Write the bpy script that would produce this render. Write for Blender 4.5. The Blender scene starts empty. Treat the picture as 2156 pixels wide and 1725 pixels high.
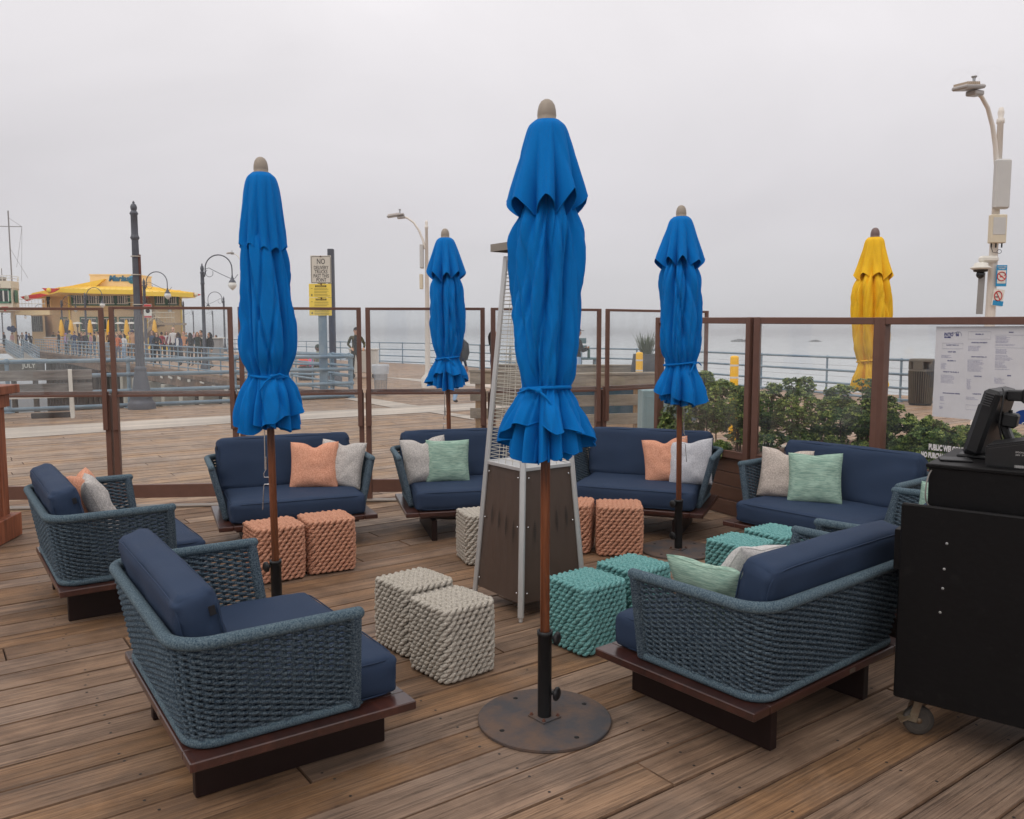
import bpy, bmesh, math, random
from math import sin, cos, pi, radians, sqrt, atan2, exp
from mathutils import Vector, Matrix, noise
random.seed(7)
C = bpy.context.scene.collection
sc = bpy.context.scene
V = Vector
# ------------------------------------------------------------------ camera
EYE = 1.7
PITCH = math.atan(162.5 / 1742.3)
cam_d = bpy.data.cameras.new('camera'); cam = bpy.data.objects.new('camera', cam_d); C.objects.link(cam)
cam.location = (0, 0, EYE); cam.rotation_euler = (pi / 2 - PITCH, 0, 0)
cam_d.sensor_width = 36; cam_d.lens = 36 * 1742.3 / 2156; cam_d.clip_end = 30000; cam_d.clip_start = 0.05
sc.camera = cam
def ray(x, y):
    u = (x - 1078) / 1742.3; v = (y - 862.5) / 1742.3; c, s = cos(PITCH), sin(PITCH)
    return V((u, c - v * s, -s - v * c))
def on_z(x, y, z=0.0):            # point of the picture (2156 px wide) at world height z
    d = ray(x, y); t = (z - EYE) / d.z; return V((d.x * t, d.y * t, z))
def on_y(x, y, Y):                # point of the picture at world depth Y
    d = ray(x, y); t = Y / d.y; return V((d.x * t, Y, EYE + d.z * t))
# ------------------------------------------------------------------ materials
MT = {}
def M(name, col, rough=.6, metal=0, var=.12, scale=6, bump=0, bscale=80, spec=.5, stretch=(1, 1, 1), col2=None, coat=0, detail=6, fac=None, emit=None):
    if name in MT: return MT[name]
    m = bpy.data.materials.new(name); m.use_nodes = True; nt = m.node_tree; N = nt.nodes; L = nt.links
    b = N['Principled BSDF']; b.inputs['Roughness'].default_value = rough; b.inputs['Metallic'].default_value = metal
    b.inputs['Specular IOR Level'].default_value = spec
    if coat: b.inputs['Coat Weight'].default_value = coat; b.inputs['Coat Roughness'].default_value = .2
    tc = N.new('ShaderNodeTexCoord'); mp = N.new('ShaderNodeMapping'); mp.inputs['Scale'].default_value = stretch
    L.new(tc.outputs['Object'], mp.inputs['Vector'])
    nz = N.new('ShaderNodeTexNoise'); nz.inputs['Scale'].default_value = scale; nz.inputs['Detail'].default_value = detail; nz.inputs['Roughness'].default_value = .65
    L.new(mp.outputs[0], nz.inputs['Vector'])
    cr = N.new('ShaderNodeValToRGB')
    c1 = [max(0, c * (1 - var)) for c in col]; c2 = [min(1, c * (1 + var)) for c in col] if col2 is None else list(col2)
    lo, hi = fac or (.3, .7)
    cr.color_ramp.elements[0].position = lo; cr.color_ramp.elements[0].color = (*c1, 1)
    cr.color_ramp.elements[1].position = hi; cr.color_ramp.elements[1].color = (*c2, 1)
    L.new(nz.outputs['Fac'], cr.inputs[0]); L.new(cr.outputs[0], b.inputs['Base Color'])
    if bump:
        n2 = N.new('ShaderNodeTexNoise'); n2.inputs['Scale'].default_value = bscale; n2.inputs['Detail'].default_value = 4
        L.new(mp.outputs[0], n2.inputs['Vector'])
        bp = N.new('ShaderNodeBump'); bp.inputs['Strength'].default_value = bump; bp.inputs['Distance'].default_value = .01
        L.new(n2.outputs['Fac'], bp.inputs['Height']); L.new(bp.outputs[0], b.inputs['Normal'])
    if emit:
        b.inputs['Emission Color'].default_value = (*col, 1); b.inputs['Emission Strength'].default_value = emit
    MT[name] = m; return m
def srgb(r, g, b):
    f = lambda c: (c / 255 / 12.92) if c / 255 <= .04045 else ((c / 255 + .055) / 1.055) ** 2.4
    return (f(r), f(g), f(b))
def flat(name, col, rough=.6, metal=0, spec=.4): return M(name, col, rough, metal, var=.06, scale=5, spec=spec)
def wood(name, ca, cb, cc, rough=.7, su=1.5, sv=30, bump=.4, coat=0, attr=None, rotz=0, knots=False, axis=0, spec=.3):
    """long-grain wood: u along the object's x (axis 0) or z (axis 2)"""
    m = bpy.data.materials.new(name); m.use_nodes = True; nt = m.node_tree; N = nt.nodes; L = nt.links
    b = N['Principled BSDF']; b.inputs['Roughness'].default_value = rough; b.inputs['Specular IOR Level'].default_value = spec
    if coat: b.inputs['Coat Weight'].default_value = coat; b.inputs['Coat Roughness'].default_value = .25
    tc = N.new('ShaderNodeTexCoord'); rt = N.new('ShaderNodeMapping'); rt.inputs['Rotation'].default_value = (0, 0, rotz)
    L.new(tc.outputs['Object'], rt.inputs['Vector'])
    add = N.new('ShaderNodeVectorMath'); add.operation = 'ADD'
    L.new(rt.outputs[0], add.inputs[0])
    if attr:
        at = N.new('ShaderNodeAttribute'); at.attribute_name = attr
        ml = N.new('ShaderNodeVectorMath'); ml.operation = 'MULTIPLY'; ml.inputs[1].default_value = (37, 0, 53)
        L.new(at.outputs['Color'], ml.inputs[0]); L.new(ml.outputs[0], add.inputs[1])
    sc3 = {0: (su, sv, sv * .6), 2: (sv, sv, su)}[axis]
    mp = N.new('ShaderNodeMapping'); mp.inputs['Scale'].default_value = sc3; L.new(add.outputs[0], mp.inputs['Vector'])
    n1 = N.new('ShaderNodeTexNoise'); n1.inputs['Scale'].default_value = 1; n1.inputs['Detail'].default_value = 7; n1.inputs['Roughness'].default_value = .7; n1.inputs['Distortion'].default_value = .6
    L.new(mp.outputs[0], n1.inputs['Vector'])
    mp2 = N.new('ShaderNodeMapping'); mp2.inputs['Scale'].default_value = tuple(x * f for x, f in zip(sc3, ((.5, .16, .16) if axis == 0 else (.16, .16, .5)))); L.new(add.outputs[0], mp2.inputs['Vector'])
    n2 = N.new('ShaderNodeTexNoise'); n2.inputs['Scale'].default_value = 1; n2.inputs['Detail'].default_value = 4
    L.new(mp2.outputs[0], n2.inputs['Vector'])
    r1 = N.new('ShaderNodeValToRGB'); e = r1.color_ramp.elements
    e[0].position = .33; e[0].color = (*ca, 1); e[1].position = .68; e[1].color = (*cc, 1); em = e.new(.5); em.color = (*cb, 1)
    L.new(n1.outputs['Fac'], r1.inputs[0])
    r2 = N.new('ShaderNodeValToRGB'); e = r2.color_ramp.elements
    e[0].position = .3; e[0].color = (.62, .62, .62, 1); e[1].position = .7; e[1].color = (1.25, 1.22, 1.18, 1)
    L.new(n2.outputs['Fac'], r2.inputs[0])
    mx = N.new('ShaderNodeMix'); mx.data_type = 'RGBA'; mx.blend_type = 'MULTIPLY'; mx.inputs[0].default_value = .8
    L.new(r1.outputs[0], mx.inputs[6]); L.new(r2.outputs[0], mx.inputs[7]); out = mx.outputs[2]
    if attr:   # tone of each board
        sp = N.new('ShaderNodeSeparateColor'); L.new(at.outputs['Color'], sp.inputs[0])
        hs = N.new('ShaderNodeHueSaturation'); mr = N.new('ShaderNodeMapRange'); mr.inputs[3].default_value = .88; mr.inputs[4].default_value = 1.1
        L.new(sp.outputs[1], mr.inputs[0]); L.new(mr.outputs[0], hs.inputs['Value'])
        mr2 = N.new('ShaderNodeMapRange'); mr2.inputs[3].default_value = .8; mr2.inputs[4].default_value = 1.12
        L.new(sp.outputs[2], mr2.inputs[0]); L.new(mr2.outputs[0], hs.inputs['Saturation'])
        L.new(out, hs.inputs['Color']); out = hs.outputs[0]
    hsrc = n1.outputs['Fac']
    if knots:
        mk = N.new('ShaderNodeMapping'); mk.inputs['Scale'].default_value = (1.1, 4.2, 1); L.new(add.outputs[0], mk.inputs['Vector'])
        vo = N.new('ShaderNodeTexVoronoi'); vo.inputs['Scale'].default_value = 1.15; L.new(mk.outputs[0], vo.inputs['Vector'])
        rk = N.new('ShaderNodeValToRGB'); e = rk.color_ramp.elements
        e[0].position = .03; e[0].color = (.32, .3, .3, 1); e[1].position = .17; e[1].color = (1, 1, 1, 1)
        L.new(vo.outputs['Distance'], rk.inputs[0])
        m2 = N.new('ShaderNodeMix'); m2.data_type = 'RGBA'; m2.blend_type = 'MULTIPLY'; m2.inputs[0].default_value = .8
        L.new(out, m2.inputs[6]); L.new(rk.outputs[0], m2.inputs[7]); out = m2.outputs[2]
        # worn grey patches
        n3 = N.new('ShaderNodeTexNoise'); n3.inputs['Scale'].default_value = 1.7; n3.inputs['Detail'].default_value = 8; n3.inputs['Roughness'].default_value = .7
        L.new(rt.outputs[0], n3.inputs['Vector'])
        r3 = N.new('ShaderNodeValToRGB'); e = r3.color_ramp.elements
        e[0].position = .5; e[0].color = (0, 0, 0, 1); e[1].position = .72; e[1].color = (.6, .6, .6, 1); L.new(n3.outputs['Fac'], r3.inputs[0])
        m3 = N.new('ShaderNodeMix'); m3.data_type = 'RGBA'; L.new(r3.outputs[0], m3.inputs[0]); L.new(out, m3.inputs[6]); m3.inputs[7].default_value = (*srgb(118, 102, 90), 1); out = m3.outputs[2]
        mc = N.new('ShaderNodeMapping'); mc.inputs['Scale'].default_value = (1.0, 26, 1); L.new(add.outputs[0], mc.inputs['Vector'])
        nc = N.new('ShaderNodeTexNoise'); nc.inputs['Scale'].default_value = 1.6; nc.inputs['Detail'].default_value = 8; nc.inputs['Roughness'].default_value = .75; nc.inputs['Distortion'].default_value = 1.2; L.new(mc.outputs[0], nc.inputs['Vector'])
        rc = N.new('ShaderNodeValToRGB'); e = rc.color_ramp.elements; e[0].position = .36; e[0].color = (.25, .22, .2, 1); e[1].position = .45; e[1].color = (1, 1, 1, 1); L.new(nc.outputs['Fac'], rc.inputs[0])
        m4 = N.new('ShaderNodeMix'); m4.data_type = 'RGBA'; m4.blend_type = 'MULTIPLY'; m4.inputs[0].default_value = .5; L.new(out, m4.inputs[6]); L.new(rc.outputs[0], m4.inputs[7]); out = m4.outputs[2]
        nb = N.new('ShaderNodeTexNoise'); nb.inputs['Scale'].default_value = 2.6; nb.inputs['Detail'].default_value = 9; nb.inputs['Roughness'].default_value = .62; nb.inputs['Distortion'].default_value = .8; L.new(rt.outputs[0], nb.inputs['Vector'])
        rb = N.new('ShaderNodeValToRGB'); e = rb.color_ramp.elements; e[0].position = .36; e[0].color = (.66, .63, .62, 1); e[1].position = .62; e[1].color = (1.12, 1.12, 1.12, 1); L.new(nb.outputs['Fac'], rb.inputs[0])
        m5 = N.new('ShaderNodeMix'); m5.data_type = 'RGBA'; m5.blend_type = 'MULTIPLY'; m5.inputs[0].default_value = .85; L.new(out, m5.inputs[6]); L.new(rb.outputs[0], m5.inputs[7]); out = m5.outputs[2]
        ad_ = N.new('ShaderNodeMath'); ad_.operation = 'MULTIPLY_ADD'; ad_.inputs[1].default_value = 1.5; L.new(rc.outputs[0], ad_.inputs[0]); L.new(n1.outputs['Fac'], ad_.inputs[2]); hsrc = ad_.outputs[0]
    L.new(out, b.inputs['Base Color'])
    bp = N.new('ShaderNodeBump'); bp.inputs['Strength'].default_value = bump; bp.inputs['Distance'].default_value = .006
    L.new(hsrc, bp.inputs['Height']); L.new(bp.outputs[0], b.inputs['Normal'])
    MT[name] = m; return m
def attr_mat(name, rough=.55, spec=.3, sub=0):
    """colour taken from the mesh's own 'col' attribute (leaf and cloth colours)"""
    m = bpy.data.materials.new(name); m.use_nodes = True; N = m.node_tree.nodes; L = m.node_tree.links; b = N['Principled BSDF']
    b.inputs['Roughness'].default_value = rough; b.inputs['Specular IOR Level'].default_value = spec
    a = N.new('ShaderNodeAttribute'); a.attribute_name = 'col'; L.new(a.outputs['Color'], b.inputs['Base Color'])
    if sub:
        tr = N.new('ShaderNodeBsdfTranslucent'); L.new(a.outputs['Color'], tr.inputs[0]); mx = N.new('ShaderNodeMixShader'); mx.inputs[0].default_value = sub
        L.new(b.outputs[0], mx.inputs[1]); L.new(tr.outputs[0], mx.inputs[2]); L.new(mx.outputs[0], N['Material Output'].inputs[0])
    MT[name] = m; return m
def glass_mat(name='window_glass', dirt=.05, tint=(.96, .975, .98), graz=.75):
    m = bpy.data.materials.new(name); m.use_nodes = True; N = m.node_tree.nodes; L = m.node_tree.links; N.remove(N['Principled BSDF']); o = N['Material Output']
    t = N.new('ShaderNodeBsdfTransparent'); t.inputs[0].default_value = (*tint, 1)
    g = N.new('ShaderNodeBsdfGlossy'); g.inputs['Roughness'].default_value = .03; g.inputs[0].default_value = (1, 1, 1, 1)
    lw_ = N.new('ShaderNodeLayerWeight'); lw_.inputs[0].default_value = .5; pw_ = N.new('ShaderNodeMath'); pw_.operation = 'POWER'; pw_.inputs[1].default_value = 4.5; L.new(lw_.outputs['Facing'], pw_.inputs[0]); fr = N.new('ShaderNodeMapRange'); fr.inputs[3].default_value = .03; fr.inputs[4].default_value = graz; L.new(pw_.outputs[0], fr.inputs[0]); m1 = N.new('ShaderNodeMixShader'); L.new(fr.outputs[0], m1.inputs[0]); L.new(t.outputs[0], m1.inputs[1]); L.new(g.outputs[0], m1.inputs[2])
    d = N.new('ShaderNodeBsdfDiffuse'); d.inputs[0].default_value = (.75, .77, .78, 1)
    tc = N.new('ShaderNodeTexCoord'); mp = N.new('ShaderNodeMapping'); mp.inputs['Scale'].default_value = (3, 3, .7); L.new(tc.outputs['Object'], mp.inputs[0])
    nz = N.new('ShaderNodeTexNoise'); nz.inputs['Scale'].default_value = 2; nz.inputs['Detail'].default_value = 6; L.new(mp.outputs[0], nz.inputs['Vector'])
    mr = N.new('ShaderNodeMapRange'); mr.inputs[1].default_value = .35; mr.inputs[2].default_value = .8; mr.inputs[3].default_value = dirt * .4; mr.inputs[4].default_value = dirt * 2.6; L.new(nz.outputs['Fac'], mr.inputs[0])
    m2 = N.new('ShaderNodeMixShader'); L.new(mr.outputs[0], m2.inputs[0]); L.new(m1.outputs[0], m2.inputs[1]); L.new(d.outputs[0], m2.inputs[2]); L.new(m2.outputs[0], o.inputs[0])
    MT[name] = m; return m
# ------------------------------------------------------------------ mesh builder
class MB:
    def __init__(s): s.v = []; s.f = []; s.mi = []; s.sm = []; s.col = []; s.cc = None; s.m = 0
    def add(s, vs, fs, smooth=False, col=None):
        o = len(s.v); s.v += [tuple(v) for v in vs]
        for f in fs: s.f.append([i + o for i in f]); s.mi.append(s.m); s.sm.append(smooth); s.col.append(col if col is not None else s.cc)
        return s
    def box(s, c, d, rot=0, ch=0, X=None):
        hx, hy, hz = d[0] / 2, d[1] / 2, d[2] / 2
        T = Matrix.Translation(c) @ Matrix.Rotation(rot, 4, 'Z') if X is None else X
        if ch <= 0 or min(hx, hy, hz) < ch * 1.2:
            vs = [T @ V((a * hx, b * hy, e * hz)) for a in (-1, 1) for b in (-1, 1) for e in (-1, 1)]
            return s.add(vs, [(0, 1, 3, 2), (4, 6, 7, 5), (0, 4, 5, 1), (2, 3, 7, 6), (0, 2, 6, 4), (1, 5, 7, 3)])
        vs = []; ix = {}
        for a in (-1, 1):
            for b in (-1, 1):
                for e in (-1, 1):
                    for k in range(3):
                        p = [a * hx, b * hy, e * hz]
                        for q in range(3):
                            if q != k: p[q] -= (a, b, e)[q] * ch
                        ix[(a, b, e, k)] = len(vs); vs.append(T @ V(p))
        fs = []
        for k in range(3):
            i, j = [(1, 2), (2, 0), (0, 1)][k]
            for sg in (-1, 1):
                q = []
                for (u, w) in ((-1, -1), (1, -1), (1, 1), (-1, 1)):
                    key = [0, 0, 0]; key[k] = sg; key[i] = u; key[j] = w; q.append(ix[(*key, k)])
                fs.append(q if sg > 0 else q[::-1])
        for k in range(3):
            i, j = [(1, 2), (2, 0), (0, 1)][k]
            for u in (-1, 1):
                for w in (-1, 1):
                    A = [0, 0, 0]; A[k] = -1; A[i] = u; A[j] = w; B = A[:]; B[k] = 1
                    q = [ix[(*A, i)], ix[(*B, i)], ix[(*B, j)], ix[(*A, j)]]; fs.append(q if u * w < 0 else q[::-1])
        for a in (-1, 1):
            for b in (-1, 1):
                for e in (-1, 1):
                    q = [ix[(a, b, e, 0)], ix[(a, b, e, 1)], ix[(a, b, e, 2)]]; fs.append(q if a * b * e > 0 else q[::-1])
        return s.add(vs, fs)
    def bar(s, p, q, w, h, ch=0, up=(0, 0, 1)):
        p, q = V(p), V(q); d = (q - p); l = d.length; d.normalize(); side = d.cross(V(up))
        if side.length < 1e-5: side = d.cross(V((0, 1, 0)))
        side.normalize(); u = side.cross(d)
        X = Matrix(((d.x, side.x, u.x, 0), (d.y, side.y, u.y, 0), (d.z, side.z, u.z, 0), (0, 0, 0, 1))); X.translation = (p + q) / 2
        return s.box(None, (l, w, h), X=X, ch=ch)
    def tube(s, pts, r, n=8, closed=False, cap=True, smooth=True, flatten=None):
        pts = [V(p) for p in pts]; k = len(pts); rs = r if hasattr(r, '__len__') else [r] * k
        vs = []; prev = None
        for i, p in enumerate(pts):
            a = pts[(i - 1) % k] if (closed or i > 0) else p; b = pts[(i + 1) % k] if (closed or i < k - 1) else p
            d = (b - a); d = d.normalized() if d.length > 1e-9 else V((0, 0, 1))
            if prev is None:
                u = V((0, 0, 1)) if abs(d.z) < .9 else V((1, 0, 0)); u = (u - d * u.dot(d)).normalized()
            else:
                u = prev - d * prev.dot(d); u = u.normalized() if u.length > 1e-6 else d.orthogonal().normalized()
            prev = u; w = d.cross(u)
            for j in range(n):
                t = 2 * pi * j / n; vs.append(p + (u * cos(t) * (flatten or 1) + w * sin(t)) * rs[i])
        fs = []
        for i in range(k if closed else k - 1):
            for j in range(n):
                a = i * n + j; b = i * n + (j + 1) % n; c = ((i + 1) % k) * n + (j + 1) % n; d = ((i + 1) % k) * n + j; fs.append((a, b, c, d))
        s.add(vs, fs, smooth)
        if cap and not closed: s.add(vs[:n], [tuple(range(n))[::-1]]); s.add(vs[-n:], [tuple(range(n))])
        return s
    def cyl(s, p, q, r, r2=None, n=16, smooth=True): return s.tube([p, q], [r, r if r2 is None else r2], n, smooth=smooth)
    def lathe(s, prof, n=24, c=(0, 0, 0), smooth=True, ax=None):
        vs = []; k = len(prof)
        for r, z in prof:
            for j in range(n):
                t = 2 * pi * j / n; vs.append(V((c[0] + r * cos(t), c[1] + r * sin(t), c[2] + z)))
        fs = [(i * n + j, i * n + (j + 1) % n, (i + 1) * n + (j + 1) % n, (i + 1) * n + j) for i in range(k - 1) for j in range(n)]
        if ax is not None: vs = [ax @ v for v in vs]
        s.add(vs, fs, smooth)
        if prof[0][0] > 1e-6: s.add(vs[:n], [tuple(range(n))[::-1]])
        if prof[-1][0] > 1e-6: s.add(vs[-n:], [tuple(range(n))])
        return s
    def ell(s, c, r, n=8, m=6, X=None):
        vs = []; c = V(c)
        for i in range(m + 1):
            ph = pi * i / m
            for j in range(n):
                t = 2 * pi * j / n; v = V((r[0] * sin(ph) * cos(t), r[1] * sin(ph) * sin(t), r[2] * cos(ph)))
                vs.append(c + (X @ v if X is not None else v))
        fs = [(i * n + j, (i + 1) * n + j, (i + 1) * n + (j + 1) % n, i * n + (j + 1) % n) for i in range(m) for j in range(n)]
        return s.add(vs, fs, True)
    def prism(s, poly, z0, z1):       # poly counterclockwise in xy
        n = len(poly); vs = [(p[0], p[1], z0) for p in poly] + [(p[0], p[1], z1) for p in poly]
        return s.add(vs, [tuple(range(n))[::-1], tuple(range(n, 2 * n))] + [(i, (i + 1) % n, n + (i + 1) % n, n + i) for i in range(n)])
    def quad(s, a, b, c, d): return s.add([a, b, c, d], [(0, 1, 2, 3)])
    def build(s, name, mats, parent=None, loc=(0, 0, 0), rotz=0):
        me = bpy.data.meshes.new(name); me.from_pydata(s.v, [], s.f)
        for m in (mats if isinstance(mats, (list, tuple)) else [mats]): me.materials.append(m)
        me.polygons.foreach_set('material_index', s.mi); me.polygons.foreach_set('use_smooth', s.sm)
        if any(c is not None for c in s.col):
            at = me.color_attributes.new('col', 'FLOAT_COLOR', 'CORNER'); buf = []
            for f, c in zip(s.f, s.col): buf += ([*(c or (.5, .5, .5)), 1.0]) * len(f)
            at.data.foreach_set('color', buf)
        me.update(); o = bpy.data.objects.new(name, me); C.objects.link(o); o.location = loc; o.rotation_euler = (0, 0, rotz)
        if parent is not None: o.parent = parent
        return o
def thing(name, label, cat, loc=(0, 0, 0), rotz=0, group=None):
    o = bpy.data.objects.new(name, None); C.objects.link(o); o.location = loc; o.rotation_euler = (0, 0, rotz); o.empty_display_size = .1
    return tag(o, label, cat, group)
def tag(o, label=None, cat=None, group=None, kind=None):
    if label: o['label'] = label
    if cat: o['category'] = cat
    if group: o['group'] = group
    if kind: o['kind'] = kind
    return o
def struct(o): o['kind'] = 'structure'; return o
def copy_tree(o, loc=None, rotz=None, parent=None):
    kids = [c for c in C.objects if c.parent == o]
    c = o.copy(); C.objects.link(c); c.parent = parent
    if loc is not None: c.location = loc
    if rotz is not None: c.rotation_euler = (0, 0, rotz)
    for k in kids: copy_tree(k, parent=c)
    return c
def text_mesh(strs, mat, name, parent, X, offset=0, depth=.0):
    """strs: list of (string, size, x, y, align, shear). Flat lettering laid in the plane of X (x right, y up)."""
    mb = MB()
    for (t, size, x, y, al, sh) in strs:
        cu = bpy.data.curves.new('t', 'FONT'); cu.body = t; cu.size = size; cu.align_x = al; cu.shear = sh; cu.offset = offset; cu.extrude = depth; cu.resolution_u = 3
        o = bpy.data.objects.new('t', cu); C.objects.link(o); dg = bpy.context.evaluated_depsgraph_get(); me = bpy.data.meshes.new_from_object(o.evaluated_get(dg))
        mb.add([X @ V((v.co.x + x, v.co.y + y, v.co.z)) for v in me.vertices], [tuple(p.vertices) for p in me.polygons])
        bpy.data.objects.remove(o); bpy.data.curves.remove(cu); bpy.data.meshes.remove(me)
    return mb.build(name, mat, parent)
def frame(o, xd, up=(0, 0, 1)):      # plane matrix: origin o, x along xd, y along up
    xd = V(xd).normalized(); up = V(up); up = (up - xd * up.dot(xd)).normalized(); n = xd.cross(up)
    X = Matrix(((xd.x, up.x, n.x, o[0]), (xd.y, up.y, n.y, o[1]), (xd.z, up.z, n.z, o[2]), (0, 0, 0, 1))); return X
def clip(poly, conv):
    """clip polygon by convex counterclockwise polygon"""
    out = poly
    for i in range(len(conv)):
        a, b = conv[i], conv[(i + 1) % len(conv)]; inp, out = out, []
        side = lambda p: (b[0] - a[0]) * (p[1] - a[1]) - (b[1] - a[1]) * (p[0] - a[0])
        for j in range(len(inp)):
            p, q = inp[j], inp[(j + 1) % len(inp)]; sp, sq = side(p), side(q)
            if sp >= 0: out.append(p)
            if (sp >= 0) != (sq >= 0): t = sp / (sp - sq); out.append((p[0] + t * (q[0] - p[0]), p[1] + t * (q[1] - p[1])))
        if len(out) < 3: return []
    return out
# ------------------------------------------------------------------ world and light (overcast)
w = bpy.data.worlds.new("World"); sc.world = w; w.use_nodes = True; nt = w.node_tree; N = nt.nodes; L = nt.links
bg = N['Background']; bg.inputs['Strength'].default_value = .1
sky = N.new('ShaderNodeTexSky'); sky.sky_type = 'NISHITA'; sky.sun_disc = False
SUN_EL, SUN_AZ = radians(52), radians(215)      # azimuth measured from north (+y) clockwise
sky.sun_elevation = SUN_EL; sky.sun_rotation = SUN_AZ; sky.air_density = 1.6; sky.dust_density = 6; sky.ozone_density = 1
tc = N.new('ShaderNodeTexCoord'); mp = N.new('ShaderNodeMapping'); mp.inputs['Scale'].default_value = (1, 1, 2.6)
L.new(tc.outputs['Generated'], mp.inputs['Vector'])
nz = N.new('ShaderNodeTexNoise'); nz.inputs['Scale'].default_value = 1.5; nz.inputs['Detail'].default_value = 6; nz.inputs['Roughness'].default_value = .5; nz.inputs['Distortion'].default_value = .4
L.new(mp.outputs[0], nz.inputs['Vector'])
sx = N.new('ShaderNodeSeparateXYZ'); L.new(tc.outputs['Generated'], sx.inputs[0])
ramp = N.new('ShaderNodeValToRGB'); e = ramp.color_ramp.elements      # overcast: brighter overhead, bluish grey towards the horizon
e[0].position = 0; e[0].color = (.64, .64, .66, 1); e[1].position = 1; e[1].color = (1.22, 1.18, 1.17, 1)
k = e.new(.14); k.color = (.655, .635, .665, 1); k = e.new(.36); k.color = (.85, .82, .84, 1)
L.new(sx.outputs[2], ramp.inputs[0])
cl = N.new('ShaderNodeMapRange'); cl.inputs[1].default_value = .3; cl.inputs[2].default_value = .7; cl.inputs[3].default_value = 9.0; cl.inputs[4].default_value = 10.8; L.new(nz.outputs['Fac'], cl.inputs[0])
ms = N.new('ShaderNodeVectorMath'); ms.operation = 'SCALE'; L.new(ramp.outputs[0], ms.inputs[0]); L.new(cl.outputs[0], ms.inputs[3])
mx = N.new('ShaderNodeMix'); mx.data_type = 'RGBA'; mx.inputs[0].default_value = .96
L.new(sky.outputs[0], mx.inputs[6]); L.new(ms.outputs[0], mx.inputs[7]); L.new(mx.outputs[2], bg.inputs[0])
sun_d = bpy.data.lights.new('sun', 'SUN'); sun_d.energy = .6; sun_d.angle = radians(32); sun_d.color = (1, .96, .9)
sun = bpy.data.objects.new('sun', sun_d); C.objects.link(sun)
sd = V((sin(SUN_AZ) * cos(SUN_EL), cos(SUN_AZ) * cos(SUN_EL), sin(SUN_EL))); sun.rotation_euler = sd.to_track_quat('Z', 'Y').to_euler()
sc.view_settings.view_transform = 'Standard'; sc.view_settings.look = 'None'; sc.view_settings.exposure = .07; sc.view_settings.gamma = 1; sc.view_settings.use_curve_mapping = False
sc.cycles.use_denoising = True; sc.cycles.max_bounces = 8; sc.cycles.transparent_max_bounces = 24; sc.cycles.sample_clamp_indirect = 4
# ------------------------------------------------------------------ palette
deck_m = wood('deck_wood', srgb(106, 82, 63), srgb(138, 109, 84), srgb(160, 130, 103), rough=.62, su=1.3, sv=120, bump=.6, attr='col', rotz=-radians(36), knots=True, spec=.45)
pale_m = wood('pale_boards', srgb(176, 164, 152), srgb(196, 184, 172), srgb(208, 198, 186), su=.6, sv=12, bump=.3, rotz=-radians(34))
grey_board = wood('grey_boards', srgb(112, 102, 90), srgb(140, 129, 114), srgb(158, 147, 132), su=2, sv=26, bump=.4)
grey_board2 = wood('weathered_boards', srgb(88, 86, 84), srgb(126, 122, 118), srgb(150, 146, 140), su=1.2, sv=22, bump=.4)
red_cedar = wood('red_cedar', srgb(104, 54, 34), srgb(142, 82, 54), srgb(166, 102, 72), su=1.5, sv=20, bump=.2, axis=2, rough=.5)
pole_wood = wood('pole_wood', srgb(66, 34, 18), srgb(112, 62, 34), srgb(136, 80, 48), su=2.4, sv=34, bump=.15, axis=2, rough=.35, spec=.5)
platform_m = wood('dark_stained_wood', srgb(46, 25, 20), srgb(62, 34, 28), srgb(80, 46, 37), su=1.4, sv=14, bump=.06, rough=.32, coat=.35, spec=.5)
leg_m = M('near_black_legs', srgb(34, 19, 16), .5, var=.2, scale=5, spec=.25)  # sofa legs in a tone much darker than the platform
pier_wood = wood('old_pier_timber', srgb(74, 56, 44), srgb(108, 84, 66), srgb(138, 112, 92), su=.6, sv=6, bump=.8, axis=0, rough=.9)
pile_m = M('pile_timber', srgb(66, 56, 46), .9, var=.4, scale=1.2, bump=.6, bscale=8, stretch=(4, 4, .6))
concrete = M('pier_concrete', srgb(206, 200, 186), .9, col2=srgb(150, 142, 128), scale=1.4, bump=.3, bscale=10)
dark_concrete = M('damp_concrete', srgb(70, 66, 60), .9, col2=srgb(108, 102, 92), scale=1.5, bump=.4, bscale=10)
brown_m = M('brown_paint', srgb(108, 76, 64), .45, var=.1, scale=9, bump=.06, bscale=90, spec=.4)
brown_side = M('brown_siding', srgb(104, 70, 52), .55, var=.14, scale=5, bump=.25, bscale=30, stretch=(1, 1, 6))
glass = glass_mat('wind_glass', .034); glass2 = glass_mat('clear_glass', .012, (.985, .99, .99), .4)
navy = M('navy_canvas', srgb(45, 60, 84), .72, var=.07, scale=4, bump=.35, bscale=520, spec=.2)
rope_m = M('blue_green_rope', srgb(46, 66, 84), .8, col2=srgb(122, 138, 148), scale=150, bump=.9, bscale=380, spec=.15, detail=2, fac=(.35, .72))
rail_rope = M('heather_rope_binding', srgb(48, 74, 92), .75, col2=srgb(122, 140, 148), scale=170, bump=.7, bscale=420, spec=.2, detail=2, fac=(.3, .75))
steel_pale = M('brushed_aluminium', (.62, .62, .61), .38, .55, var=.05, spec=.5)
bronze = M('bronze_panel', srgb(84, 69, 60), .45, .15, var=.12, scale=3, spec=.5)
blackp = M('black_paint', (.0042, .0036, .004), .5, col2=(.022, .020, .019), fac=(.58, .9), scale=12, detail=9, bump=.12, bscale=30, spec=.18)
black_plastic = M('black_plastic', (.011, .011, .012), .42, var=.2, scale=30, bump=.08, bscale=300, spec=.35)
dark_cast = M('grey_cast_iron', srgb(88, 90, 98), .5, .2, var=.14, scale=5, bump=.1, bscale=30)
blue_steel = M('blue_grey_paint', srgb(112, 136, 154), .5, 0, var=.14, scale=3, bump=.15, bscale=30, spec=.4, col2=srgb(138, 154, 164))
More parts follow.
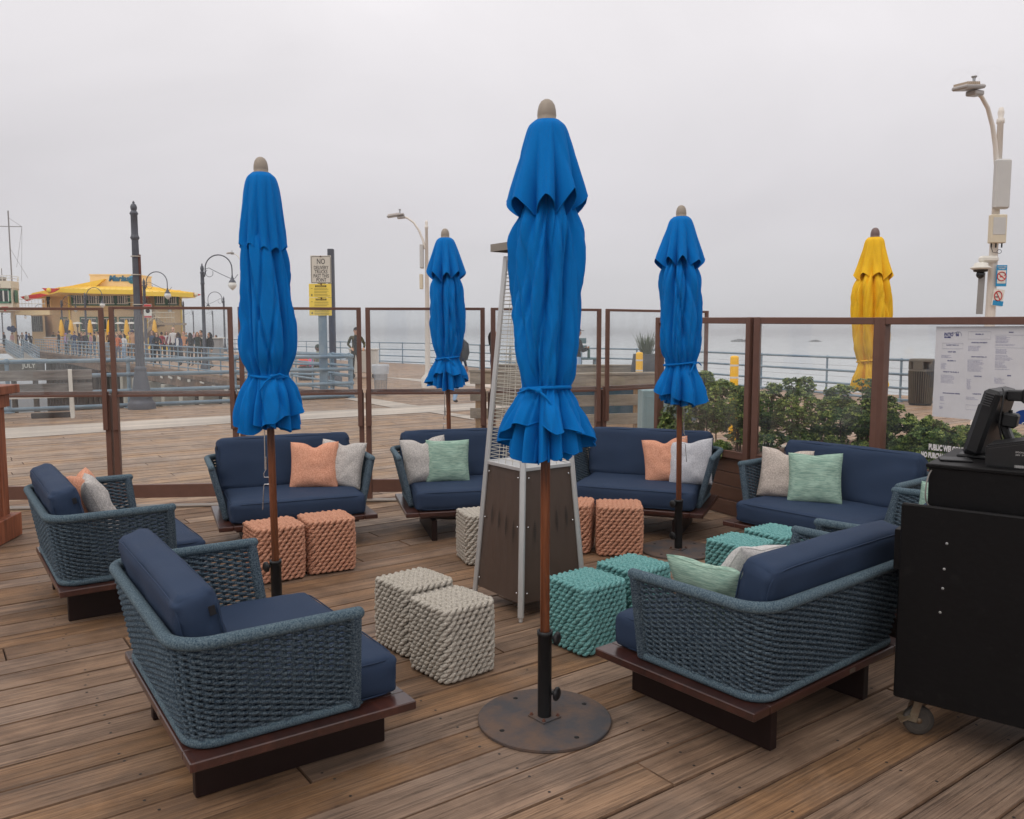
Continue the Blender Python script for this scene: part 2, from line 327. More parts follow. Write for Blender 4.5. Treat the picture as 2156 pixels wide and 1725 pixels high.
white_p = M('white_paint', srgb(222, 218, 208), .5, var=.06, scale=4)
cream_p = M('cream_paint', srgb(214, 202, 178), .6, var=.06, scale=3)
yellow_p = M('yellow_paint', srgb(250, 190, 12), .4, var=.05)
rust = M('rusty_iron', srgb(112, 66, 46), .8, col2=srgb(70, 48, 42), scale=60)
chrome = M('polished_steel', (.7, .7, .7), .2, 1, var=.03)
disc_m = M('weathered_steel_plate', srgb(104, 84, 72), .72, 0, col2=srgb(68, 67, 70), scale=6, bump=.15, bscale=60, detail=8, fac=(.38, .62), spec=.35)
leaf_m = attr_mat('leaf', .42, .45, sub=.18)
cloth_m = attr_mat('cloth', .85, .1)
# ------------------------------------------------------------------ sea, decks
sea = bpy.data.materials.new('sea'); sea.use_nodes = True; N = sea.node_tree.nodes; L = sea.node_tree.links; b = N['Principled BSDF']
b.inputs['Base Color'].default_value = (.42, .45, .45, 1); b.inputs['Roughness'].default_value = .18; b.inputs['IOR'].default_value = 1.33
tc = N.new('ShaderNodeTexCoord'); mp = N.new('ShaderNodeMapping'); mp.inputs['Scale'].default_value = (.16, .55, 1); L.new(tc.outputs['Object'], mp.inputs[0])
n1 = N.new('ShaderNodeTexNoise'); n1.inputs['Scale'].default_value = 1; n1.inputs['Detail'].default_value = 5; L.new(mp.outputs[0], n1.inputs['Vector'])
bp = N.new('ShaderNodeBump'); bp.inputs['Strength'].default_value = .14; bp.inputs['Distance'].default_value = .2; L.new(n1.outputs['Fac'], bp.inputs['Height']); L.new(bp.outputs[0], b.inputs['Normal'])
SEA = -6.0
mb = MB(); mb.add([(14000 * cos(2 * pi * k / 64), 14000 * sin(2 * pi * k / 64), 0) for k in range(64)], [tuple(range(64))])
struct(mb.build('water', sea, loc=(0, 0, SEA)))
FAR = [(25, 4), (16, 13), (11.3, 18.3), (9.5, 20.2), (8.6, 22.6), (7.5, 24.9), (6.45, 27.4)]
CORNER = (-4.17, 21.5)
P1 = [(-30, -6), (25, -6)] + FAR + [(6.2, 28.1), CORNER, (-30, 5)]
P2 = [CORNER, (6.2, 28.1), (4.65, 30.9), (2.7, 32.3), (-1.47, 38.1), (-4.5, 43.9), (-7.5, 47.0), (-14.9, 56), (-10.7, 31.8)]
def hull(ps):
    ps = sorted(set(ps)); lo = []; up = []
    cr = lambda o, a, b: (a[0] - o[0]) * (b[1] - o[1]) - (a[1] - o[1]) * (b[0] - o[0])
    for p in ps:
        while len(lo) > 1 and cr(lo[-2], lo[-1], p) <= 0: lo.pop()
        lo.append(p)
    for p in reversed(ps):
        while len(up) > 1 and cr(up[-2], up[-1], p) <= 0: up.pop()
        up.append(p)
    return lo[:-1] + up[:-1]
def planks(conv, W=.205, gap=.009, ang=radians(36), nails=0, wid=None):
    conv = hull(conv); mb = MB(); ca, sa = cos(ang), sin(ang); rnd = random.Random(3)
    us = [p[0] * ca + p[1] * sa for p in conv]; vs = [-p[0] * sa + p[1] * ca for p in conv]
    v = math.floor(min(vs) / W) * W
    while v < max(vs):
        u = min(us) - rnd.random() * 5
        while u < max(us):
            l = rnd.choice([3.7, 4.3, 4.9, 5.5]); g = gap * rnd.choice((.35, .5, .7, .9, 1.3)); j = rnd.uniform(-.004, .004)
            q = [(u, v + g / 2 + j), (u + l - .005, v + g / 2), (u + l - .005, v + W - g / 2), (u, v + W - g / 2 + j)]
            q = [(a * ca - b * sa, a * sa + b * ca) for a, b in q]; q = clip(q, conv)
            if len(q) > 2:
                c = (rnd.random(), rnd.random(), rnd.random()); z = rnd.uniform(-.0035, 0); n = len(q)
                cen = (sum(p[0] for p in q) / n, sum(p[1] for p in q) / n)
                inn = []
                for i in range(n):    # small eased edge
                    p = V((q[i][0], q[i][1])); a = V(q[i - 1]); b2 = V(q[(i + 1) % n]); d = ((a - p).normalized() + (b2 - p).normalized())
                    inn.append(p + (d.normalized() * .005 if d.length > 1e-4 and (a - p).length > .02 and (b2 - p).length > .02 else V((0, 0))))
                mb.m = 0; vs3 = [(p[0], p[1], z - .06) for p in q] + [(p[0], p[1], z - .007) for p in q] + [(p.x, p.y, z) for p in inn]
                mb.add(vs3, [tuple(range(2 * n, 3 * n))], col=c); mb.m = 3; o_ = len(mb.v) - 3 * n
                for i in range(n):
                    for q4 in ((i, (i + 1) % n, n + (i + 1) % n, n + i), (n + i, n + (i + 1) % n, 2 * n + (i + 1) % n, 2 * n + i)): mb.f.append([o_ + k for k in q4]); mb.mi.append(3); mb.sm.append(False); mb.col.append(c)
                mb.m = 0
                if nails and cen[1] < nails:
                    mb.m = 1
                    for t in [x * .61 for x in range(int((u - 1) / .61), int((u + l) / .61) + 2)]:
                        if u + .05 < t < u + l - .05:
                            for dv in (.042, W - .042):
                                pu, pv = t + rnd.uniform(-.025, .025), v + dv + rnd.uniform(-.015, .015)
                                x, y = pu * ca - pv * sa, pu * sa + pv * ca
                                if -.6 * y - 1 < x < .65 * y + 1 and y > 1.2 and rnd.random() < .8:
                                    rr = .0065; mb.add([(x + rr * cos(k * pi / 3), y + rr * sin(k * pi / 3), z + .0012) for k in range(6)], [(0, 1, 2, 3, 4, 5)], col=c)
            u += l
        v += W
    return mb
edge_m = M('dark_board_edge', srgb(104, 79, 60), .9, var=.45, scale=9, detail=8)  # darker tone on the eased board edges so that the seams show
nail_m = M('nail_heads', (.05, .045, .042), .6, .5)
lightened_deck = wood('lightened_deck_wood', srgb(122, 98, 76), srgb(170, 140, 112), srgb(196, 164, 134), rough=.6, su=1.1, sv=95, bump=.4, attr='col', rotz=-radians(36), knots=True, spec=.45)  # lighter far deck wood: weathering plus some glass veil put into the colour
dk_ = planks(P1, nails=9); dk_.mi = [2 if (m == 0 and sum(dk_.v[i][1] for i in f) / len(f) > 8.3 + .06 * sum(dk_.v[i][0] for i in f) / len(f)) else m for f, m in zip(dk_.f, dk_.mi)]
struct(dk_.build('deck', [deck_m, nail_m, lightened_deck, edge_m]))
struct(planks(P2, W=.205).build('deck', [lightened_deck, nail_m, lightened_deck, edge_m]))
mb = MB(); mb.cc = (.3, .6, .5); P3 = [(-10.7, 31.8), (-14.9, 56), (-30, 84), (-60, 150), (-110, 150), (-75, 100), (-44.8, 78)]
mb.prism(P3[:2] + [(-25, 75), (-34, 92)] + [(-44.8, 78)], -.3, -.012)
mb.prism([(-44.8, 78), (-34, 92), (-50, 130), (-110, 130), (-110, 70), (-60, 78)], -.3, -.012)
struct(mb.build('pier_boardwalk', [lightened_deck]))
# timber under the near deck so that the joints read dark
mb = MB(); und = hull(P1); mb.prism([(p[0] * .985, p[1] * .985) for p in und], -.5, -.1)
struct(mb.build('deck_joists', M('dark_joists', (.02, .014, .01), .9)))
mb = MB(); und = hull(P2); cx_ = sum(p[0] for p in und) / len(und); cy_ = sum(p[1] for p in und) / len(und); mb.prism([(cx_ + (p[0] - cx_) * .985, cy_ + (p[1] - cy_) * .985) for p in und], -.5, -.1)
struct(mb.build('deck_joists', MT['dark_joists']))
# pale board paths laid across the deck
mb = MB()
def strip(ps, z=.006): mb.add([(p[0], p[1], z) for p in ps], [tuple(range(len(ps)))])
G = lambda x, y: tuple(on_z(x, y)[:2])
strip([G(-150, 933), G(23, 923.6), G(496, 891), G(625.7, 885), G(901.7, 869), G(1100, 858), G(1100, 842), G(994, 849.7), G(883, 855), G(823.6, 859), G(633.5, 868), G(496, 875), G(21, 902), G(-150, 909)])
strip([G(775, 838.5), G(885, 856), G(823.6, 859), G(724.7, 840.5)], .010)
strip([G(901.7, 868.5), G(925, 867), G(1003, 878), G(996.8, 884.8)], .010)
strip([G(800, 793.7), G(905, 800), G(1060, 811), G(1060, 819), G(905, 806.5), G(845, 799)])
struct(mb.build('path', pale_m))

# sea air
hz = bpy.data.materials.new('haze'); hz.use_nodes = True; N = hz.node_tree.nodes; L = hz.node_tree.links; N.remove(N['Principled BSDF'])
pv = N.new('ShaderNodeVolumePrincipled'); pv.inputs['Color'].default_value = (.93, .94, .96, 1); pv.inputs['Density'].default_value = .0008; pv.inputs['Anisotropy'].default_value = .1
L.new(pv.outputs[0], N['Material Output'].inputs['Volume'])
mb = MB(); mb.box((0, 0, 3.5), (29000, 29000, 21)); tag(mb.build('haze', hz), kind='stuff')
# ------------------------------------------------------------------ lounge sofas
HW_B, YB_B, YF_B, HW_T, YB_T, YF_T, ZB, ZT = .5326, -.4066, .2116, .6287, -.471, .1786, .262, .657
def u_path(w, yb, yf, r, m=1):
    """open U: from front-left (x=-w) back round to front-right; returns dense points with length parameter"""
    pts = []; L1 = yf - (yb + r); n1 = 60; na = 24; n2 = 110
    for i in range(n1): pts.append((-w, yf - L1 * i / n1))
    for i in range(na): t = pi + pi / 2 * i / na; pts.append((-w + r + r * cos(t), yb + r + r * sin(t)))
    for i in range(n2): pts.append((-w + r + (2 * w - 2 * r) * i / n2, yb))
    for i in range(na): t = 1.5 * pi + pi / 2 * i / na; pts.append((w - r + r * cos(t), yb + r + r * sin(t)))
    for i in range(n1 + 1): pts.append((w, yb + r + L1 * i / n1))
    return pts
PB = u_path(HW_B, YB_B, YF_B, .09); PT = u_path(HW_T, YB_T, YF_T, .13); NP = len(PB)
def shell_pt(i, t):
    i = min(max(i, 0), NP - 1); a = int(i); f = i - a; b = min(a + 1, NP - 1)
    B = V(PB[a]).lerp(V(PB[b]), f); T = V(PT[a]).lerp(V(PT[b]), f); p = B.lerp(T, t)
    return V((p.x, p.y, ZB + (ZT - ZB) * t))
def rounded_cushion(mb, c, d, r, crown=.02, n=(26, 18, 8), wr=.004, seed=0, X=None):
    """upholstered block: rounded box with crowned faces and soft creases near its ends"""
    hx, hy, hz = d[0] / 2, d[1] / 2, d[2] / 2
    def pt(a, b, e):
        p = V((a * hx, b * hy, e * hz)); q = V((max(-hx + r, min(hx - r, p.x)), max(-hy + r, min(hy - r, p.y)), max(-hz + r, min(hz - r, p.z))))
        dd = p - q
        if dd.length > 1e-6: p = q + dd.normalized() * r * min(1, 1)
        bl = crown * (1 - a * a) ** .5 * (1 - b * b) ** .5 if True else 0
        p.z += e * bl * 1.0; p.y += b * crown * .5 * (1 - a * a) * (1 - e * e); p.x += a * crown * .6 * (1 - b * b) * (1 - e * e)
        nn = dd.normalized() if dd.length > 1e-6 else V((0, 0, 1))
        e1 = max(0, abs(a) - .72) / .28
        f = noise.noise(V((p.x * 5 + seed, p.y * 9, p.z * 9))) + e1 * 1.6 * noise.noise(V((p.x * 6 + seed, p.y * 34 + seed, p.z * 40)))
        p += nn * f * wr
        return p
    def grid(nu, nv, fn):
        vs = [fn(-1 + 2 * i / nu, -1 + 2 * j / nv) for i in range(nu + 1) for j in range(nv + 1)]
        return vs, [(i * (nv + 1) + j, (i + 1) * (nv + 1) + j, (i + 1) * (nv + 1) + j + 1, i * (nv + 1) + j + 1) for i in range(nu) for j in range(nv)]
    w = lambda a: sin(a * pi / 2) if abs(a) < 1 else a
    faces = [(n[0], n[1], lambda a, b: pt(w(a), w(b), 1), 0), (n[0], n[1], lambda a, b: pt(w(a), w(b), -1), 1), (n[0], n[2], lambda a, e: pt(w(a), -1, w(e)), 0), (n[0], n[2], lambda a, e: pt(w(a), 1, w(e)), 1), (n[1], n[2], lambda b, e: pt(-1, w(b), w(e)), 1), (n[1], n[2], lambda b, e: pt(1, w(b), w(e)), 0)]
    for nu, nv, fn, fl in faces:
        vs, fs = grid(nu, nv, fn)
        T = X if X is not None else Matrix.Translation(c)
        mb.add([T @ v for v in vs], [f[::-1] if fl else f for f in fs], True)
def weld(o, d=.0004):
    bm = bmesh.new(); bm.from_mesh(o.data); bmesh.ops.remove_doubles(bm, verts=bm.verts, dist=d); bmesh.ops.recalc_face_normals(bm, faces=bm.faces); bm.to_mesh(o.data); bm.free(); return o
plate_m = flat('small_metal_plate', srgb(130, 118, 108), .3, .7); tag_m = flat('woven_tag', srgb(190, 186, 178)); dtag_m = flat('dark_tag', srgb(22, 22, 28))
def make_sofa(loc, rz, label):
    t = thing('lounge_sofa', label, 'sofa', loc, rz, 'navy cushioned rope sofas set in a ring')
    # local frame: sofa faces +y
    mb = MB(); W, D, z1, th = 1.2088, .8622, .2456, .036
    for a, b in ((-W / 2, -W / 2 + .105), (-W / 2 + .1065, W / 2 - .1065), (W / 2 - .105, W / 2)):     # end boards and field, fine joints between
        mb.box(((a + b) / 2, 0, z1 - th / 2), (b - a, D, th), ch=.004)
    mb.box((0, 0, z1 - th - .0175), (W - .26, D - .2, .033))
    mb.build('platform', platform_m, t)
    for sx in (-1, 1):
        m2 = MB(); m2.box((sx * .37, .012, .0845), (.045, .76, .169), ch=.003); m2.build('leg', leg_m, t)
    m2 = MB(); m2.box((.12, -D / 2 - .001, z1 - .018), (.045, .004, .018), ch=.0006); m2.build('name_plate', plate_m, t)
    # woven sides: horizontal ropes going in and out round upright ribs
    mb = MB(); rows = 32; pitch = 4.6
    for k in range(rows):
        tt = (k + .8) / (rows + .6); pts = []; m = 5 * 30
        ph = pi * (k % 2); jit = random.uniform(-.2, .2)
        i = 1.0
        while i <= NP - 2:
            p = shell_pt(i, tt); d = shell_pt(i + .5, tt) - shell_pt(i - .5, tt); nrm = V((d.y, -d.x, 0)).normalized()
            wv = sin(pi * i / pitch + ph); amp = .0068
            pts.append(p + nrm * amp * wv + V((0, 0, .0024 * cos(pi * i / pitch + ph) + .0014 * noise.noise(V((i * .1, k, 0))))))
            i += pitch / 5
        mb.tube(pts, .0070, 5, cap=False)
    i = pitch / 2
    while i < NP - 1:
        mb.tube([shell_pt(i, 0), shell_pt(i, .5), shell_pt(i, 1)], .0035, 4, cap=False); i += pitch
    mb.build('woven_rope_side', rope_m, t)
    # bound rails
    mb = MB(); mb.tube([shell_pt(i * 2.9, 1) + V((0, 0, .004)) for i in range(int(NP / 2.9) + 1)] + [shell_pt(NP - 1, 1)], .0235, 12)
    for i in (0, NP - 1): mb.ell(shell_pt(i, 1) + V((0, 0, .003)), (.0238, .0238, .0238), 12, 8)
    mb.build('arm_rail', rail_rope, t)
    mb = MB(); mb.tube([shell_pt(i * 2.9, .0) + V((0, 0, .006)) for i in range(int(NP / 2.9) + 1)] + [shell_pt(NP - 1, 0) + V((0, 0, .006))], .0215, 12); mb.build('bottom_rail', rail_rope, t)
    for i in (1.5, NP - 2.5):      # bound front posts
        mb = MB(); n = 33 * 4
        mb.tube([shell_pt(i, k / n) for k in range(n + 1)], [.0235 + .0024 * abs(sin(pi * k / 4)) for k in range(n + 1)], 10); mb.build('arm_post', rope_m, t)
    # cushions
    mb = MB(); rounded_cushion(mb, (0, .012, .33), (1.035, .78, .158), .036, .012, seed=rz, wr=.005)
    seat = weld(mb.build('seat_cushion', navy, t))
    mb = MB()
    for zz in (.398, .262):
        pp = []
        for k in range(80):
            a = 2 * pi * k / 80; cx_, sx_ = cos(a), sin(a); q = 14; f = (abs(cx_) ** q + abs(sx_) ** q) ** (-1 / q); pp.append((cx_ * f * .5125, .012 + sx_ * f * .387, zz))
        mb.tube(pp, .0034, 5, closed=True)
    mb.build('piping', navy, seat)
    X = Matrix.Translation((0, -.345, .60)) @ Matrix.Rotation(radians(11), 4, 'X')
    mb = MB(); rounded_cushion(mb, None, (1.1, .155, .435), .045, .012, n=(34, 10, 18), X=X, seed=rz + 5, wr=.0085)
    back = weld(mb.build('back_cushion', navy, t))
    mb = MB()
    for yy in (-.066, .066):
        pp = []
        for k in range(80):
            a = 2 * pi * k / 80; cx_, sx_ = cos(a), sin(a); q = 9; f = (abs(cx_) ** q + abs(sx_) ** q) ** (-1 / q); pp.append(X @ V((cx_ * f * .541, yy, sx_ * f * .207)))
        mb.tube(pp, .0034, 5, closed=True)
    mb.build('piping', navy, back)
    mb = MB(); mb.box(None, (.004, .022, .034), X=X @ Matrix.Translation((.553, .045, .14))); mb.build('tag', dtag_m, back)
    return t
SOFAS = {
 'S1': ((-1.076, 3.416), 34.5, 'navy sofa seen from behind, nearest on the left, with no pillows'),
 'S2': ((-2.539, 5.277), 35.3, 'navy sofa at far left beside the red wood stand, with coral and grey pillows'),
 'S3': ((-1.805, 6.703), -66.4, 'navy sofa behind the left blue umbrella with one coral and one grey pillow on it'),
 'S4': ((-.369, 7.116), -76, 'navy sofa left of the heater with grey and mint pillows by its left arm'),
 'S5': ((1.129, 7.147), -111.7, 'navy sofa behind the right blue umbrella with a coral and a pale grey pillow'),
 'S6': ((2.35, 6.12), -140.5, 'navy sofa under the planter windows with beige and mint pillows at its left arm'),
 'S7': ((2.238, 4.81), 137.5, 'navy sofa mostly hidden behind the black cart, only its arms showing'),
 'S8': ((1.124, 3.759), 129.1, 'navy sofa seen from behind, nearest on the right, beside the black cart')}
s0 = None; SO = {}
for k, (p, a, lb) in SOFAS.items():
    rz = radians(a - 90)
    if s0 is None: s0 = make_sofa((*p, 0), rz, lb); SO[k] = s0
    else: c = copy_tree(s0, (*p, 0), rz); c['label'] = lb; SO[k] = c
def sofa_pt(k, x, y, z):
    (X, Y), a, _ = SOFAS[k]; th = radians(a); return V((X + x * sin(th) + y * cos(th), Y - x * cos(th) + y * sin(th), z))
# ------------------------------------------------------------------ throw pillows
def pillow_mat(name, c1, c2, stripes=False):
    m = M(name, c1, .9, col2=c2, scale=140 if not stripes else 40, bump=.7, bscale=300, spec=.1, detail=3, stretch=(1, 1, 1) if not stripes else (.35, 1, 7), fac=(.36, .64)); return m
P_coral = pillow_mat('coral_wool', srgb(216, 144, 112), srgb(240, 182, 154)); P_grey = pillow_mat('grey_boucle', srgb(170, 164, 159), srgb(222, 216, 210))
P_beige = pillow_mat('beige_boucle', srgb(184, 168, 156), srgb(224, 212, 202)); P_mint = pillow_mat('mint_woven_stripe', srgb(136, 172, 156), srgb(184, 210, 192), True)
P_pale = pillow_mat('pale_grey_wool', srgb(192, 193, 198), srgb(224, 223, 226)); P_white = pillow_mat('white_wool', srgb(206, 202, 200), srgb(228, 224, 220))
def pillow(label, mat, pos, yaw, lean=18, size=.4, roll=0, notch=.03, seed=0, th=.07, group='throw pillows on the sofas'):
    """pos: world point of the bottom middle; yaw: facing direction in degrees"""
    n = 30; mb = MB(); S = size / 2
    for sg in (1, -1):
        vs = []
        for i in range(n + 1):
            for j in range(n + 1):
                a = sin((-1 + 2 * i / n) * pi / 2 * .999); b = sin((-1 + 2 * j / n) * pi / 2 * .999)
                x = a * S * (1 - .075 * (1 - b * b)); y = b * S * (1 - .075 * (1 - a * a))
                y -= notch * exp(-(a / .28) ** 2) * max(0, b) ** 2
                h = th * (max(0, (1 - a ** 4)) ** .55) * (max(0, (1 - b ** 4)) ** .55)
                rim = (1 - a * a) * (1 - b * b); wr = .012 * noise.noise(V((a * 2 + seed, b * 2, seed))) + .006 * noise.noise(V((a * 7 + seed, b * 5 - a * 4, sg)))
                h *= 1 - .35 * exp(-(a / .3) ** 2) * max(0, b) * (notch > .01)
                crease = -.012 * exp(-((a * .8 + b * .5 + .45) / .07) ** 2) * rim * (1 if seed % 2 else .3)
                vs.append(V((x, sg * (h + (wr + crease) * min(1, rim * 4)), y)))
        fs = [(i * (n + 1) + j, (i + 1) * (n + 1) + j, (i + 1) * (n + 1) + j + 1, i * (n + 1) + j + 1) for i in range(n) for j in range(n)]
        X = Matrix.Translation((0, 0, S * cos(radians(lean)) * .96)) @ Matrix.Rotation(radians(lean), 4, 'X') @ Matrix.Rotation(radians(roll), 4, 'Y')
        mb.add([X @ v for v in vs], [f if sg < 0 else f[::-1] for f in fs], True)
    pp = []
    for k in range(60):
        a = 2 * pi * k / 60; q = 20; cx_, sx_ = cos(a), sin(a); f = (abs(cx_) ** q + abs(sx_) ** q) ** (-1 / q); A, B = cx_ * f, sx_ * f
        pp.append(X @ V((A * S * (1 - .075 * (1 - B * B)), 0, B * S * (1 - .075 * (1 - A * A)) - notch * exp(-(A / .28) ** 2) * max(0, B) ** 2)))
    mb.tube(pp, .003, 5, closed=True)
    o = weld(mb.build('throw_pillow', mat, None, pos, radians(yaw - 90)), .0002); return tag(o, label, 'pillow', group)
ZS = .408
pillow('coral pillow in the back corner of the far left sofa', P_coral, sofa_pt('S2', -.26, -.16, ZS), 10, 16, seed=1)
pillow('speckled grey pillow leaning in front of a coral one on the far left sofa', P_grey, sofa_pt('S2', -.12, -.10, ZS), 27, 24, seed=2)
pillow('coral pillow on the sofa behind the left blue umbrella', P_coral, sofa_pt('S3', -.20, -.09, ZS), -84, 18, seed=4, notch=.04)
pillow('speckled grey pillow tucked behind a coral one beside the arm', P_grey, sofa_pt('S3', -.42, -.06, ZS), -100, 17, roll=-4, seed=3)
pillow('speckled grey pillow against the left arm of the sofa left of the heater', P_grey, sofa_pt('S4', .37, -.12, ZS), -74, 16, roll=5, seed=6, notch=.045)
pillow('mint striped pillow in the middle of the sofa left of the heater', P_mint, sofa_pt('S4', .18, -.07, ZS), -84, 17, seed=8, notch=.0, size=.38)
pillow('creased coral pillow behind the pole of the right blue umbrella', P_coral, sofa_pt('S5', -.20, -.09, ZS), -106, 20, roll=8, seed=5, notch=.04)
pillow('pale grey pillow tucked beside the right arm behind a coral one', P_pale, sofa_pt('S5', -.42, -.02, ZS), -128, 18, roll=9, seed=10, notch=.02)
pillow('beige pillow against the left arm of the sofa under the planter windows', P_beige, sofa_pt('S6', .38, -.06, ZS), -118, 17, roll=-2, seed=12, notch=.04)
pillow('mint striped pillow in front of the beige one under the planter windows', P_mint, sofa_pt('S6', .12, -.05, ZS), -118, 20, roll=3, seed=14, notch=.01)
pillow('mint striped pillow half hidden by the black cart', P_mint, sofa_pt('S7', .46, -.18, ZS), 224, 12, roll=-4, seed=16, notch=.01, size=.36)
pillow('mint striped pillow showing over the arm of the nearest sofa on the right', P_mint, sofa_pt('S8', -.36, -.05, ZS - .004), 41, 30, size=.38, seed=18, notch=.01)
pillow('white pillow behind the mint one on the nearest right sofa', P_white, sofa_pt('S8', -.1, .0, ZS), 128, 30, roll=10, seed=20, notch=.01)
# ------------------------------------------------------------------ rope poufs
def pouf_mat(name, c1, c2): return M(name, c1, .8, col2=c2, scale=170, bump=.8, bscale=420, spec=.15, detail=2, fac=(.35, .7))
PF = {'grey': pouf_mat('grey_rope', srgb(184, 176, 163), srgb(228, 220, 207)), 'coral': pouf_mat('coral_rope', srgb(204, 142, 112), srgb(236, 182, 154)), 'teal': pouf_mat('teal_rope', srgb(92, 160, 160), srgb(158, 210, 206))}
def pouf_mesh(a=.315, h=.375, seed=0):
    rnd = random.Random(seed); mb = MB(); r = .045; w = a / 2; L1 = 2 * w - 2 * r; per = 4 * L1 + 2 * pi * r
    mb.box((0, 0, h / 2), (a - .06, a - .06, h - .05), ch=.02)
    def pos(s):
        s %= per; k = 0
        while True:
            if s < L1: q = V((w, -w + r + s)); n = V((1, 0)); break
            s -= L1
            if s < pi * r / 2: t = s / r; q = V((w - r + r * cos(t), w - r + r * sin(t))); n = V((cos(t), sin(t))); break
            s -= pi * r / 2; k += 1
        c, sn = [(1, 0), (0, 1), (-1, 0), (0, -1)][k]; R = lambda v: V((v.x * c - v.y * sn, v.x * sn + v.y * c)); return R(q), R(n)
    rows = 14; cols = round(per / .040); rh = (h - .02) / rows
    for k in range(rows):
        for j in range(cols):
            s = (j + (k % 2) * .5 + .07 * rnd.uniform(-1, 1)) * per / cols; q, n = pos(s); z = .012 + rh * (k + .5) + rnd.uniform(-.0015, .0015)
            tg = V((-n.y, n.x, 0)); n3 = V((n.x, n.y, 0)); tilt = radians(rnd.uniform(5, 15))
            ax = tg * cos(tilt) + V((0, 0, sin(tilt))); up = n3.cross(ax); X = Matrix((ax, n3, up)).transposed()
            bul = .006 * sin(pi * z / h)
            c0 = V((q.x, q.y, z)) + n3 * (bul - .001 + rnd.uniform(-.0015, .0015)); mb.tube([c0 + ax * (.0262 * u) + up * (.0062 * sin(u * 2.2)) - n3 * (.014 * abs(u) ** 2.2) for u in (-1, -.72, -.38, 0, .38, .72, 1)], [.0050, .0086, .0106, .0112, .0106, .0086, .0050], 7)
    nx = 9; ny = 13
    for i in range(nx):
        for j in range(ny):
            x = -w + .012 + (a - .024) * (i + .5) / nx; y = -w + .012 + (a - .024) * (j + .5) / ny
            if abs(x) > w - r and abs(y) > w - r and (abs(x) - w + r) ** 2 + (abs(y) - w + r) ** 2 > (r * .95) ** 2: continue
            t = radians(26 * (1 if j % 2 else -1) + rnd.uniform(-5, 5)); ax = V((cos(t), sin(t), 0)); X = Matrix((ax, V((-ax.y, ax.x, 0)), V((0, 0, 1)))).transposed()
            e = max(abs(x), abs(y)) / w; mb.ell((x, y, h - .008 - .014 * e ** 5 + rnd.uniform(-.001, .001)), (.0245, .0118, .0102), 8, 5, X)
    return mb
POUFS = [('grey', (-.304, 4.06), 40.7, 'grey rope pouf nearest the camera, front one of the grey pair'), ('grey', (-.535, 4.40), 40.5, 'grey rope pouf half hidden behind the front grey pouf'),
 ('grey', (-.225, 6.1), 19.8, 'single grey rope pouf partly hidden by the left side of the heater'),
 ('teal', (.405, 4.404), 38.5, 'teal rope pouf directly behind the front umbrella pole'), ('teal', (.705, 4.70), 41.7, 'teal rope pouf between the front teal pouf and the right sofa arm'),
 ('teal', (1.47, 5.24), 41.7, 'teal rope pouf right of the round base of the right umbrella'), ('teal', (1.79, 5.50), 36, 'farthest teal rope pouf, in front of the sofa under the planter'),
 ('coral', (-1.66, 5.66), 33, 'coral rope pouf crossed by the pole of the left umbrella'), ('coral', (-1.345, 5.88), 28, 'coral rope pouf to the right of the left umbrella pole'),
 ('coral', (.46, 6.42), -12, 'coral rope pouf mostly hidden behind the right side of the heater'), ('coral', (.83, 6.32), -4, 'coral rope pouf fully in view right of the heater')]
pmesh = {}
for col, p, a, lb in POUFS:
    if col not in pmesh:
        o = pouf_mesh(seed=len(pmesh)).build('rope_pouf', PF[col]); pmesh[col] = o
    else: o = pmesh[col].copy(); C.objects.link(o)
    o.location = (*p, 0); o.rotation_euler = (0, 0, radians(a)); tag(o, lb, 'pouf', 'square rope poufs')
    if col == 'coral': o.scale = (1.06, 1.06, 1.03)
# ------------------------------------------------------------------ umbrellas
blue_c = M('blue_canvas', srgb(0, 110, 186), .85, var=.13, scale=2.2, bump=.25, bscale=500, spec=.15); yel_c = M('yellow_canvas', srgb(246, 192, 46), .8, var=.12, scale=5, bump=.25, bscale=500, spec=.15)
taupe = M('taupe_finial', srgb(150, 138, 124), .5, var=.06); mauve = M('brown_finial', srgb(116, 94, 90), .5)
def prof(tab, z):
    for (z0, r0), (z1, r1) in zip(tab, tab[1:]):
        if z0 >= z >= z1: break
    else: return tab[-1][1]
    i = tab.index((z0, r0)); sl = lambda a, b: (b[1] - a[1]) / (b[0] - a[0])
    m0 = sl(tab[i - 1], tab[i + 1]) if i else sl(tab[0], tab[1]); m1 = sl(tab[i], tab[i + 2]) if i + 2 < len(tab) else sl(tab[i], tab[i + 1]); h = z1 - z0; t = (z - z0) / h
    return (2 * t ** 3 - 3 * t * t + 1) * r0 + (t ** 3 - 2 * t * t + t) * h * m0 + (3 * t * t - 2 * t ** 3) * r1 + (t ** 3 - t * t) * h * m1
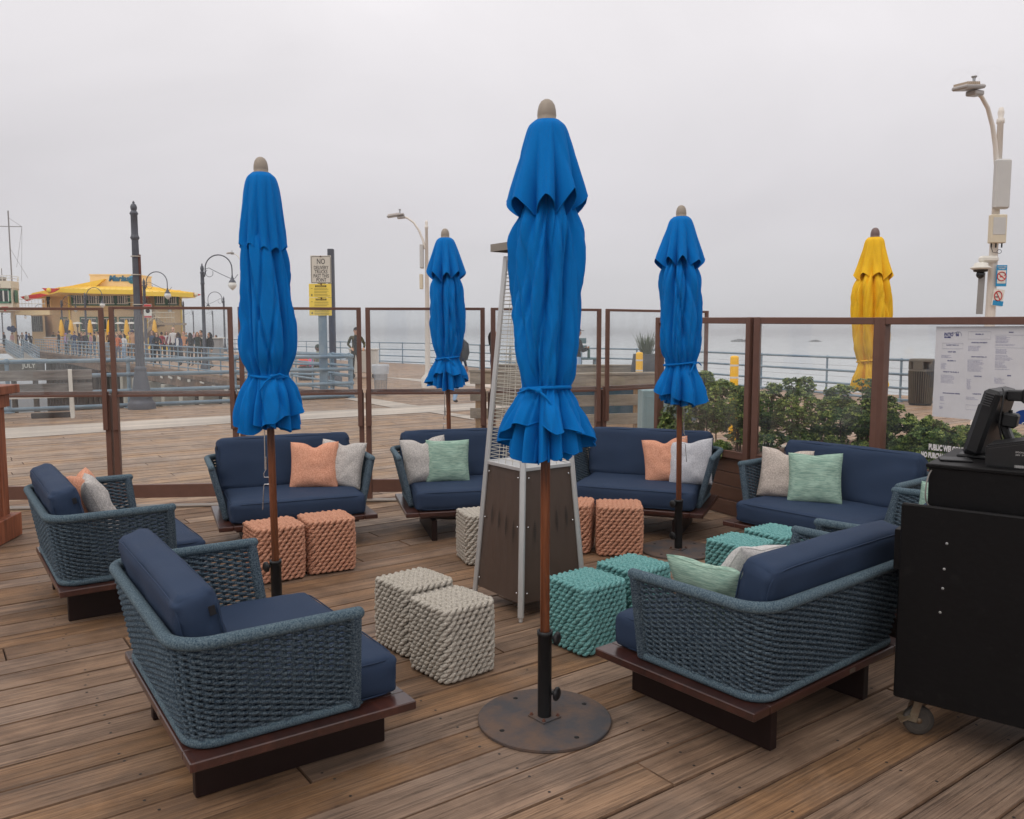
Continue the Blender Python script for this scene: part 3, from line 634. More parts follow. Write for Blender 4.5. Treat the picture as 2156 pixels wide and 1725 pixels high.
def canopy_part(mb, tab, edge, seed, panels=8, N=208, K=70, amp=None, twist=0.0, puck=0.0, wob=.12, sharp=1.5, crease=0.0):
    """closed canopy skin. tab: z->radius; edge: function(angle)->z of the hem; amp: function(z)->fold depth"""
    rnd = random.Random(seed); warp = [rnd.uniform(-.12, .12) for _ in range(6)]; ph = rnd.uniform(0, 6); ztop = tab[0][0]; rr = [rnd.uniform(.65, 1.25) for _ in range(panels * 2)]
    vs = []
    for i in range(K + 1):
        for j in range(N):
            t = 2 * pi * j / N; a = t + wob * sin(2 * t + ph) + wob * .5 * sin(3 * t + warp[0] * 30); q = a * panels / (2 * pi) + ph; f = q - math.floor(q); fe = abs(2 * f - 1) ** sharp
            ze = edge(t, fe, rr[int(math.floor(q)) % panels]); z = ztop + (ze - ztop) * (i / K); zz = max(tab[-1][0], z)
            a = t + twist * (ztop - z) + wob * sin(2 * t + ph) + wob * .5 * sin(3 * t + warp[0] * 30) + (.10 * noise.noise(V((seed, z * 2.2, t * .6))) if twist else 0); q = a * panels / (2 * pi) + ph
            f = q - math.floor(q); w_ = rr[int(math.floor(q)) % panels]; w2_ = rr[(int(math.floor(q)) + 1) % panels]; fold = abs(2 * f - 1) ** sharp     # 0 mid panel .. 1 at the valley
            sm = max(0, (f - .5) * 2); w_ = w_ * (1 - .5 * sm) + w2_ * .5 * sm if f > .5 else w_ * (.5 + f) + rr[(int(math.floor(q)) - 1) % panels] * (.5 - f)
            A = amp(z) * w_; u_ = 2 * f - 1; fine = .010 * noise.noise(V((cos(a) * 3 + seed, sin(a) * 3, z * 1.6))) + .05 * crease * amp(z) * (noise.noise(V((cos(a) * 9 + seed, sin(a) * 9, z * 1.1 + a))) ** 2 - .06)
            side = noise.noise(V((seed * 1.7, math.floor(q) * 3.1, z * 1.4)))
            R = prof(tab, zz); r = R * (1 + .12 * w_ - A * fold - crease * .22 * A * exp(-((u_ - side * .9) / .16) ** 2)) + fine * min(1, R * 7)
            r += puck * .02 * abs(sin(11 * a + seed)) * exp(-((z - 1.46) / .07) ** 2) * -1
            if crease:
                rg = 0
                for q9, (sl_, fr_, dp_) in enumerate(((1.3, 1.2, .030), (-.9, 1.7, .020), (2.4, 2.9, .005))):
                    nn9 = noise.noise(V((cos(t + z * sl_) * fr_ + seed * 1.3, sin(t + z * sl_) * fr_, z * .8 + q9 * 7))); rg += dp_ * max(0, 1 - abs(nn9) * 5.5) - dp_ * .25
                r -= rg * crease * min(1, R * 7) * (1 if z > 1.5 or crease < .5 else max(.25, 1 - (1.5 - z) * 12) if z > 1.40 else .6)
            lean = .03 * crease * noise.noise(V((z * 1.5 + seed, 3, 1))) * min(1, abs(z - 1.46) * 6)
            vs.append(V((max(.026, r) * cos(t + twist * .2) + lean, max(.026, r) * sin(t + twist * .2), z)))
    fs = [(i * N + (j + 1) % N, i * N + j, (i + 1) * N + j, (i + 1) * N + (j + 1) % N) for i in range(K) for j in range(N)]
    mb.add(vs, fs, True); return vs[-N:]
def umbrella(loc, label, seed, kind='A', base=True, rot=0, knob=1, ties=0, crank=None, bottom=1.165, mat=None, fin=None, disc=True, slim=1, bslim=1, tilt=0):
    t = thing('patio_umbrella', label, 'umbrella', loc, rot, 'closed patio umbrellas'); t.rotation_euler = (Matrix.Rotation(tilt, 4, 'Y') @ Matrix.Rotation(rot, 4, 'Z')).to_euler(); mat = mat or blue_c; fin = fin or taupe
    rnd = random.Random(seed); k1, k2 = rnd.uniform(0, 6), rnd.uniform(0, 6)
    mb = MB(); mb.lathe([(.0, 2.652), (.012, 2.651), (.024, 2.643), (.033, 2.628), (.038, 2.607), (.0395, 2.585), (.037, 2.573), (.042, 2.572), (.042, 2.562), (.03, 2.56)], 24); mb.build('finial', fin, t)
    # top flounce
    skirts = {'A': [(2.566, .045), (2.545, .066), (2.50, .083), (2.38, .118), (2.28, .148), (2.15, .182)], 'B': [(2.566, .045), (2.54, .07), (2.47, .088), (2.3, .108), (2.2, .118), (2.08, .13)], 'C': [(2.566, .045), (2.54, .062), (2.48, .075), (2.35, .105), (2.26, .13), (2.15, .165)]}
    he = {'A': 2.215, 'B': 2.155, 'C': 2.215}[kind]; sa = {'A': .045, 'B': .02, 'C': .035}[kind]; tab = [(z, r * slim) for z, r in skirts[kind]]
    mb = MB(); pn = 8
    edge = lambda a, f, w_: he + sa * w_ * (1 - 2.2 * f ** .8) + .012 * sin(2 * a + k2)
    pw = {'A': .62, 'B': .34, 'C': .5}[kind]; pn = {'A': 8, 'B': 10, 'C': 8}[kind]
    e1 = canopy_part(mb, tab, edge, seed + 1, pn, amp=lambda z: .03 + pw * max(0, min(1, (2.56 - z) / .36)) ** 1.1, sharp=1.7, crease=.3)
    mb.tube(e1[::2], .0028, 4, closed=True); mb.build('top_flounce', mat, t)
    # body
    if kind == 'A': bt = [(2.40, .045), (2.27, .088), (2.12, .148), (1.95, .158), (1.75, .154), (1.6, .142), (1.5, .122), (1.46, .113), (1.42, .122), (1.33, .165), (1.24, .195), (1.0, .21)]
    elif kind == 'B': bt = [(2.45, .05), (2.25, .10), (2.12, .122), (1.95, .134), (1.75, .152), (1.6, .148), (1.5, .122), (1.46, .114), (1.42, .124), (1.33, .152), (1.24, .172), (1.0, .18)]
    else: bt = [(2.40, .045), (2.27, .085), (2.14, .128), (1.95, .136), (1.75, .132), (1.6, .122), (1.5, .102), (1.46, .094), (1.42, .104), (1.33, .135), (1.24, .155), (1.0, .165)]
    bt = [(z, r * (bslim if z > 1.43 else 1.0)) for z, r in bt]
    hem = lambda a, f, w_: bottom + .06 + .075 * sin(a + k2) + .018 * sin(3 * a + k1) + .022 * abs(sin(4 * a + k1))
    am = lambda z: .40 + .10 * sin((z - 1.5) * 4) if z > 1.5 else .40 - 2.2 * (1.5 - z) * (z > 1.46) + (0 if z > 1.46 else min(.34, (1.46 - z) * 2.4) - .09)
    mb = MB(); e2 = canopy_part(mb, bt, hem, seed + 2, 7, amp=am, twist=.35 * rnd.choice((-1, 1)), puck=1, wob=.22, sharp=2.2, crease=1.0)
    mb.tube(e2[::2], .003, 4, closed=True)
    bt2 = [(1.45, .085), (1.38, .10), (1.30, .128), (1.2, .145), (1.0, .15)]; bt2 = [(z, r * 1.0) for z, r in bt2]
    e3 = canopy_part(mb, bt2, lambda a, f, w_: bottom - .005 + .022 * sin(2 * a + k1) + .02 * abs(sin(5 * a + k2)), seed + 3, 11, K=24, amp=lambda z: .2 + min(.5, (1.45 - z) * 2.4))
    mb.tube(e3[::2], .003, 4, closed=True)
    bt3 = [(1.40, .05), (1.3, .075), (1.2, .10), (1.0, .11)]
    canopy_part(mb, bt3, lambda a, f, w_: bottom - .012 + .018 * abs(sin(6 * a + k1)), seed + 4, 12, K=20, amp=lambda z: .3 + min(.4, (1.4 - z) * 2))
    mb.build('canopy', mat, t)
    # tie strap
    mb = MB(); rs = prof(bt, 1.46) * 1.035; pts = [V((rs * cos(a) * (1 + .02 * sin(9 * a)), rs * sin(a) * (1 + .02 * sin(9 * a)), 1.462 + .012 * sin(a + k1))) for a in [2 * pi * k / 60 for k in range(60)]]
    mb.tube(pts, .0085, 6, closed=True, flatten=1); a = -pi / 2 + ties; kx = V((rs * cos(a), rs * sin(a), 1.46)); sd_ = V((-sin(a), cos(a), 0)) * (1 if rnd.random() > .5 else -1); nn = V((cos(a), sin(a), 0))
    mb.ell(kx + nn * .006, (.016, .012, .012)); mb.tube([kx + nn * .008, kx + sd_ * .04 + nn * .02 + V((0, 0, .012)), kx + sd_ * .09 + nn * .015 + V((0, 0, -.012))], [.006, .006, .004], 5)
    mb.tube([kx + nn * .008, kx - sd_ * .04 + nn * .018 + V((0, 0, -.03)), kx - sd_ * .07 + nn * .014 + V((0, 0, -.075))], [.006, .006, .004], 5); mb.build('tie_strap', mat, t)
    mb = MB(); mb.cyl((0, 0, .12), (0, 0, 2.56), .0205, n=18); mb.build('pole', pole_wood, t)
    if crank is not None:      # crank rod and hook that hang beside the pole
        a = crank; u = V((cos(a), sin(a), 0)); mb = MB(); p0 = u * .034
        mb.tube([p0 + V((0, 0, 1.22)), p0 + u * .004 + V((0, 0, .99)), p0 + u * .006 + V((0, 0, .93))], .0035, 5)
        mb.tube([p0 + V((0, 0, 1.0)), p0 + V((0, 0, .93))], .006, 6)
        mb.tube([p0 + V((0, 0, .93)), p0 + u * .014 + V((0, 0, .905)), p0 + u * .012 + V((0, 0, .885)), p0 - u * .01 + V((0, 0, .885)), u * .02 + V((0, 0, .885))], .0028, 5)
        mb.tube([u * .02 + V((0, 0, .845)), p0 + u * .012 + V((0, 0, .845)), p0 + u * .016 + V((0, 0, .835)), p0 + u * .028 + V((0, 0, .70))], .0028, 5)
        mb.build('crank_handle', chrome, t)
    if base:
        mb = MB(); mb.lathe([(.0305, .02), (.0305, .385), (.034, .387), (.034, .407), (.0275, .407), (.0275, .36)], 24); mb.build('base_tube', black_plastic, t)
        for z in (.125, .375):
            mb = MB(); x = knob; mb.cyl((x * .026, 0, z), (x * .045, 0, z), .010, n=8); mb.lathe([(.001, 0), (.022, 0), (.030, .005), (.030, .014), (.022, .020), (.001, .021)], 12, ax=Matrix.Translation((x * .044, -.006, z)) @ Matrix.Rotation(-x * .5, 4, 'Z') @ Matrix.Rotation(x * pi / 2, 4, 'Y')); mb.build('locking_knob', black_plastic, t)
        if disc:
            mb = MB(); mb.lathe([(.001, 0), (.290, 0), (.2925, .003), (.2925, .013), (.289, .0155), (.001, .0155)], 64, smooth=False); d = mb.build('base_plate', disc_m, t)
            mb = MB()
            for q in range(4):
                a = q * pi / 2 + .6; mb.lathe([(.011, 0), (.011, .0012), (.001, .0012)], 10, c=(.225 * cos(a), .225 * sin(a), .0155))
            mb.build('bolt_hole', M('hole_dark', (.01, .009, .008), .9), d)
        mb = MB(); mb.box((0, 0, .0195), (.105, .105, .007), rot=radians(40), ch=.001); fp = mb.build('mounting_flange', disc_m, t)
        mb = MB()
        for q in range(4):
            a = q * pi / 2 + radians(85); mb.lathe([(.0085, 0), (.0085, .005), (.005, .006), (.005, .010), (.001, .0105)], 6, c=(.058 * cos(a), .058 * sin(a), .023), smooth=False)
        mb.build('bolt', rust, fp)
    return t
umbrella((.143, 3.50, 0), 'closed blue umbrella standing front centre on a round rusty plate', 11, 'A', rot=0, ties=-.3, bottom=1.175, bslim=.88)
umbrella((-1.345, 4.62, 0), 'closed blue umbrella at left with slim upper flounce, before the coral poufs', 22, 'B', rot=radians(20), knob=-1, ties=.1, crank=radians(-200), bottom=1.17, bslim=.88, tilt=-.010)
umbrella((1.30, 6.34, 0), 'closed blue umbrella at right whose pole crosses a coral pillow', 36, 'A', rot=radians(10), knob=-1, ties=.6, crank=radians(0), bottom=1.165, slim=1.08, bslim=1.02, tilt=-.010)
umbrella((-.585, 7.74, 0), 'smallest closed blue umbrella, rising behind the sofa left of the heater', 45, 'A', rot=radians(5), ties=0, crank=radians(190), bottom=1.185, slim=1.08, bslim=.94, tilt=-.012)
umbrella((3.25, 7.52, -.02), 'closed yellow umbrella standing beyond the planter windows', 58, 'C', rot=radians(60), ties=0, bottom=1.19, mat=yel_c, fin=mauve, disc=True, slim=1.1, bslim=1.12)
# ------------------------------------------------------------------ pyramid heater
HC = V((.107, 5.087, 0)); HA = radians(-99.1)
def hleg(k, z): r = .352 + (.1458 - .352) * z / 2.16; a = HA + k * pi / 2; return V((r * cos(a), r * sin(a), z))
t = thing('patio_heater', 'tall pyramid patio heater with brown panels, silver legs and wire guard', 'patio heater', HC)
for k in range(4):
    mb = MB(); a = HA + k * pi / 2; mb.bar(hleg(k, .02), hleg(k, 2.16), .036, .03, .006, up=(cos(a), sin(a), 0)); mb.cyl(hleg(k, 0), hleg(k, .025), .012, n=10); lg = mb.build('leg', steel_pale, t)
    mb = MB()
    for z in (.16, .55, .84):
        for sg in (-1, 1):
            d = (hleg(k + sg, z) - hleg(k, z)).normalized(); p = hleg(k, z) + d * .04; n_ = V((d.y, -d.x, 0)) * (1 if sg > 0 else -1); n_ = n_ if n_.dot(V((cos(a), sin(a), 0))) > 0 else -n_
            mb.ell(p + n_ * .004, (.006, .006, .006), 8, 5)
    mb.build('screw', chrome, lg)
ridge_m = M('dark_vent', (.012, .010, .009), .8)
for k in range(4):
    A0, B0, A1, B1 = hleg(k, .10), hleg(k + 1, .10), hleg(k, .885), hleg(k + 1, .885); nu, nv = 30, 44; vs = []
    n_ = (B0 - A0).cross(A1 - A0).normalized()
    def pp(u, v, off=0): return A0.lerp(B0, u).lerp(A1.lerp(B1, u), v) + n_ * off
    for i in range(nu + 1):
        for j in range(nv + 1):
            u, v = i / nu, j / nv; lane = (u - .5) * 5.2; ph_ = (v * 2.1 + .25 * math.floor(lane + 100)) ; f = lane - math.floor(lane)
            wv = .5 * (1 - cos(2 * pi * ph_)); rid = max(0, 1 - abs(f - .5 - .22 * sin(2 * pi * v * 1.7)) / .33); e = min(1, min(u, 1 - u) * 9, min(v, 1 - v) * 12)
            vs.append(pp(u, v, -.006 + .0045 * rid * (.3 + .7 * wv) * e))
    mb = MB(); mb.add(vs, [(i * (nv + 1) + j, (i + 1) * (nv + 1) + j, (i + 1) * (nv + 1) + j + 1, i * (nv + 1) + j + 1) for i in range(nu) for j in range(nv)], True)
    pn = mb.build('panel', bronze, t)
    mb = MB(); xs = [(.26, .60), (.42, .56), (.58, .52), (.74, .48)] if k in (0, 2) else [(.24, .49), (.42, .52), (.60, .57), (.78, .60)]
    if k == 3: xs = [(.80, .53), (.62, .555), (.44, .58), (.26, .61)][::-1]
    if k == 0: xs = [(.22, .53), (.42, .555), (.62, .585), (.80, .61)]
    for (u0, v0) in xs:
        for q in range(11):
            dv = (q - 5) * .0155; hw = .026 * (1 - (abs(q - 5) / 6) ** 1.4)
            a, b, c, d = pp(u0 - hw, v0 + dv - .0035, .0022), pp(u0 + hw, v0 + dv - .0035, .0022), pp(u0 + hw, v0 + dv + .0035, .0022), pp(u0 - hw, v0 + dv + .0035, .0022); mb.quad(a, b, c, d)
    mb.build('vent', ridge_m, pn)
    mb = MB(); c0, c1 = hleg(k, .90), hleg(k + 1, .90); c2, c3 = hleg(k, .885), hleg(k + 1, .885)
    mb.bar((hleg(k, .893)), (hleg(k + 1, .893)), .02, .022, .002); mb.build('collar_rail', steel_pale, t)
mb = MB(); q = [hleg(k, .888) for k in range(4)]; q2 = [p * .62 + V((0, 0, .35)) for p in q]
for p in q2: p.z = .915
mb.add(q + q2, [(0, 1, 5, 4), (1, 2, 6, 5), (2, 3, 7, 6), (3, 0, 4, 7), (4, 5, 6, 7)]); mb.build('shelf', steel_pale, t)
mb = MB()
for k in range(4):
    for i in range(52):
        z = .93 + i * (1.17 / 51); f = .97; a, b = hleg(k, z) * f, hleg(k + 1, z) * f; a.z = b.z = z; a, b = a.lerp(b, .04), a.lerp(b, .96); mb.tube([a, b], .0019, 4, cap=False)
    for u in (.3, .5, .7):
        for rng in ((.93, 1.0),): mb.tube([(hleg(k, z) * .97).lerp(hleg(k + 1, z) * .97, u) for z in (.93, 1.5, 2.09)], .0019, 4, cap=False)
mb.build('wire_guard', flat('pale_wire', srgb(206, 202, 190), .4, .4), t)
mb = MB(); mb.cyl((0, 0, .9), (0, 0, 2.12), .05, n=20); mb.build('glass_tube', glass2, t)
mb = MB(); mb.box((0, 0, 2.145), (.22, .22, .03), rot=HA + pi / 4, ch=.004); mb.build('burner_cap', steel_pale, t)
mb = MB(); R_ = HA + pi / 4; mb.box((0, 0, 2.225), (.34, .34, .003), rot=R_)
for k in range(4):
    a = R_ + k * pi / 2; d = V((cos(a), sin(a), 0)); n2 = V((-d.y, d.x, 0)); mb.bar(d * .17 - n2 * .17 + V((0, 0, 2.212)), d * .17 + n2 * .17 + V((0, 0, 2.212)), .003, .045)
mb.cyl((0, 0, 2.15), (0, 0, 2.22), .012); mb.build('reflector', flat('streaked_steel', srgb(150, 140, 128), .3, .8), t)
mb = MB(); p = hleg(0, .79).lerp(hleg(1, .79), .42); n_ = V((cos(HA + pi / 4), sin(HA + pi / 4), 0)); ang = atan2(n_.y, n_.x)
mb.tube([p + n_ * .012 + V((-n_.y * .012 * cos(q), n_.x * .012 * cos(q), .016 * sin(q))) for q in [2 * pi * i / 16 for i in range(16)]], .002, 5, closed=True); mb.build('ring_pull', chrome, t)
# ------------------------------------------------------------------ glazed wind fence
def wfence(name, label, A, B, zt=1.94, low=True, group='glazed brown wind fence panels'):
    A, B = V((*A, 0)), V((*B, 0)); Lg = (B - A).length; d = (B - A).normalized(); rz = atan2(d.y, d.x)
    t = thing(name, label, 'fence panel', A, rz, group); g = .035; mb = MB()
    for x in (g, Lg - g): mb.box((x, 0, .55), (.05, .06, 1.10), ch=.004)
    mb.box((Lg / 2, 0, .15), (Lg - 2 * g - .05, .04, .13), ch=.003); mb.box((Lg / 2, -.012, 1.115), (Lg - 2 * g + .02, .035, .035), ch=.003); mb.build('lower_frame', brown_m, t)
    mb = MB(); q = g + .012
    for x in (q, Lg - q): mb.box((x, -.045, (zt + .76) / 2), (.045, .028, zt - .76), ch=.003)
    mb.box((Lg / 2, -.045, zt - .013), (Lg - 2 * q - .045, .026, .026), ch=.002); mb.box((Lg / 2, -.047, 1.092), (Lg - 2 * q - .045, .022, .022), ch=.002); mb.build('sliding_frame', brown_m, t)
    mb = MB(); mb.box((Lg / 2, -.045, (zt + 1.1) / 2 - .01), (Lg - 2 * q - .045, .006, zt - 1.1 - .03)); mb.build('glass_pane', glass, t)
    mb = MB(); mb.box((Lg / 2, 0, .655), (Lg - 2 * g - .05, .006, .87)); mb.build('glass_pane', glass, t)
    for x in (g, Lg - g):
        mb = MB(); mb.box((x, -.036, 1.075), (.036, .012, .11), ch=.002)
        for z in (1.03, 1.05, 1.10, 1.12):
            for e in (-.009, .009): mb.ell((x + e, -.043, z), (.004, .003, .004), 6, 4)
        mb.build('clamp', flat('brown_metal', srgb(96, 68, 56), .35, .3), t)
    return t
fx = lambda x, Y: (on_y(x, 700, Y).x, Y)
N_ = [fx(-190, 7.85), fx(229, 7.98), fx(498, 8.1), fx(766, 8.3), fx(1026, 8.35), fx(1266, 8.75), fx(1487, 9.6)]
lbs = ['glazed fence panel at far left, behind the red wood stand', 'glazed fence panel left, the big grey lamp post showing through it', 'glazed fence panel behind the left blue umbrella, showing the yellow notices post', 'glazed fence panel behind the smallest blue umbrella', 'glazed fence panel behind the heater and the front blue umbrella', 'glazed fence panel between the front and the right blue umbrellas']
for i in range(6): wfence('wind_fence_panel', lbs[i], N_[i], N_[i + 1], zt=1.945 if i else 1.935)
mb = MB()      # floor track under the fence
for i in range(6):
    a, b = V((*N_[i], .012)), V((*N_[i + 1], .012)); mb.bar(a + V((0, -.05, 0)), b + V((0, -.05, 0)), .10, .016, .003)
tag(mb.build('floor_track', flat('worn_track', srgb(150, 140, 130), .5, .3)), 'low metal floor track running along under the glazed fence', 'floor track')
# ------------------------------------------------------------------ planter wall with windows
W_ = [(1.52, 8.62, 1.853), (2.155, 7.40, 1.834), (3.09, 6.95, 1.824), (4.45, 4.85, 1.80)]
def pwall(i, label):
    (x0, y0, z0), (x1, y1, z1) = W_[i], W_[i + 1]; A, B = V((x0, y0, 0)), V((x1, y1, 0)); Lg = (B - A).length; d = (B - A).normalized(); rz = atan2(d.y, d.x)
    t = thing('planter_window_wall', label, 'glazed wall', A, rz, 'brown window walls of the planter'); gb, gt = .60, .0
    sl = lambda x: z0 + (z1 - z0) * x / Lg
    mb = MB(); hh = [0, .14, .27, .40, .535]
    for a, b in zip(hh, hh[1:]): mb.box((Lg / 2, .02 + (.012 if a == 0 else 0) * -1, (a + b) / 2), (Lg - .002, .05 + (.02 if a == 0 else 0), b - a - .006), ch=.004)
    mb.build('siding', brown_side, t)
    mb = MB(); pw = .055
    for x in (pw / 2 + .004, Lg - pw / 2 - .004): mb.box((x, -.005, (sl(x)) / 2 + .0), (pw, .085, sl(x)), ch=.004)
    mb.bar((pw + .004, -.005, sl(pw) - .03), (Lg - pw - .004, -.005, sl(Lg - pw) - .03), .08, .058, .004); mb.box((Lg / 2, -.005, .57), (Lg - 2 * pw - .008, .08, .06), ch=.004)
    mb.box((Lg / 2, -.035, .603), (Lg - 2 * pw - .01, .03, .012), ch=.002); mb.build('window_frame', brown_m, t)
    mb = MB(); mb.add([(pw, -.0, .60), (Lg - pw, -.0, .60), (Lg - pw, 0, sl(Lg) - .055), (pw, 0, sl(0) - .055), (pw, .006, .60), (Lg - pw, .006, .60), (Lg - pw, .006, sl(Lg) - .055), (pw, .006, sl(0) - .055)], [(0, 1, 2, 3), (7, 6, 5, 4), (0, 4, 5, 1), (2, 6, 7, 3), (1, 5, 6, 2), (0, 3, 7, 4)])
    mb.build('glass_pane', glass2, t); return t, rz, A, d, Lg
pwall(0, 'brown glazed planter wall farthest from the cart, with the utility box behind its glass'); pwall(1, 'brown glazed planter wall between its two double posts, behind the sofa')
tw, rzw, Aw, dw, Lw = pwall(2, 'brown glazed planter wall at right, carrying the menu poster')
soil = M('bark_mulch', srgb(82, 58, 46), .95, col2=srgb(132, 100, 80), scale=60, bump=1, bscale=90, detail=5)
nv_ = [V((0.88, 1.0 * .2, 0)), V((.9, .42, 0)), V((.62, .8, 0)), V((.2, 1.0, 0))]
mb = MB(); rnd = random.Random(4); F_ = [V((a, b, 0)) for a, b, _ in W_]; Bk = [F_[i] + [V((1.15, .1, 0)), V((1.1, .45, 0)), V((.75, .85, 0)), V((.3, 1.15, 0))][i] for i in range(4)]
for i in range(3):
    nu, nw = 40, 18; vs = []
    for a in range(nu + 1):
        for b in range(nw + 1):
            p = F_[i].lerp(F_[i + 1], a / nu).lerp(Bk[i].lerp(Bk[i + 1], a / nu), b / nw * .96 + .03); vs.append(V((p.x, p.y, .50 + .02 * noise.noise(p * 3) + .018 * noise.noise(p * 14))))
    mb.add(vs, [(a * (nw + 1) + b, (a + 1) * (nw + 1) + b, (a + 1) * (nw + 1) + b + 1, a * (nw + 1) + b + 1) for a in range(nu) for b in range(nw)], True)
for _ in range(2600):
    i = rnd.choice((0, 0, 1, 1, 2)); p = F_[i].lerp(F_[i + 1], rnd.random()).lerp(Bk[i].lerp(Bk[i + 1], .5), rnd.random() * .95 + .04) if rnd.random() < .6 else F_[i].lerp(F_[i + 1], rnd.random()).lerp(Bk[i].lerp(Bk[i + 1], rnd.random()), rnd.random())
    a = rnd.random() * 6; l, w_ = rnd.uniform(.008, .022), rnd.uniform(.004, .009); d1 = V((cos(a), sin(a), rnd.uniform(-.4, .4))) * l; d2 = V((-sin(a), cos(a), rnd.uniform(-.5, .5))) * w_; c = V((p.x, p.y, .515 + rnd.uniform(0, .014)))
    mb.quad(c - d1 - d2, c + d1 - d2, c + d1 + d2, c - d1 + d2)
tag(mb.build('bark_mulch', soil), kind='stuff')
t = thing('planter_curb', 'low grey concrete edging at the back of the planter bed', 'planter edge', (0, 0, 0))
mb = MB()
for i in range(3): mb.bar(Bk[i] + V((0, 0, .28)), Bk[i + 1] + V((0, 0, .28)), .1, .5, .01)
mb.build('curb', concrete, t)
# ------------------------------------------------------------------ shrubs
def shrub(name, label, c, blobs, dens, seed, stems=3, group='evergreen shrubs in the planter', warm=.0, leaf=.02, bright=1.0, base=.5):
    rnd = random.Random(seed); t = thing(name, label, 'shrub', (c[0], c[1], base), 0, group); mb = MB()
    for (x, y, z, rx, ry, rz_) in blobs:
        rx *= 1.16; ry *= 1.1
        n = int(dens * (rx * ry * rz_) ** .667 * 15500)
        for _ in range(n):
            while True:
                u = V((rnd.uniform(-1, 1), rnd.uniform(-1, 1), rnd.uniform(-1, 1)))
                if u.length < 1: break
            u = u * (u.length ** -.45) if u.length > .05 else u
            if u.length > 1.08: u.normalize()
            p = V((x + u.x * rx, y + u.y * ry, z + u.z * rz_)); g = noise.noise((p + V((seed, seed, 0))) * 6.5)
            if g < -.16: continue
            p += V((noise.noise(p * 9), noise.noise(p * 9 + V((5, 5, 5))), noise.noise(p * 9 + V((9, 1, 3))))) * .05
            tip = max(0, u.z * .5 + .5); up = V((u.x * .6, u.y * .6, .75 + rnd.uniform(-.3, .5))).normalized(); k = rnd.choice((4, 5, 6))
            young = rnd.random() < .12 + .36 * tip ** 2
            for q in range(k):
                a = 2 * pi * q / k + rnd.random(); side = up.orthogonal().normalized(); side = Matrix.Rotation(a, 3, up) @ side
                dirn = (side * rnd.uniform(.7, 1.1) + up * rnd.uniform(.25, .9)).normalized(); l = leaf * rnd.uniform(.75, 1.35); wd = dirn.cross(up).normalized() * l * .36; nn = dirn.cross(wd).normalized() * l * .14
                if young: col = V((.26, .35, .07)).lerp(V((.42, .47, .14)), rnd.random())
                else: col = V((.055, .11, .028)).lerp(V((.14, .215, .052)), rnd.random())
                if warm and rnd.random() < warm: col = col.lerp(V((.16, .13, .05)), .5)
                col = col * bright; b0 = p; m_ = p + dirn * l * .55
                mb.add([b0, m_ + wd + nn, p + dirn * l, m_ - wd + nn, m_ - nn * .6], [(0, 4, 1), (4, 2, 1), (0, 3, 4), (4, 3, 2)], False, tuple(col))
    mb.build('foliage', leaf_m, t)
    mb = MB()
    for s_ in range(stems):
        bx = rnd.uniform(-.05, .05); by = rnd.uniform(-.05, .05); b_ = blobs[s_ % len(blobs)]; p0 = V((bx, by, -.03)); p3 = V((b_[0], b_[1], b_[2])); m1 = p0.lerp(p3, .4) + V((rnd.uniform(-.03, .03), 0, .03))
        mb.tube([p0, m1, p3], [.009, .007, .003], 6)
        for q in range(5):
            e_ = p3 + V((rnd.uniform(-1, 1) * b_[3] * .8, rnd.uniform(-1, 1) * b_[4] * .8, rnd.uniform(-.3, .9) * b_[5])); mb.tube([m1.lerp(p3, q / 5), (m1 + e_) / 2 + V((0, 0, .02)), e_], [.005, .004, .002], 5)
    mb.build('stem', M('bark', srgb(96, 78, 60), .9, var=.3, scale=20), t); return t
def at(x, Y): p = on_y(x, 700, Y); return (p.x, Y)
shrub('planter_shrub', 'olive green shrub right behind the right blue umbrella, leftmost in the planter', at(1447, 8.5), [(0, 0, .33, .22, .18, .20), (.0, .05, .55, .14, .14, .13), (-.13, 0, .22, .13, .12, .15)], 3.2, 1, bright=1.25, warm=.3)
shrub('planter_shrub', 'tall yellowish green shrub in front of the yellow bollard', at(1502, 8.25), [(0, 0, .5, .21, .18, .19), (.10, .0, .62, .12, .12, .11), (-.08, .0, .7, .08, .08, .13), (.06, 0, .3, .12, .12, .10)], 3.2, 2, bright=1.3, warm=.25)
shrub('planter_shrub', 'dark green shrub just left of the nearest double post', at(1560, 8.0), [(0, 0, .44, .17, .16, .18), (.02, .0, .22, .14, .12, .12), (.03, .02, .6, .11, .1, .09)], 3.3, 3)
shrub('planter_shrub', 'small round shrub low in the mulch beside the yellow bollard', at(1523, 7.75), [(0, 0, .09, .09, .08, .08)], 4.5, 4, stems=1)
shrub('planter_shrub', 'shrub just right of the nearest double post, with a leggy bottom', at(1622, 7.75), [(0, 0, .48, .15, .15, .19), (.02, 0, .2, .12, .1, .14), (.04, 0, .66, .07, .07, .06)], 2.6, 5)
shrub('planter_shrub', 'tall shrub with two upright leafy tips in the middle of the planter', at(1688, 7.6), [(0, 0, .46, .20, .17, .20), (-.06, .0, .68, .06, .06, .10), (.06, .0, .70, .07, .06, .10), (.04, .0, .24, .14, .12, .13)], 3.0, 6, bright=1.1)
shrub('planter_shrub', 'broad dark shrub in the middle of the planter right of the twin tips', at(1763, 7.5), [(0, 0, .44, .22, .18, .18), (.04, .0, .62, .14, .12, .1), (-.04, 0, .22, .15, .12, .12)], 3.0, 7)
shrub('planter_shrub', 'shrub left of the second double post, in front of the yellow umbrella', at(1832, 7.3), [(0, 0, .46, .16, .15, .19), (.0, .0, .7, .09, .09, .09), (.02, 0, .22, .11, .1, .12)], 3.0, 8)
shrub('planter_shrub', 'thin open shrub right of the second double post', at(1880, 7.2), [(0, 0, .46, .08, .1, .14), (-.02, 0, .2, .06, .06, .12), (.0, .0, .62, .05, .05, .05)], 3.0, 9)
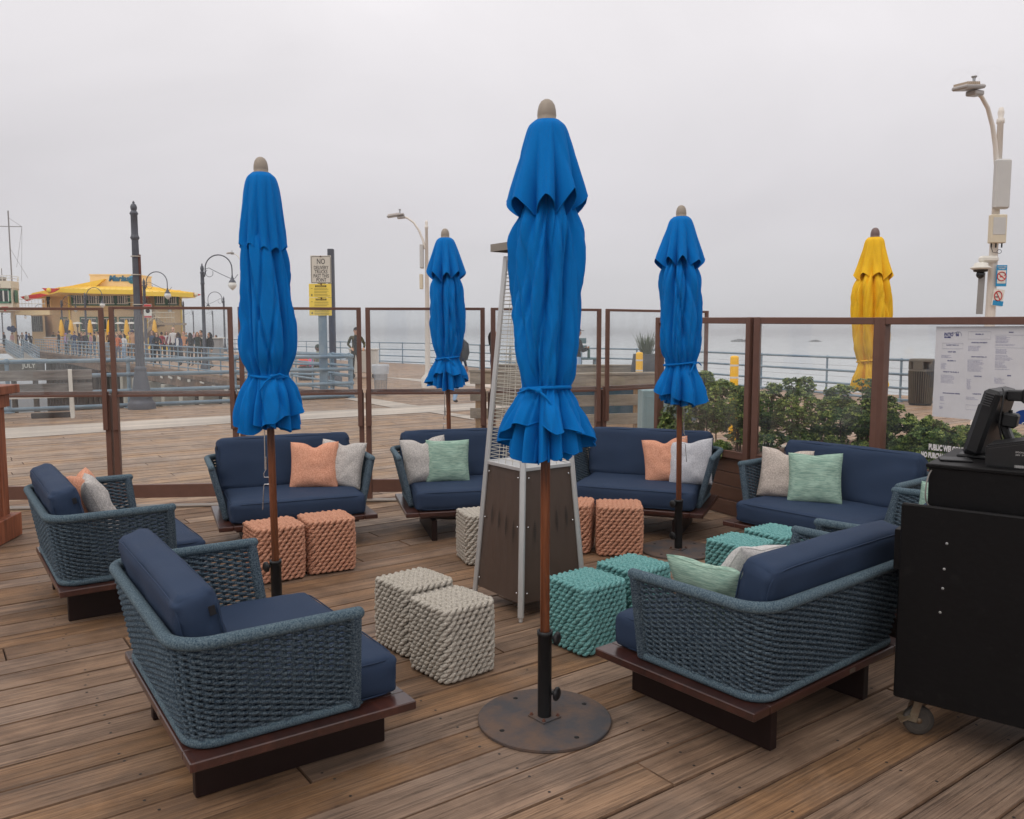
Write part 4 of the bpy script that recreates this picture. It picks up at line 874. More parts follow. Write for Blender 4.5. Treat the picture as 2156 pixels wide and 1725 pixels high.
shrub('planter_shrub', 'dense low shrub above the right end of the farthest right sofa', at(1915, 7.1), [(0, 0, .30, .14, .15, .17), (.0, .0, .12, .14, .12, .14)], 4.2, 10, bright=1.1, leaf=.023)
shrub('planter_shrub', 'dense bright green low shrub behind the white words on the glass', at(1975, 6.9), [(0, 0, .30, .15, .15, .17), (.0, .0, .1, .16, .14, .14), (-.04, 0, .43, .05, .05, .07)], 4.4, 11, bright=1.15, leaf=.023)
shrub('planter_shrub', 'dense low shrub below the menu poster, beside the cart', at(2035, 6.7), [(0, 0, .30, .15, .15, .15), (.0, .0, .1, .15, .14, .13)], 4.4, 12, bright=1.1, leaf=.023)
shrub('planter_shrub', 'rightmost low shrub, behind the black payment terminal', at(2125, 6.45), [(0, 0, .27, .17, .15, .16), (.0, .0, .1, .16, .14, .13)], 4.2, 13, bright=1.15, leaf=.023)
# potted reflection-like grey pot seen through the glass
t = thing('plant_pot', 'grey bowl planter with a reddish rim beyond the planter glass', 'plant pot', (*at(1765, 8.0), .5)); mb = MB(); mb.lathe([(.10, 0), (.15, .03), (.185, .09), (.18, .12)], 24); mb.build('bowl', flat('dark_pot', srgb(58, 64, 62)), t)
mb = MB(); mb.lathe([(.18, .12), (.165, .15), (.02, .165), (.001, .165)], 24); mb.build('soil', rust, t)
# ------------------------------------------------------------------ menu poster and lettering on the glass
poster_m = flat('poster_paper', srgb(214, 212, 214), .5); ink = flat('navy_ink', srgb(52, 58, 120), .6); ink2 = flat('grey_ink', srgb(118, 118, 160), .6)
def wallX(px, py, off):       # point on the third wall's plane
    d = ray(px, py); n_ = V((dw.y, -dw.x, 0)); p0 = Aw + n_ * off; O = V((0, 0, EYE)); tt = (p0 - O).dot(n_) / d.dot(n_); return O + d * tt
n_w = V((dw.y, -dw.x, 0)); n_w = n_w if n_w.y < 0 else -n_w
def wp(px, py, off=-.012):
    d = ray(px, py); p0 = Aw + n_w * (-off); O = V((0, 0, EYE)); tt = (p0 - O).dot(n_w) / d.dot(n_w); return O + d * tt
TL, BL = wp(1974, 688), wp(1966, 877); BM = wp(2100, 889)
t = thing('menu_poster', 'white menu poster with blue print fixed to the glass behind the terminal', 'poster', (TL.x, TL.y, BL.z), rzw)
hP = TL.z - BL.z; wP = 1.15; X0 = Matrix.Identity(4); LP = Matrix(((1, 0, 0, 0), (0, 0, -1, 0), (0, 1, 0, 0), (0, 0, 0, 1)))
mb = MB(); mb.box((wP / 2 - .01, .002, hP / 2), (wP, .003, hP)); mb.build('sheet', poster_m, t)
X = Matrix(((1, 0, 0, 0), (0, 0, -1, -.0012), (0, 1, 0, 0), (0, 0, 0, 1)))
def lw(px, py): p = wp(px, py); q = p - V((TL.x, TL.y, BL.z)); return (q.x * dw.x + q.y * dw.y, q.z)
Pp = lambda x, y: lw(1954 + .1302 * x, 673.8 + .1302 * y)    # from zoom pixels of the poster
tx = []
def T_(s, x, y, h, al='LEFT'): a, b = Pp(x, y); tx.append((s, h, a, b, al, 0))
u = Pp(600, 300)[0] - Pp(200, 300)[0]; u = u / 400   # metres per zoom px
text_mesh([('PATIO', 68 * u * 1.15, Pp(262, 262)[0] / .66, Pp(262, 262)[1], 'LEFT', 0), ('66', 68 * u * 1.15, Pp(448, 262)[0] / .66, Pp(448, 262)[1], 'LEFT', 0), ('BAR & GRILL', 24 * u * 1.2, Pp(264, 290)[0] / .66, Pp(264, 290)[1], 'LEFT', 0)], ink, 'logo_lettering', t, X @ Matrix.Diagonal((.66, 1, 1, 1)), offset=.0012)
mb = MB(); pts = [Pp(395, 200), Pp(430, 215), Pp(470, 195), Pp(515, 195), Pp(540, 225), Pp(542, 262)]; mb.tube([(a, -.002, b) for a, b in pts], .0012, 4); mb.build('logo_arc', ink, t)
for s, x, y in (('BLOODY MARY, 16', 395, 415), ('DRAFT BEER', 386, 525), ('SELTZERS, 12', 380, 668), ('WINES BY THE GLASS, 15', 370, 850), ('NON ALCOHOLIC DRINKS', 375, 1196), ('FROZEN, 18', 832, 240), ('COCKTAILS ON DRAFT', 828, 376), ('CRAFT COCKTAILS, 18', 820, 606), ('COCKTAILS', 805, 920), ('LARGE BITES', 790, 1206), ('MAINS', 1345, 208), ('SIDES', 1310, 910)): T_(s, x, y, 21 * u * 1.1, 'CENTER')
text_mesh(tx, ink, 'heading', t, X, offset=.0004); tx = []
rn = random.Random(5); words_ = ['house margarita', 'lager on tap', 'pale ale', 'sparkling wine', 'white wine', 'lemonade, iced tea', 'fresh lime and agave', 'orange juice', 'cheddar and onions', 'lettuce and tomato', 'fries or salad', 'sea salt, lemon', 'grilled chicken', 'avocado and corn']
def block(x, y0, n, dy, L_):
    for i in range(n):
        s = ' '.join(rn.choice(words_) for _ in range(3))[:L_ - rn.randint(0, L_ // 3)]; T_(s, x, y0 + i * dy, 15 * u * 1.1)
block(215, 576, 3, 17, 26); block(208, 706, 6, 17, 14); block(206, 896, 7, 20, 36); block(192, 1242, 5, 15, 12); block(186, 1350, 1, 15, 14); block(184, 1396, 4, 13, 8)
block(650, 428, 5, 18, 30); block(638, 650, 11, 18, 38); block(625, 964, 10, 17, 12); block(612, 1250, 3, 17, 26); block(1100, 275, 4, 16, 30); block(1098, 343, 3, 14, 36); block(1096, 400, 2, 18, 44); block(1092, 480, 5, 16, 28); block(1088, 575, 2, 15, 36); block(1086, 615, 3, 18, 44); block(1084, 680, 6, 18, 26); block(1080, 800, 1, 18, 36); block(1070, 944, 5, 20, 24)
text_mesh(tx, ink2, 'small_print', t, X)
def rect(a, b):
    (x0, z0), (x1, z1) = Pp(*a), Pp(*b); mb.tube([(x0, -.0016, z0), (x1, -.0016, z0), (x1, -.0016, z1), (x0, -.0016, z1)], .0005, 4, closed=True)
mb = MB(); rect((238, 375), (565, 468)); rect((655, 190), (1015, 312)); rect((612, 1370), (860, 1465)); rect((1095, 245), (1600, 455)); mb.build('printed_box', ink2, t)
mb = MB(); (cx_, cz_), (ex_, ez_) = Pp(1560, 1690), Pp(1330, 1690); R_ = cx_ - ex_; mb.add([(cx_ + R_ * cos(q), -.004, cz_ + R_ * 1.08 * sin(q)) for q in [pi * i / 40 for i in range(41)]], [tuple(range(41))[::-1]])
mb.build('blue_half_disc', flat('deep_blue_print', srgb(0, 52, 124), .5), t)
mb = MB(); mb.tube([(cx_ + a * R_, -.006, cz_ + b * R_) for a, b in ((-.14, .02), (-.10, .10), (-.03, .13), (.05, .1), (.1, .02))], .004, 5); mb.build('white_mark', white_p, t)
a0 = wp(1955, 946); t = thing('glass_lettering', 'bold white words on the lower glass, reading PUBLIC WELCOME', 'lettering', (a0.x, a0.y, a0.z), rzw)
dd = (wp(2033, 955) - a0); hgt = (wp(1955, 932) - a0).z
skew = dd.z / (V((dd.x, dd.y, 0))).length; XX = Matrix(((.56, 0, 0, 0), (0, 0, -1, 0), (skew * .0, 1, 0, 0), (0, 0, 0, 1)))
lo = wp(1939, 961) - a0; s1 = hgt * 1.15
text_mesh([('PUBLIC WELCOME', s1, 0, 0, 'LEFT', 0), ('NO PURCHASE REQUIRED', s1 * .93, (lo.x * dw.x + lo.y * dw.y) / .56, lo.z, 'LEFT', 0)], flat('white_vinyl', srgb(226, 222, 220)), 'words', t, XX, offset=.0035)
# ------------------------------------------------------------------ black service cart
ca = atan2(-.28, .35); A_ = V((1.60, 3.35, 0)); t = thing('service_cart', 'black wooden service cart on castors at the right edge', 'cart', A_, ca)
mb = MB(); mb.box((.75, .012, .59), (1.5, .024, .825), ch=.006); mb.build('back_panel', blackp, t)
mb = MB(); mb.box((.79, .36, .665), (1.42, .56, .97), ch=.004); mb.box((.79, .36, 1.156), (1.44, .58, .018), ch=.004); mb.build('cabinet', blackp, t)
mb = MB(); mb.box((-.012, .06, .80), (.03, .07, .17), ch=.003); mb.build('side_bracket', blackp, t)
mb = MB()
for x, z in ((.175, .86), (.17, .755), (.168, .675), (.163, .575)): mb.ell((x, -.001, z), (.0055, .003, .0055), 8, 5)
mb.build('bolt', flat('grey_bolt', srgb(170, 168, 166), .3, .5), t)
tyre_m = M('grey_rubber', (.055, .047, .04), .7, var=.3, scale=20); rim_m = M('dull_zinc', srgb(150, 140, 118), .5, .3, var=.3, scale=25, col2=srgb(104, 76, 54))
for (x, y, a) in ((.065, .09, .55), (1.38, .09, .2), (.16, .56, .7), (1.38, .56, -.4)):
    mb = MB(); R = Matrix.Translation((x, y, 0)) @ Matrix.Rotation(a, 4, 'Z'); c = .0625
    for sg in (-1, 1): mb.box(None, (.034, .005, .11), X=R @ Matrix.Translation((.0, sg * .021, .115)) @ Matrix.Rotation(.25, 4, 'Y'), ch=.001)
    mb.box(None, (.07, .06, .008), X=R @ Matrix.Translation((-.01, 0, .172)), ch=.001); mb.lathe([(.026, 0), (.026, .012)], 16, ax=R @ Matrix.Translation((-.01, 0, .156))); mb.box(None, (.05, .07, .006), X=R @ Matrix.Translation((-.04, 0, .075)) @ Matrix.Rotation(-.5, 4, 'Y')); cs = mb.build('castor', rim_m, t)
    mb = MB(); rm = R @ Matrix.Translation((.018, 0, c)) @ Matrix.Rotation(pi / 2, 4, 'X'); mb.lathe([(.040, -.014), (.058, -.014), (.0625, -.009), (.0625, .009), (.058, .014), (.040, .014)], 28, ax=rm); mb.build('tyre', tyre_m, cs)
    mb = MB(); mb.lathe([(.001, -.016), (.012, -.016), (.014, -.008), (.036, -.006), (.041, -.0145), (.041, .0145), (.036, .006), (.014, .008), (.012, .016), (.001, .016)], 24, ax=rm); mb.build('wheel_rim', rim_m, cs)
# payment terminal seen from behind
L3 = lambda px, py, y: (lambda p: p)(None)
def cart_pt(px, py, yl):       # point in the cart's own frame lying yl behind its back panel
    n_ = V((-sin(ca), cos(ca), 0)); d = ray(px, py); O = V((0, 0, EYE)); p0 = A_ + n_ * yl; tt = (p0 - O).dot(n_) / d.dot(n_); p = O + d * tt - A_; return V((p.x * cos(ca) + p.y * sin(ca), -p.x * sin(ca) + p.y * cos(ca), p.z))
b0 = cart_pt(2050, 962, .34); tb = thing('payment_terminal', 'black touchscreen till seen from behind, leaning on its stand', 'till', A_ + V((b0.x * cos(ca) - b0.y * sin(ca), b0.x * sin(ca) + b0.y * cos(ca), 1.165)), ca)
def slab(mb, c, d, tilt, yaw=0, ch=.008): mb.box(None, d, X=Matrix.Translation(c) @ Matrix.Rotation(yaw, 4, 'Z') @ Matrix.Rotation(tilt, 4, 'Y'), ch=ch)
mb = MB(); slab(mb, (.042, .10, .158), (.066, .26, .285), radians(15), -.12, .014); slab(mb, (.025, .10, .155), (.055, .20, .16), radians(15), -.12, .008); slab(mb, (.001, .10, .065), (.05, .21, .11), radians(15), -.12, .012); sb = mb.build('screen_housing', black_plastic, tb)
mb = MB()
for i in range(6): slab(mb, (.040 + i * .0032, -.0535, .235 + i * .0095), (.036, .004, .0035), radians(15), -.12, 0)
for i in range(5): slab(mb, (.006 + i * .0028, .0, .045 + i * .0105), (.03, .004, .004), radians(15), -.12, 0)
mb.build('vent', flat('vent_grey', (.05, .05, .052), .5), sb)
mb = MB(); mb.tube([(.012, -.012, .125 + 0 * q) if False else (.012 + .016 * cos(q) * .3, -.0085 - .0, .13 + .018 * sin(q)) for q in [2 * pi * i / 20 for i in range(20)]], .001, 4, closed=True); mb.build('round_cover', flat('vent_grey', (.05, .05, .052)), sb)
mb = MB(); mb.box((.02, .1, .008), (.17, .22, .016), ch=.006); slab(mb, (.115, .1, .085), (.03, .07, .2), radians(-22), 0, .006); slab(mb, (.115, .09, .165), (.06, .08, .06), radians(8), 0, .008); mb.cyl((.115, .09, .195), (.115, .09, .207), .008); mb.build('stand', black_plastic, tb)
mb = MB(); slab(mb, (.165, .1, .27), (.13, .08, .045), 0, 0, .006); slab(mb, (.19, .1, .27), (.07, .10, .06), 0, 0, .008); mb.build('card_reader', black_plastic, tb)
mb = MB(); mb.tube([(.09, .02, .30), (.10, .0, .285), (.095, -.012, .22), (.088, -.01, .15), (.10, .0, .09), (.12, .03, .05)], .0035, 6); mb.build('cable', black_plastic, tb)
mb = MB(); mb.box((-.05, .01, .004), (.12, .1, .007), rot=.3, ch=.002); tag(mb.build('bill_tray', black_plastic, None, A_ + V((b0.x * cos(ca) - (b0.y - .12) * sin(ca), b0.x * sin(ca) + (b0.y - .12) * cos(ca), 1.166)), ca), 'flat black tray lying on the cart in front of the till', 'tray')
p1 = cart_pt(2072, 990, .13); pr = thing('receipt_printer', 'black receipt printer with a white printed label, on the cart', 'printer', A_ + V((p1.x * cos(ca) - p1.y * sin(ca), p1.x * sin(ca) + p1.y * cos(ca), 1.165)), ca)
mb = MB(); mb.add([(0, 0, 0), (.3, 0, 0), (.3, .2, 0), (0, .2, 0), (0, 0, .085), (.3, 0, .15), (.3, .2, .15), (0, .2, .085)], [(3, 2, 1, 0), (4, 5, 6, 7), (0, 1, 5, 4), (1, 2, 6, 5), (2, 3, 7, 6), (3, 0, 4, 7)]); bo = mb.build('housing', black_plastic, pr)
bm_ = bmesh.new(); bm_.from_mesh(bo.data); bmesh.ops.bevel(bm_, geom=bm_.edges[:], offset=.006, segments=2, affect='EDGES'); bm_.to_mesh(bo.data); bm_.free()
mb = MB(); mb.add([(.012, -.001, .074), (.29, -.001, .136), (.29, -.001, .1345), (.012, -.001, .0725)], [(3, 2, 1, 0)]); mb.build('lid_seam', flat('vent_grey', (.05, .05, .052)), pr)
XL = Matrix(((1, 0, 0, .105), (0, 0, -1, -.0016), (0, 1, 0, .012), (0, 0, 0, 1)))
text_mesh([('EPSON  MODEL', .009, 0, .052, 'LEFT', 0), ('24V  INPUT  2.1A', .010, 0, .041, 'LEFT', 0)], flat('label_white', srgb(190, 188, 186)), 'printed_label', pr, XL)
mb = MB(); rn = random.Random(2); x = .105
while x < .225: w_ = rn.uniform(.0008, .002); mb.quad((x, -.0018, .005), (x + w_, -.0018, .005), (x + w_, -.0018, .016), (x, -.0018, .016)); x += w_ + rn.uniform(.001, .002)
mb.build('barcode', flat('label_white', srgb(190, 188, 186)), pr)
# scanner with its cable
c0 = cart_pt(2035, 964, .30); c1 = cart_pt(1990, 972, .22); c2 = cart_pt(1960, 992, .075); c3 = cart_pt(1949, 1030, .02); c4 = cart_pt(1952, 1060, .03); c5 = cart_pt(1972, 1078, .05)
ts = thing('barcode_scanner', 'grey hand scanner tucked behind the cart panel, its cable looping over the edge', 'scanner', A_, ca)
mb = MB(); P_ = [c0, c1, c2, c3, c4, c5]; cu = []
for i in range(len(P_) - 1):
    a, b, c, d = P_[max(i - 1, 0)], P_[i], P_[i + 1], P_[min(i + 2, len(P_) - 1)]
    for q in range(6): s_ = q / 6; cu.append(.5 * ((2 * b) + (c - a) * s_ + (2 * a - 5 * b + 4 * c - d) * s_ ** 2 + (3 * b - 3 * c + d - a) * s_ ** 3))
mb.tube(cu + [c5], .003, 6); mb.build('cable', flat('grey_cable', srgb(120, 116, 112)), ts)
mb = MB(); g0 = c5; mb.tube([g0, g0 + V((.05, .0, -.014)), g0 + V((.09, 0, -.03))], [.018, .016, .013], 10); mb.ell(g0 + V((-.004, 0, .008)), (.022, .02, .016)); mb.ell(g0 + V((.17, .01, -.012)), (.035, .018, .014)); mb.build('handset', flat('dark_grey_plastic', (.035, .034, .034), .4), ts)
# ------------------------------------------------------------------ red wood stand at far left
pc = V((-4.12, 6.56, 0)); t = thing('wooden_stand', 'reddish wooden host stand cut by the left edge of the picture', 'host stand', pc, radians(8))
mb = MB(); mb.box((-.42, .05, .62), (.74, .42, 1.2), ch=.004)
for x in (-.075, -.21, -.35, -.5, -.64): mb.box((x, -.166, .63), (.118 if x < -.1 else .085, .018, 1.04), ch=.003)
for y in (-.11, .02, .15): mb.box((-.043, y + .03, .63), (.018, .12, 1.04), ch=.003)
mb.build('body', red_cedar, t)
mb = MB(); mb.box((-.36, .02, .10), (.78, .56, .19), ch=.005); mb.build('base_trim', red_cedar, t)
mb = MB(); mb.box((-.40, .03, 1.14), (.79, .50, .10), ch=.004); mb.build('apron', red_cedar, t)
mb = MB(); mb.box((-.40, .02, 1.235), (.90, .66, .07), ch=.005); mb.build('top', red_cedar, t)
bag_m = M('patterned_yellow_cloth', srgb(226, 196, 60), .7, col2=srgb(206, 96, 52), scale=26, fac=(.45, .55))
mb = MB(); mb.lathe([(.05, 0), (.07, .03), (.074, .09), (.06, .14), (.03, .17), (.045, .19)], 16); tag(mb.build('patterned_bag', bag_m, None, (-4.27, 6.55, 1.272)), 'small yellow patterned bag on top of the wooden stand', 'bag')
# ------------------------------------------------------------------ railings, lamps and other things on the pier
def X_(px, Y): return on_y(px, 700, Y).x
def railing(name, label, pts, H, bars, r=.03, post=2.2, group=None, mat=None, wires=0, z0=0, bars_r=None, topr=None):
    """pts: ground points; bars: heights as fractions of H"""
    mat = mat or blue_steel; A = V((*pts[0][:2], z0)); t = thing(name, label, 'railing', A, 0, group); P = [V((p[0], p[1], z0 + (p[2] if len(p) > 2 else 0))) - A for p in pts]
    mb = MB(); hs = H if hasattr(H, '__len__') else [H] * len(P)
    for bi, b in enumerate(bars): mb.tube([p + V((0, 0, h * b)) for p, h in zip(P, hs)], (topr or r) if bi == 0 else (bars_r or r), 8)
    mb.build('rail', mat, t); mb = MB()
    for (p, q, h0, h1) in zip(P, P[1:], hs, hs[1:]):
        n = max(1, round((q - p).length / post))
        for k in range(n + (1 if q is P[-1] else 0)):
            s = k / n; c = p.lerp(q, s); h = h0 + (h1 - h0) * s; mb.cyl(c, c + V((0, 0, h)), r * .9, n=8); mb.lathe([(r * 2.4, 0), (r * 2.4, .02), (r * 1.3, .03)], 8, c=c)
            for b in bars[:]: mb.ell(c + V((0, 0, h * b)), (r * 1.6, r * 1.6, r * 1.6), 8, 5)
    mb.build('post', mat, t)
    if wires:
        mb = MB()
        for k in range(wires):
            b = .08 + .86 * (k + .5) / wires; mb.tube([p + V((0, 0, h * b)) for p, h in zip(P, hs)], .004, 4)
        mb.build('wire', flat('thin_wire', srgb(170, 172, 174), .4, .4), t)
    return t
GR = 'blue grey pipe railings of the pier'
railing('pipe_railing', 'heavy pipe railing close behind the wooden bench at left', [(-24, 9.0), (-13.5, 15.6), (-10.62, 17.4), (-6.65, 19.85), CORNER], 1.08, (1, .70, .36, .06), r=.045, post=2.6, group=GR)
railing('pipe_railing', 'thinner pipe railing running along the edge of the far boardwalk with the crowd', [CORNER, (-10.7, 31.8), (-21.8, 46.8), (-33.4, 62.4), (-44.8, 78)], 1.06, (1, .78, .56, .34, .12), r=.028, post=1.5, group=GR)
railing('pipe_railing', 'distant pipe railing facing the sea, left of the front umbrella', [(-24, 70), (-14.9, 56), (-7.5, 47), (-4.5, 43.9), (-1.47, 38.1), (2.7, 32.2)], [1.12] * 5 + [1.09], (1, .68, .36, .08), r=.03, post=2.4, group=GR, wires=3)
railing('pipe_railing', 'pipe railing facing the sea behind the planter and the yellow umbrella', [(2.7, 32.2), (4.65, 30.9), (6.45, 27.4), (7.5, 24.9), (8.6, 22.6), (9.5, 20.2), (11.3, 18.3), (16, 13)], [1.09, 1.07, 1.05, 1.04, 1.03, 1.03, 1.03, 1.03], (1, .66, .33, .05), r=.032, post=3.2, group=GR, wires=3)
railing('pipe_railing', 'short inner railing beside the notice post with chains at its end', [(X_(612, 23.5), 23.5), (X_(700, 23), 23.0), (X_(734, 22.4), 22.4)], 1.1, (1, .74, .48, .22), r=.035, post=1.3, group=GR)
# lamp posts
def lathe_post(mb, prof): mb.lathe(prof, 18)
t = thing('lamp_post', 'tall grey fluted lamp post with pointed cap and no lamp, nearest at left', 'lamp post', (*on_z(299, 861)[:2], 0), 0, 'grey fluted lamp posts along the pier'); Hn = 4.52
mb = MB(); lathe_post(mb, [(.29, 0), (.29, .12), (.27, .15), (.25, .17), (.22, .22), (.235, .26), (.235, .34), (.20, .38), (.18, .47), (.165, .58), (.125, .82), (.12, .86), (.135, .90), (.095, .95)]); mb.build('base', dark_cast, t)
mb = MB(); n = 32; vs = []; zs = [.92, 2.2, 3.75]
for z in zs:
    for j in range(n): a = 2 * pi * j / n; r = (.092 - .009 * (z - .9)) * (1 + (.06 if j % 2 else -.05)); vs.append((r * cos(a), r * sin(a), z))
mb.add(vs, [(i * n + j, i * n + (j + 1) % n, (i + 1) * n + (j + 1) % n, (i + 1) * n + j) for i in range(2) for j in range(n)]); mb.lathe([(.075, 3.72), (.098, 3.76), (.08, 3.80), (.072, 3.84), (.07, 4.25), (.092, 4.28), (.072, 4.32), (.04, 4.36)], 18); mb.build('shaft', dark_cast, t)
mb = MB(); mb.lathe([(.05, 4.34), (.065, 4.38), (.07, 4.43), (.05, 4.48), (.02, 4.50), (.03, 4.52), (.001, 4.56)], 14); mb.build('finial', dark_cast, t)
mb = MB(); mb.box((.08, 0, 2.75), (.045, .05, 1.3), ch=.004)
mb.build('conduit', M('rusty_red_wood', srgb(104, 62, 52), .8, var=.3, scale=10, stretch=(1, 1, 8)), t); mb = MB()
for z in (2.3, 2.95, 3.35): mb.lathe([(.105, z), (.105, z + .02)], 14)
mb.build('strap', flat('pale_strap', srgb(190, 184, 172)), t)
globe_m = M('frosted_globe', srgb(226, 224, 218), .25, var=.03, spec=.6)
def goose(x, y, side, label, H=4.85, proto=[None]):
    if proto[0] is not None: c = copy_tree(proto[0], (x, y, 0), pi if side < 0 else 0); c['label'] = label; return c
    t = thing('gooseneck_lamp', label, 'street lamp', (x, y, 0), pi if side < 0 else 0, 'gooseneck globe lamps on the far boardwalk')
    mb = MB(); mb.lathe([(.22, 0), (.22, .12), (.15, .22), (.15, .3), (.10, .6), (.11, .66), (.085, .72), (.075, 3.9), (.10, 3.93), (.085, 3.98), (.08, 4.4), (.11, 4.43), (.07, 4.5)], 14); mb.build('pole', dark_cast, t)
    mb = MB(); mb.lathe([(.05, 4.48), (.075, 4.56), (.085, 4.64), (.06, 4.74), (.025, 4.79), (.035, 4.82), (.001, 4.88)], 12); mb.build('finial', dark_cast, t)
    mb = MB(); R = .62; c = V((.14 + R, 0, 4.62)); pts = [V((.10, 0, 4.25)), V((.14, 0, 4.45))] + [c + V((-R * cos(a), 0, R * 1.02 * sin(a))) for a in [pi * k / 14 for k in range(15)]] + [c + V((R, 0, -.35))]
    mb.tube(pts, .028, 8); q = c + V((R, 0, -.40)); mb.tube([V((.12, 0, 4.5)), V((.18, 0, 4.62)), V((.32, 0, 4.66)), V((.5, 0, 4.56)), V((.9, 0, 4.36)), V((1.3, 0, 4.18)), V((1.5, 0, 4.18)), V((1.64, 0, 4.36))], .014, 6)
    mb.tube([V((.16, 0, 4.4)) + V((.17 + .17 * cos(a), 0, .02 + .17 * sin(a))) for a in [2.2 + 4.6 * k / 12 for k in range(13)]], .012, 6); mb.build('arm', dark_cast, t)
    mb = MB(); mb.lathe([(.03, .1), (.05, 0), (.09, -.1), (.16, -.2), (.165, -.23)], 14, c=q); mb.build('shade', dark_cast, t)
    mb = MB(); mb.lathe([(.15, -.23), (.19, -.30), (.195, -.36), (.16, -.45), (.08, -.53), (.02, -.58), (.001, -.60)], 14, c=q); mb.build('globe', globe_m, t)
    proto[0] = t; return t
for px, yt, sd_, lb in [(430, 557, 1, 'nearest gooseneck globe lamp, just left of the left blue umbrella'), (307, 588, 1, 'gooseneck globe lamp carrying a small white and red notice'), (473, 625, -1, 'gooseneck lamp whose arm bends left, in front of the pale sky'), (388, 634, -1, 'gooseneck lamp with arm bending left against the right end of the restaurant'),
    (408, 662, -1, 'small gooseneck lamp far off right of the restaurant stairs'), (449, 660, -1, 'small gooseneck lamp farthest right on the far boardwalk'), (182, 617, 1, 'gooseneck lamp in front of the left half of the restaurant windows'), (132, 632, 1, 'gooseneck lamp in front of the left corner of the restaurant'), (94, 642, 1, 'gooseneck lamp before the dark lattice window'), (74, 648, 1, 'gooseneck lamp at the bridge end between both buildings'), (35, 656, 1, 'gooseneck lamp under the bridge, left'), (6, 658, 1, 'gooseneck lamp at the left picture edge')]:
    Y = 3.17 * 1742 / (700 - yt); Y = min(Y, 120); goose(X_(px, Y), Y, sd_, lb)
p = on_y(319, 655, 49); t = thing('notice_sign', 'small white sign with red bands hanging on a gooseneck lamp pole', 'sign', (p.x - .1, 48.85, 2.55)); mb = MB(); mb.box((-.05, 0, .4), (.45, .02, .80)); mb.build('board', white_p, t)
mb = MB(); mb.box((-.05, -.014, .72), (.43, .004, .12)); mb.box((-.05, -.014, .06), (.43, .004, .10)); mb.build('red_band', flat('sign_red', srgb(196, 60, 60)), t)
mb = MB(); mb.lathe([(.09, 0), (.13, 0)], 16, ax=Matrix.Translation((-.05, -.014, .40)) @ Matrix.Rotation(pi / 2, 4, 'X')); mb.build('red_ring', flat('sign_red', srgb(196, 60, 60)), t)
# notice post
t = thing('notice_post', 'steel blue square post with a white NO DELIVERY TRUCKS sign and yellow notices', 'sign post', (-4.82, 21.18, 0)); mb = MB(); mb.box((0, 0, 1.62), (.2, .1, 3.24), ch=.006); mb.build('post', blue_steel, t)
blk = flat('sign_black', srgb(38, 36, 38)); sgw = M('worn_white_sign', srgb(206, 200, 188), .45, var=.06, scale=6)
XS = lambda x, z, y: Matrix(((1, 0, 0, x), (0, 0, -1, y), (0, 1, 0, z), (0, 0, 0, 1)))
kx = 21.1 / 1742.3; zz = lambda y: EYE + (700 - y) * kx * 1.0; xx = lambda x: (x - 683) * kx
mb = MB(); mb.box((xx(683), -.075, (zz(541) + zz(598)) / 2), ((705 - 662) * kx, .012, (598 - 541) * kx), ch=.004); sn = mb.build('truck_sign', sgw, t)
mb = MB(); a, b, c, d = xx(663.6), xx(703.4), zz(597), zz(542.8); rr = .03; pts = []
for (ux, uz, s0_) in ((b - rr, d - rr, 0), (a + rr, d - rr, 1), (a + rr, c + rr, 2), (b - rr, c + rr, 3)):
    for k in range(5): an = s0_ * pi / 2 + pi / 2 * k / 4; pts.append((ux + rr * cos(an), -.083, uz + rr * sin(an)))
mb.tube(pts, .005, 4, closed=True); mb.build('border', blk, sn)
def cen(y): return zz(y)
tx = [('NO', .235, 0, cen(558.5), 'CENTER', 0), ('DELIVERY', .150, 0, cen(569.3), 'CENTER', 0), ('TRUCKS', .150, 0, cen(577.8), 'CENTER', 0), ('PAST THIS', .150, 0, cen(586.5), 'CENTER', 0), ('POINT', .150, 0, cen(594.8), 'CENTER', 0)]
text_mesh([(s, h * .82, x, z, al, sh) for s, h, x, z, al, sh in tx], blk, 'sign_words', sn, Matrix(((.70, 0, 0, xx(683.5)), (0, 0, -1, -.0825), (0, 1, 0, 0), (0, 0, 0, 1))), offset=.0015)
yn = M('yellow_notice', srgb(238, 210, 92), .5, var=.05)
for (y0, y1, nm, hd) in ((599, 627.5, 'WARNING', 602), (628, 665, 'ADVERTENCIA', 629.5)):
    mb = MB(); mb.box((xx(680.5), -.070, (zz(y0) + zz(y1)) / 2), ((704 - 657) * kx, .008, (y1 - y0) * kx), ch=.002); nn = mb.build('yellow_notice', yn, t)
    mb = MB(); z = zz(hd + 2.2); mb.box((xx(682), -.0765, z), (23 * kx, .004, 3.6 * kx)); mb.build('banner', blk, nn)
    text_mesh([(nm, .05, 0, z - .017, 'CENTER', 0)], yn, 'banner_words', nn, Matrix(((1, 0, 0, xx(682)), (0, 0, -1, -.0795), (0, 1, 0, 0), (0, 0, 0, 1))))
    mb = MB(); rn = random.Random(3)
    for i in range(int((y1 - y0 - 9) / 1.45)):
        z = zz(hd + 7 + i * 1.45); x1 = rn.uniform(26, 33); mb.box((xx(668 + x1 / 2), -.0755, z), (x1 * kx, .002, .45 * kx)) if i % 4 != 3 else None
    mb.box((xx(663), -.0755, zz(y1 - 5)), (3 * kx, .002, 4 * kx)); mb.box((xx(663), -.0755, zz(hd + 7)), (4 * kx, .002, .8 * kx)); mb.build('fine_print', flat('notice_ink', srgb(128, 118, 72)), nn)
mb = MB()
for y in (543, 600, 629): mb.ell((xx(683), -.09, zz(y)), (.02, .012, .02), 8, 5)
mb.build('bolt', rust, t)
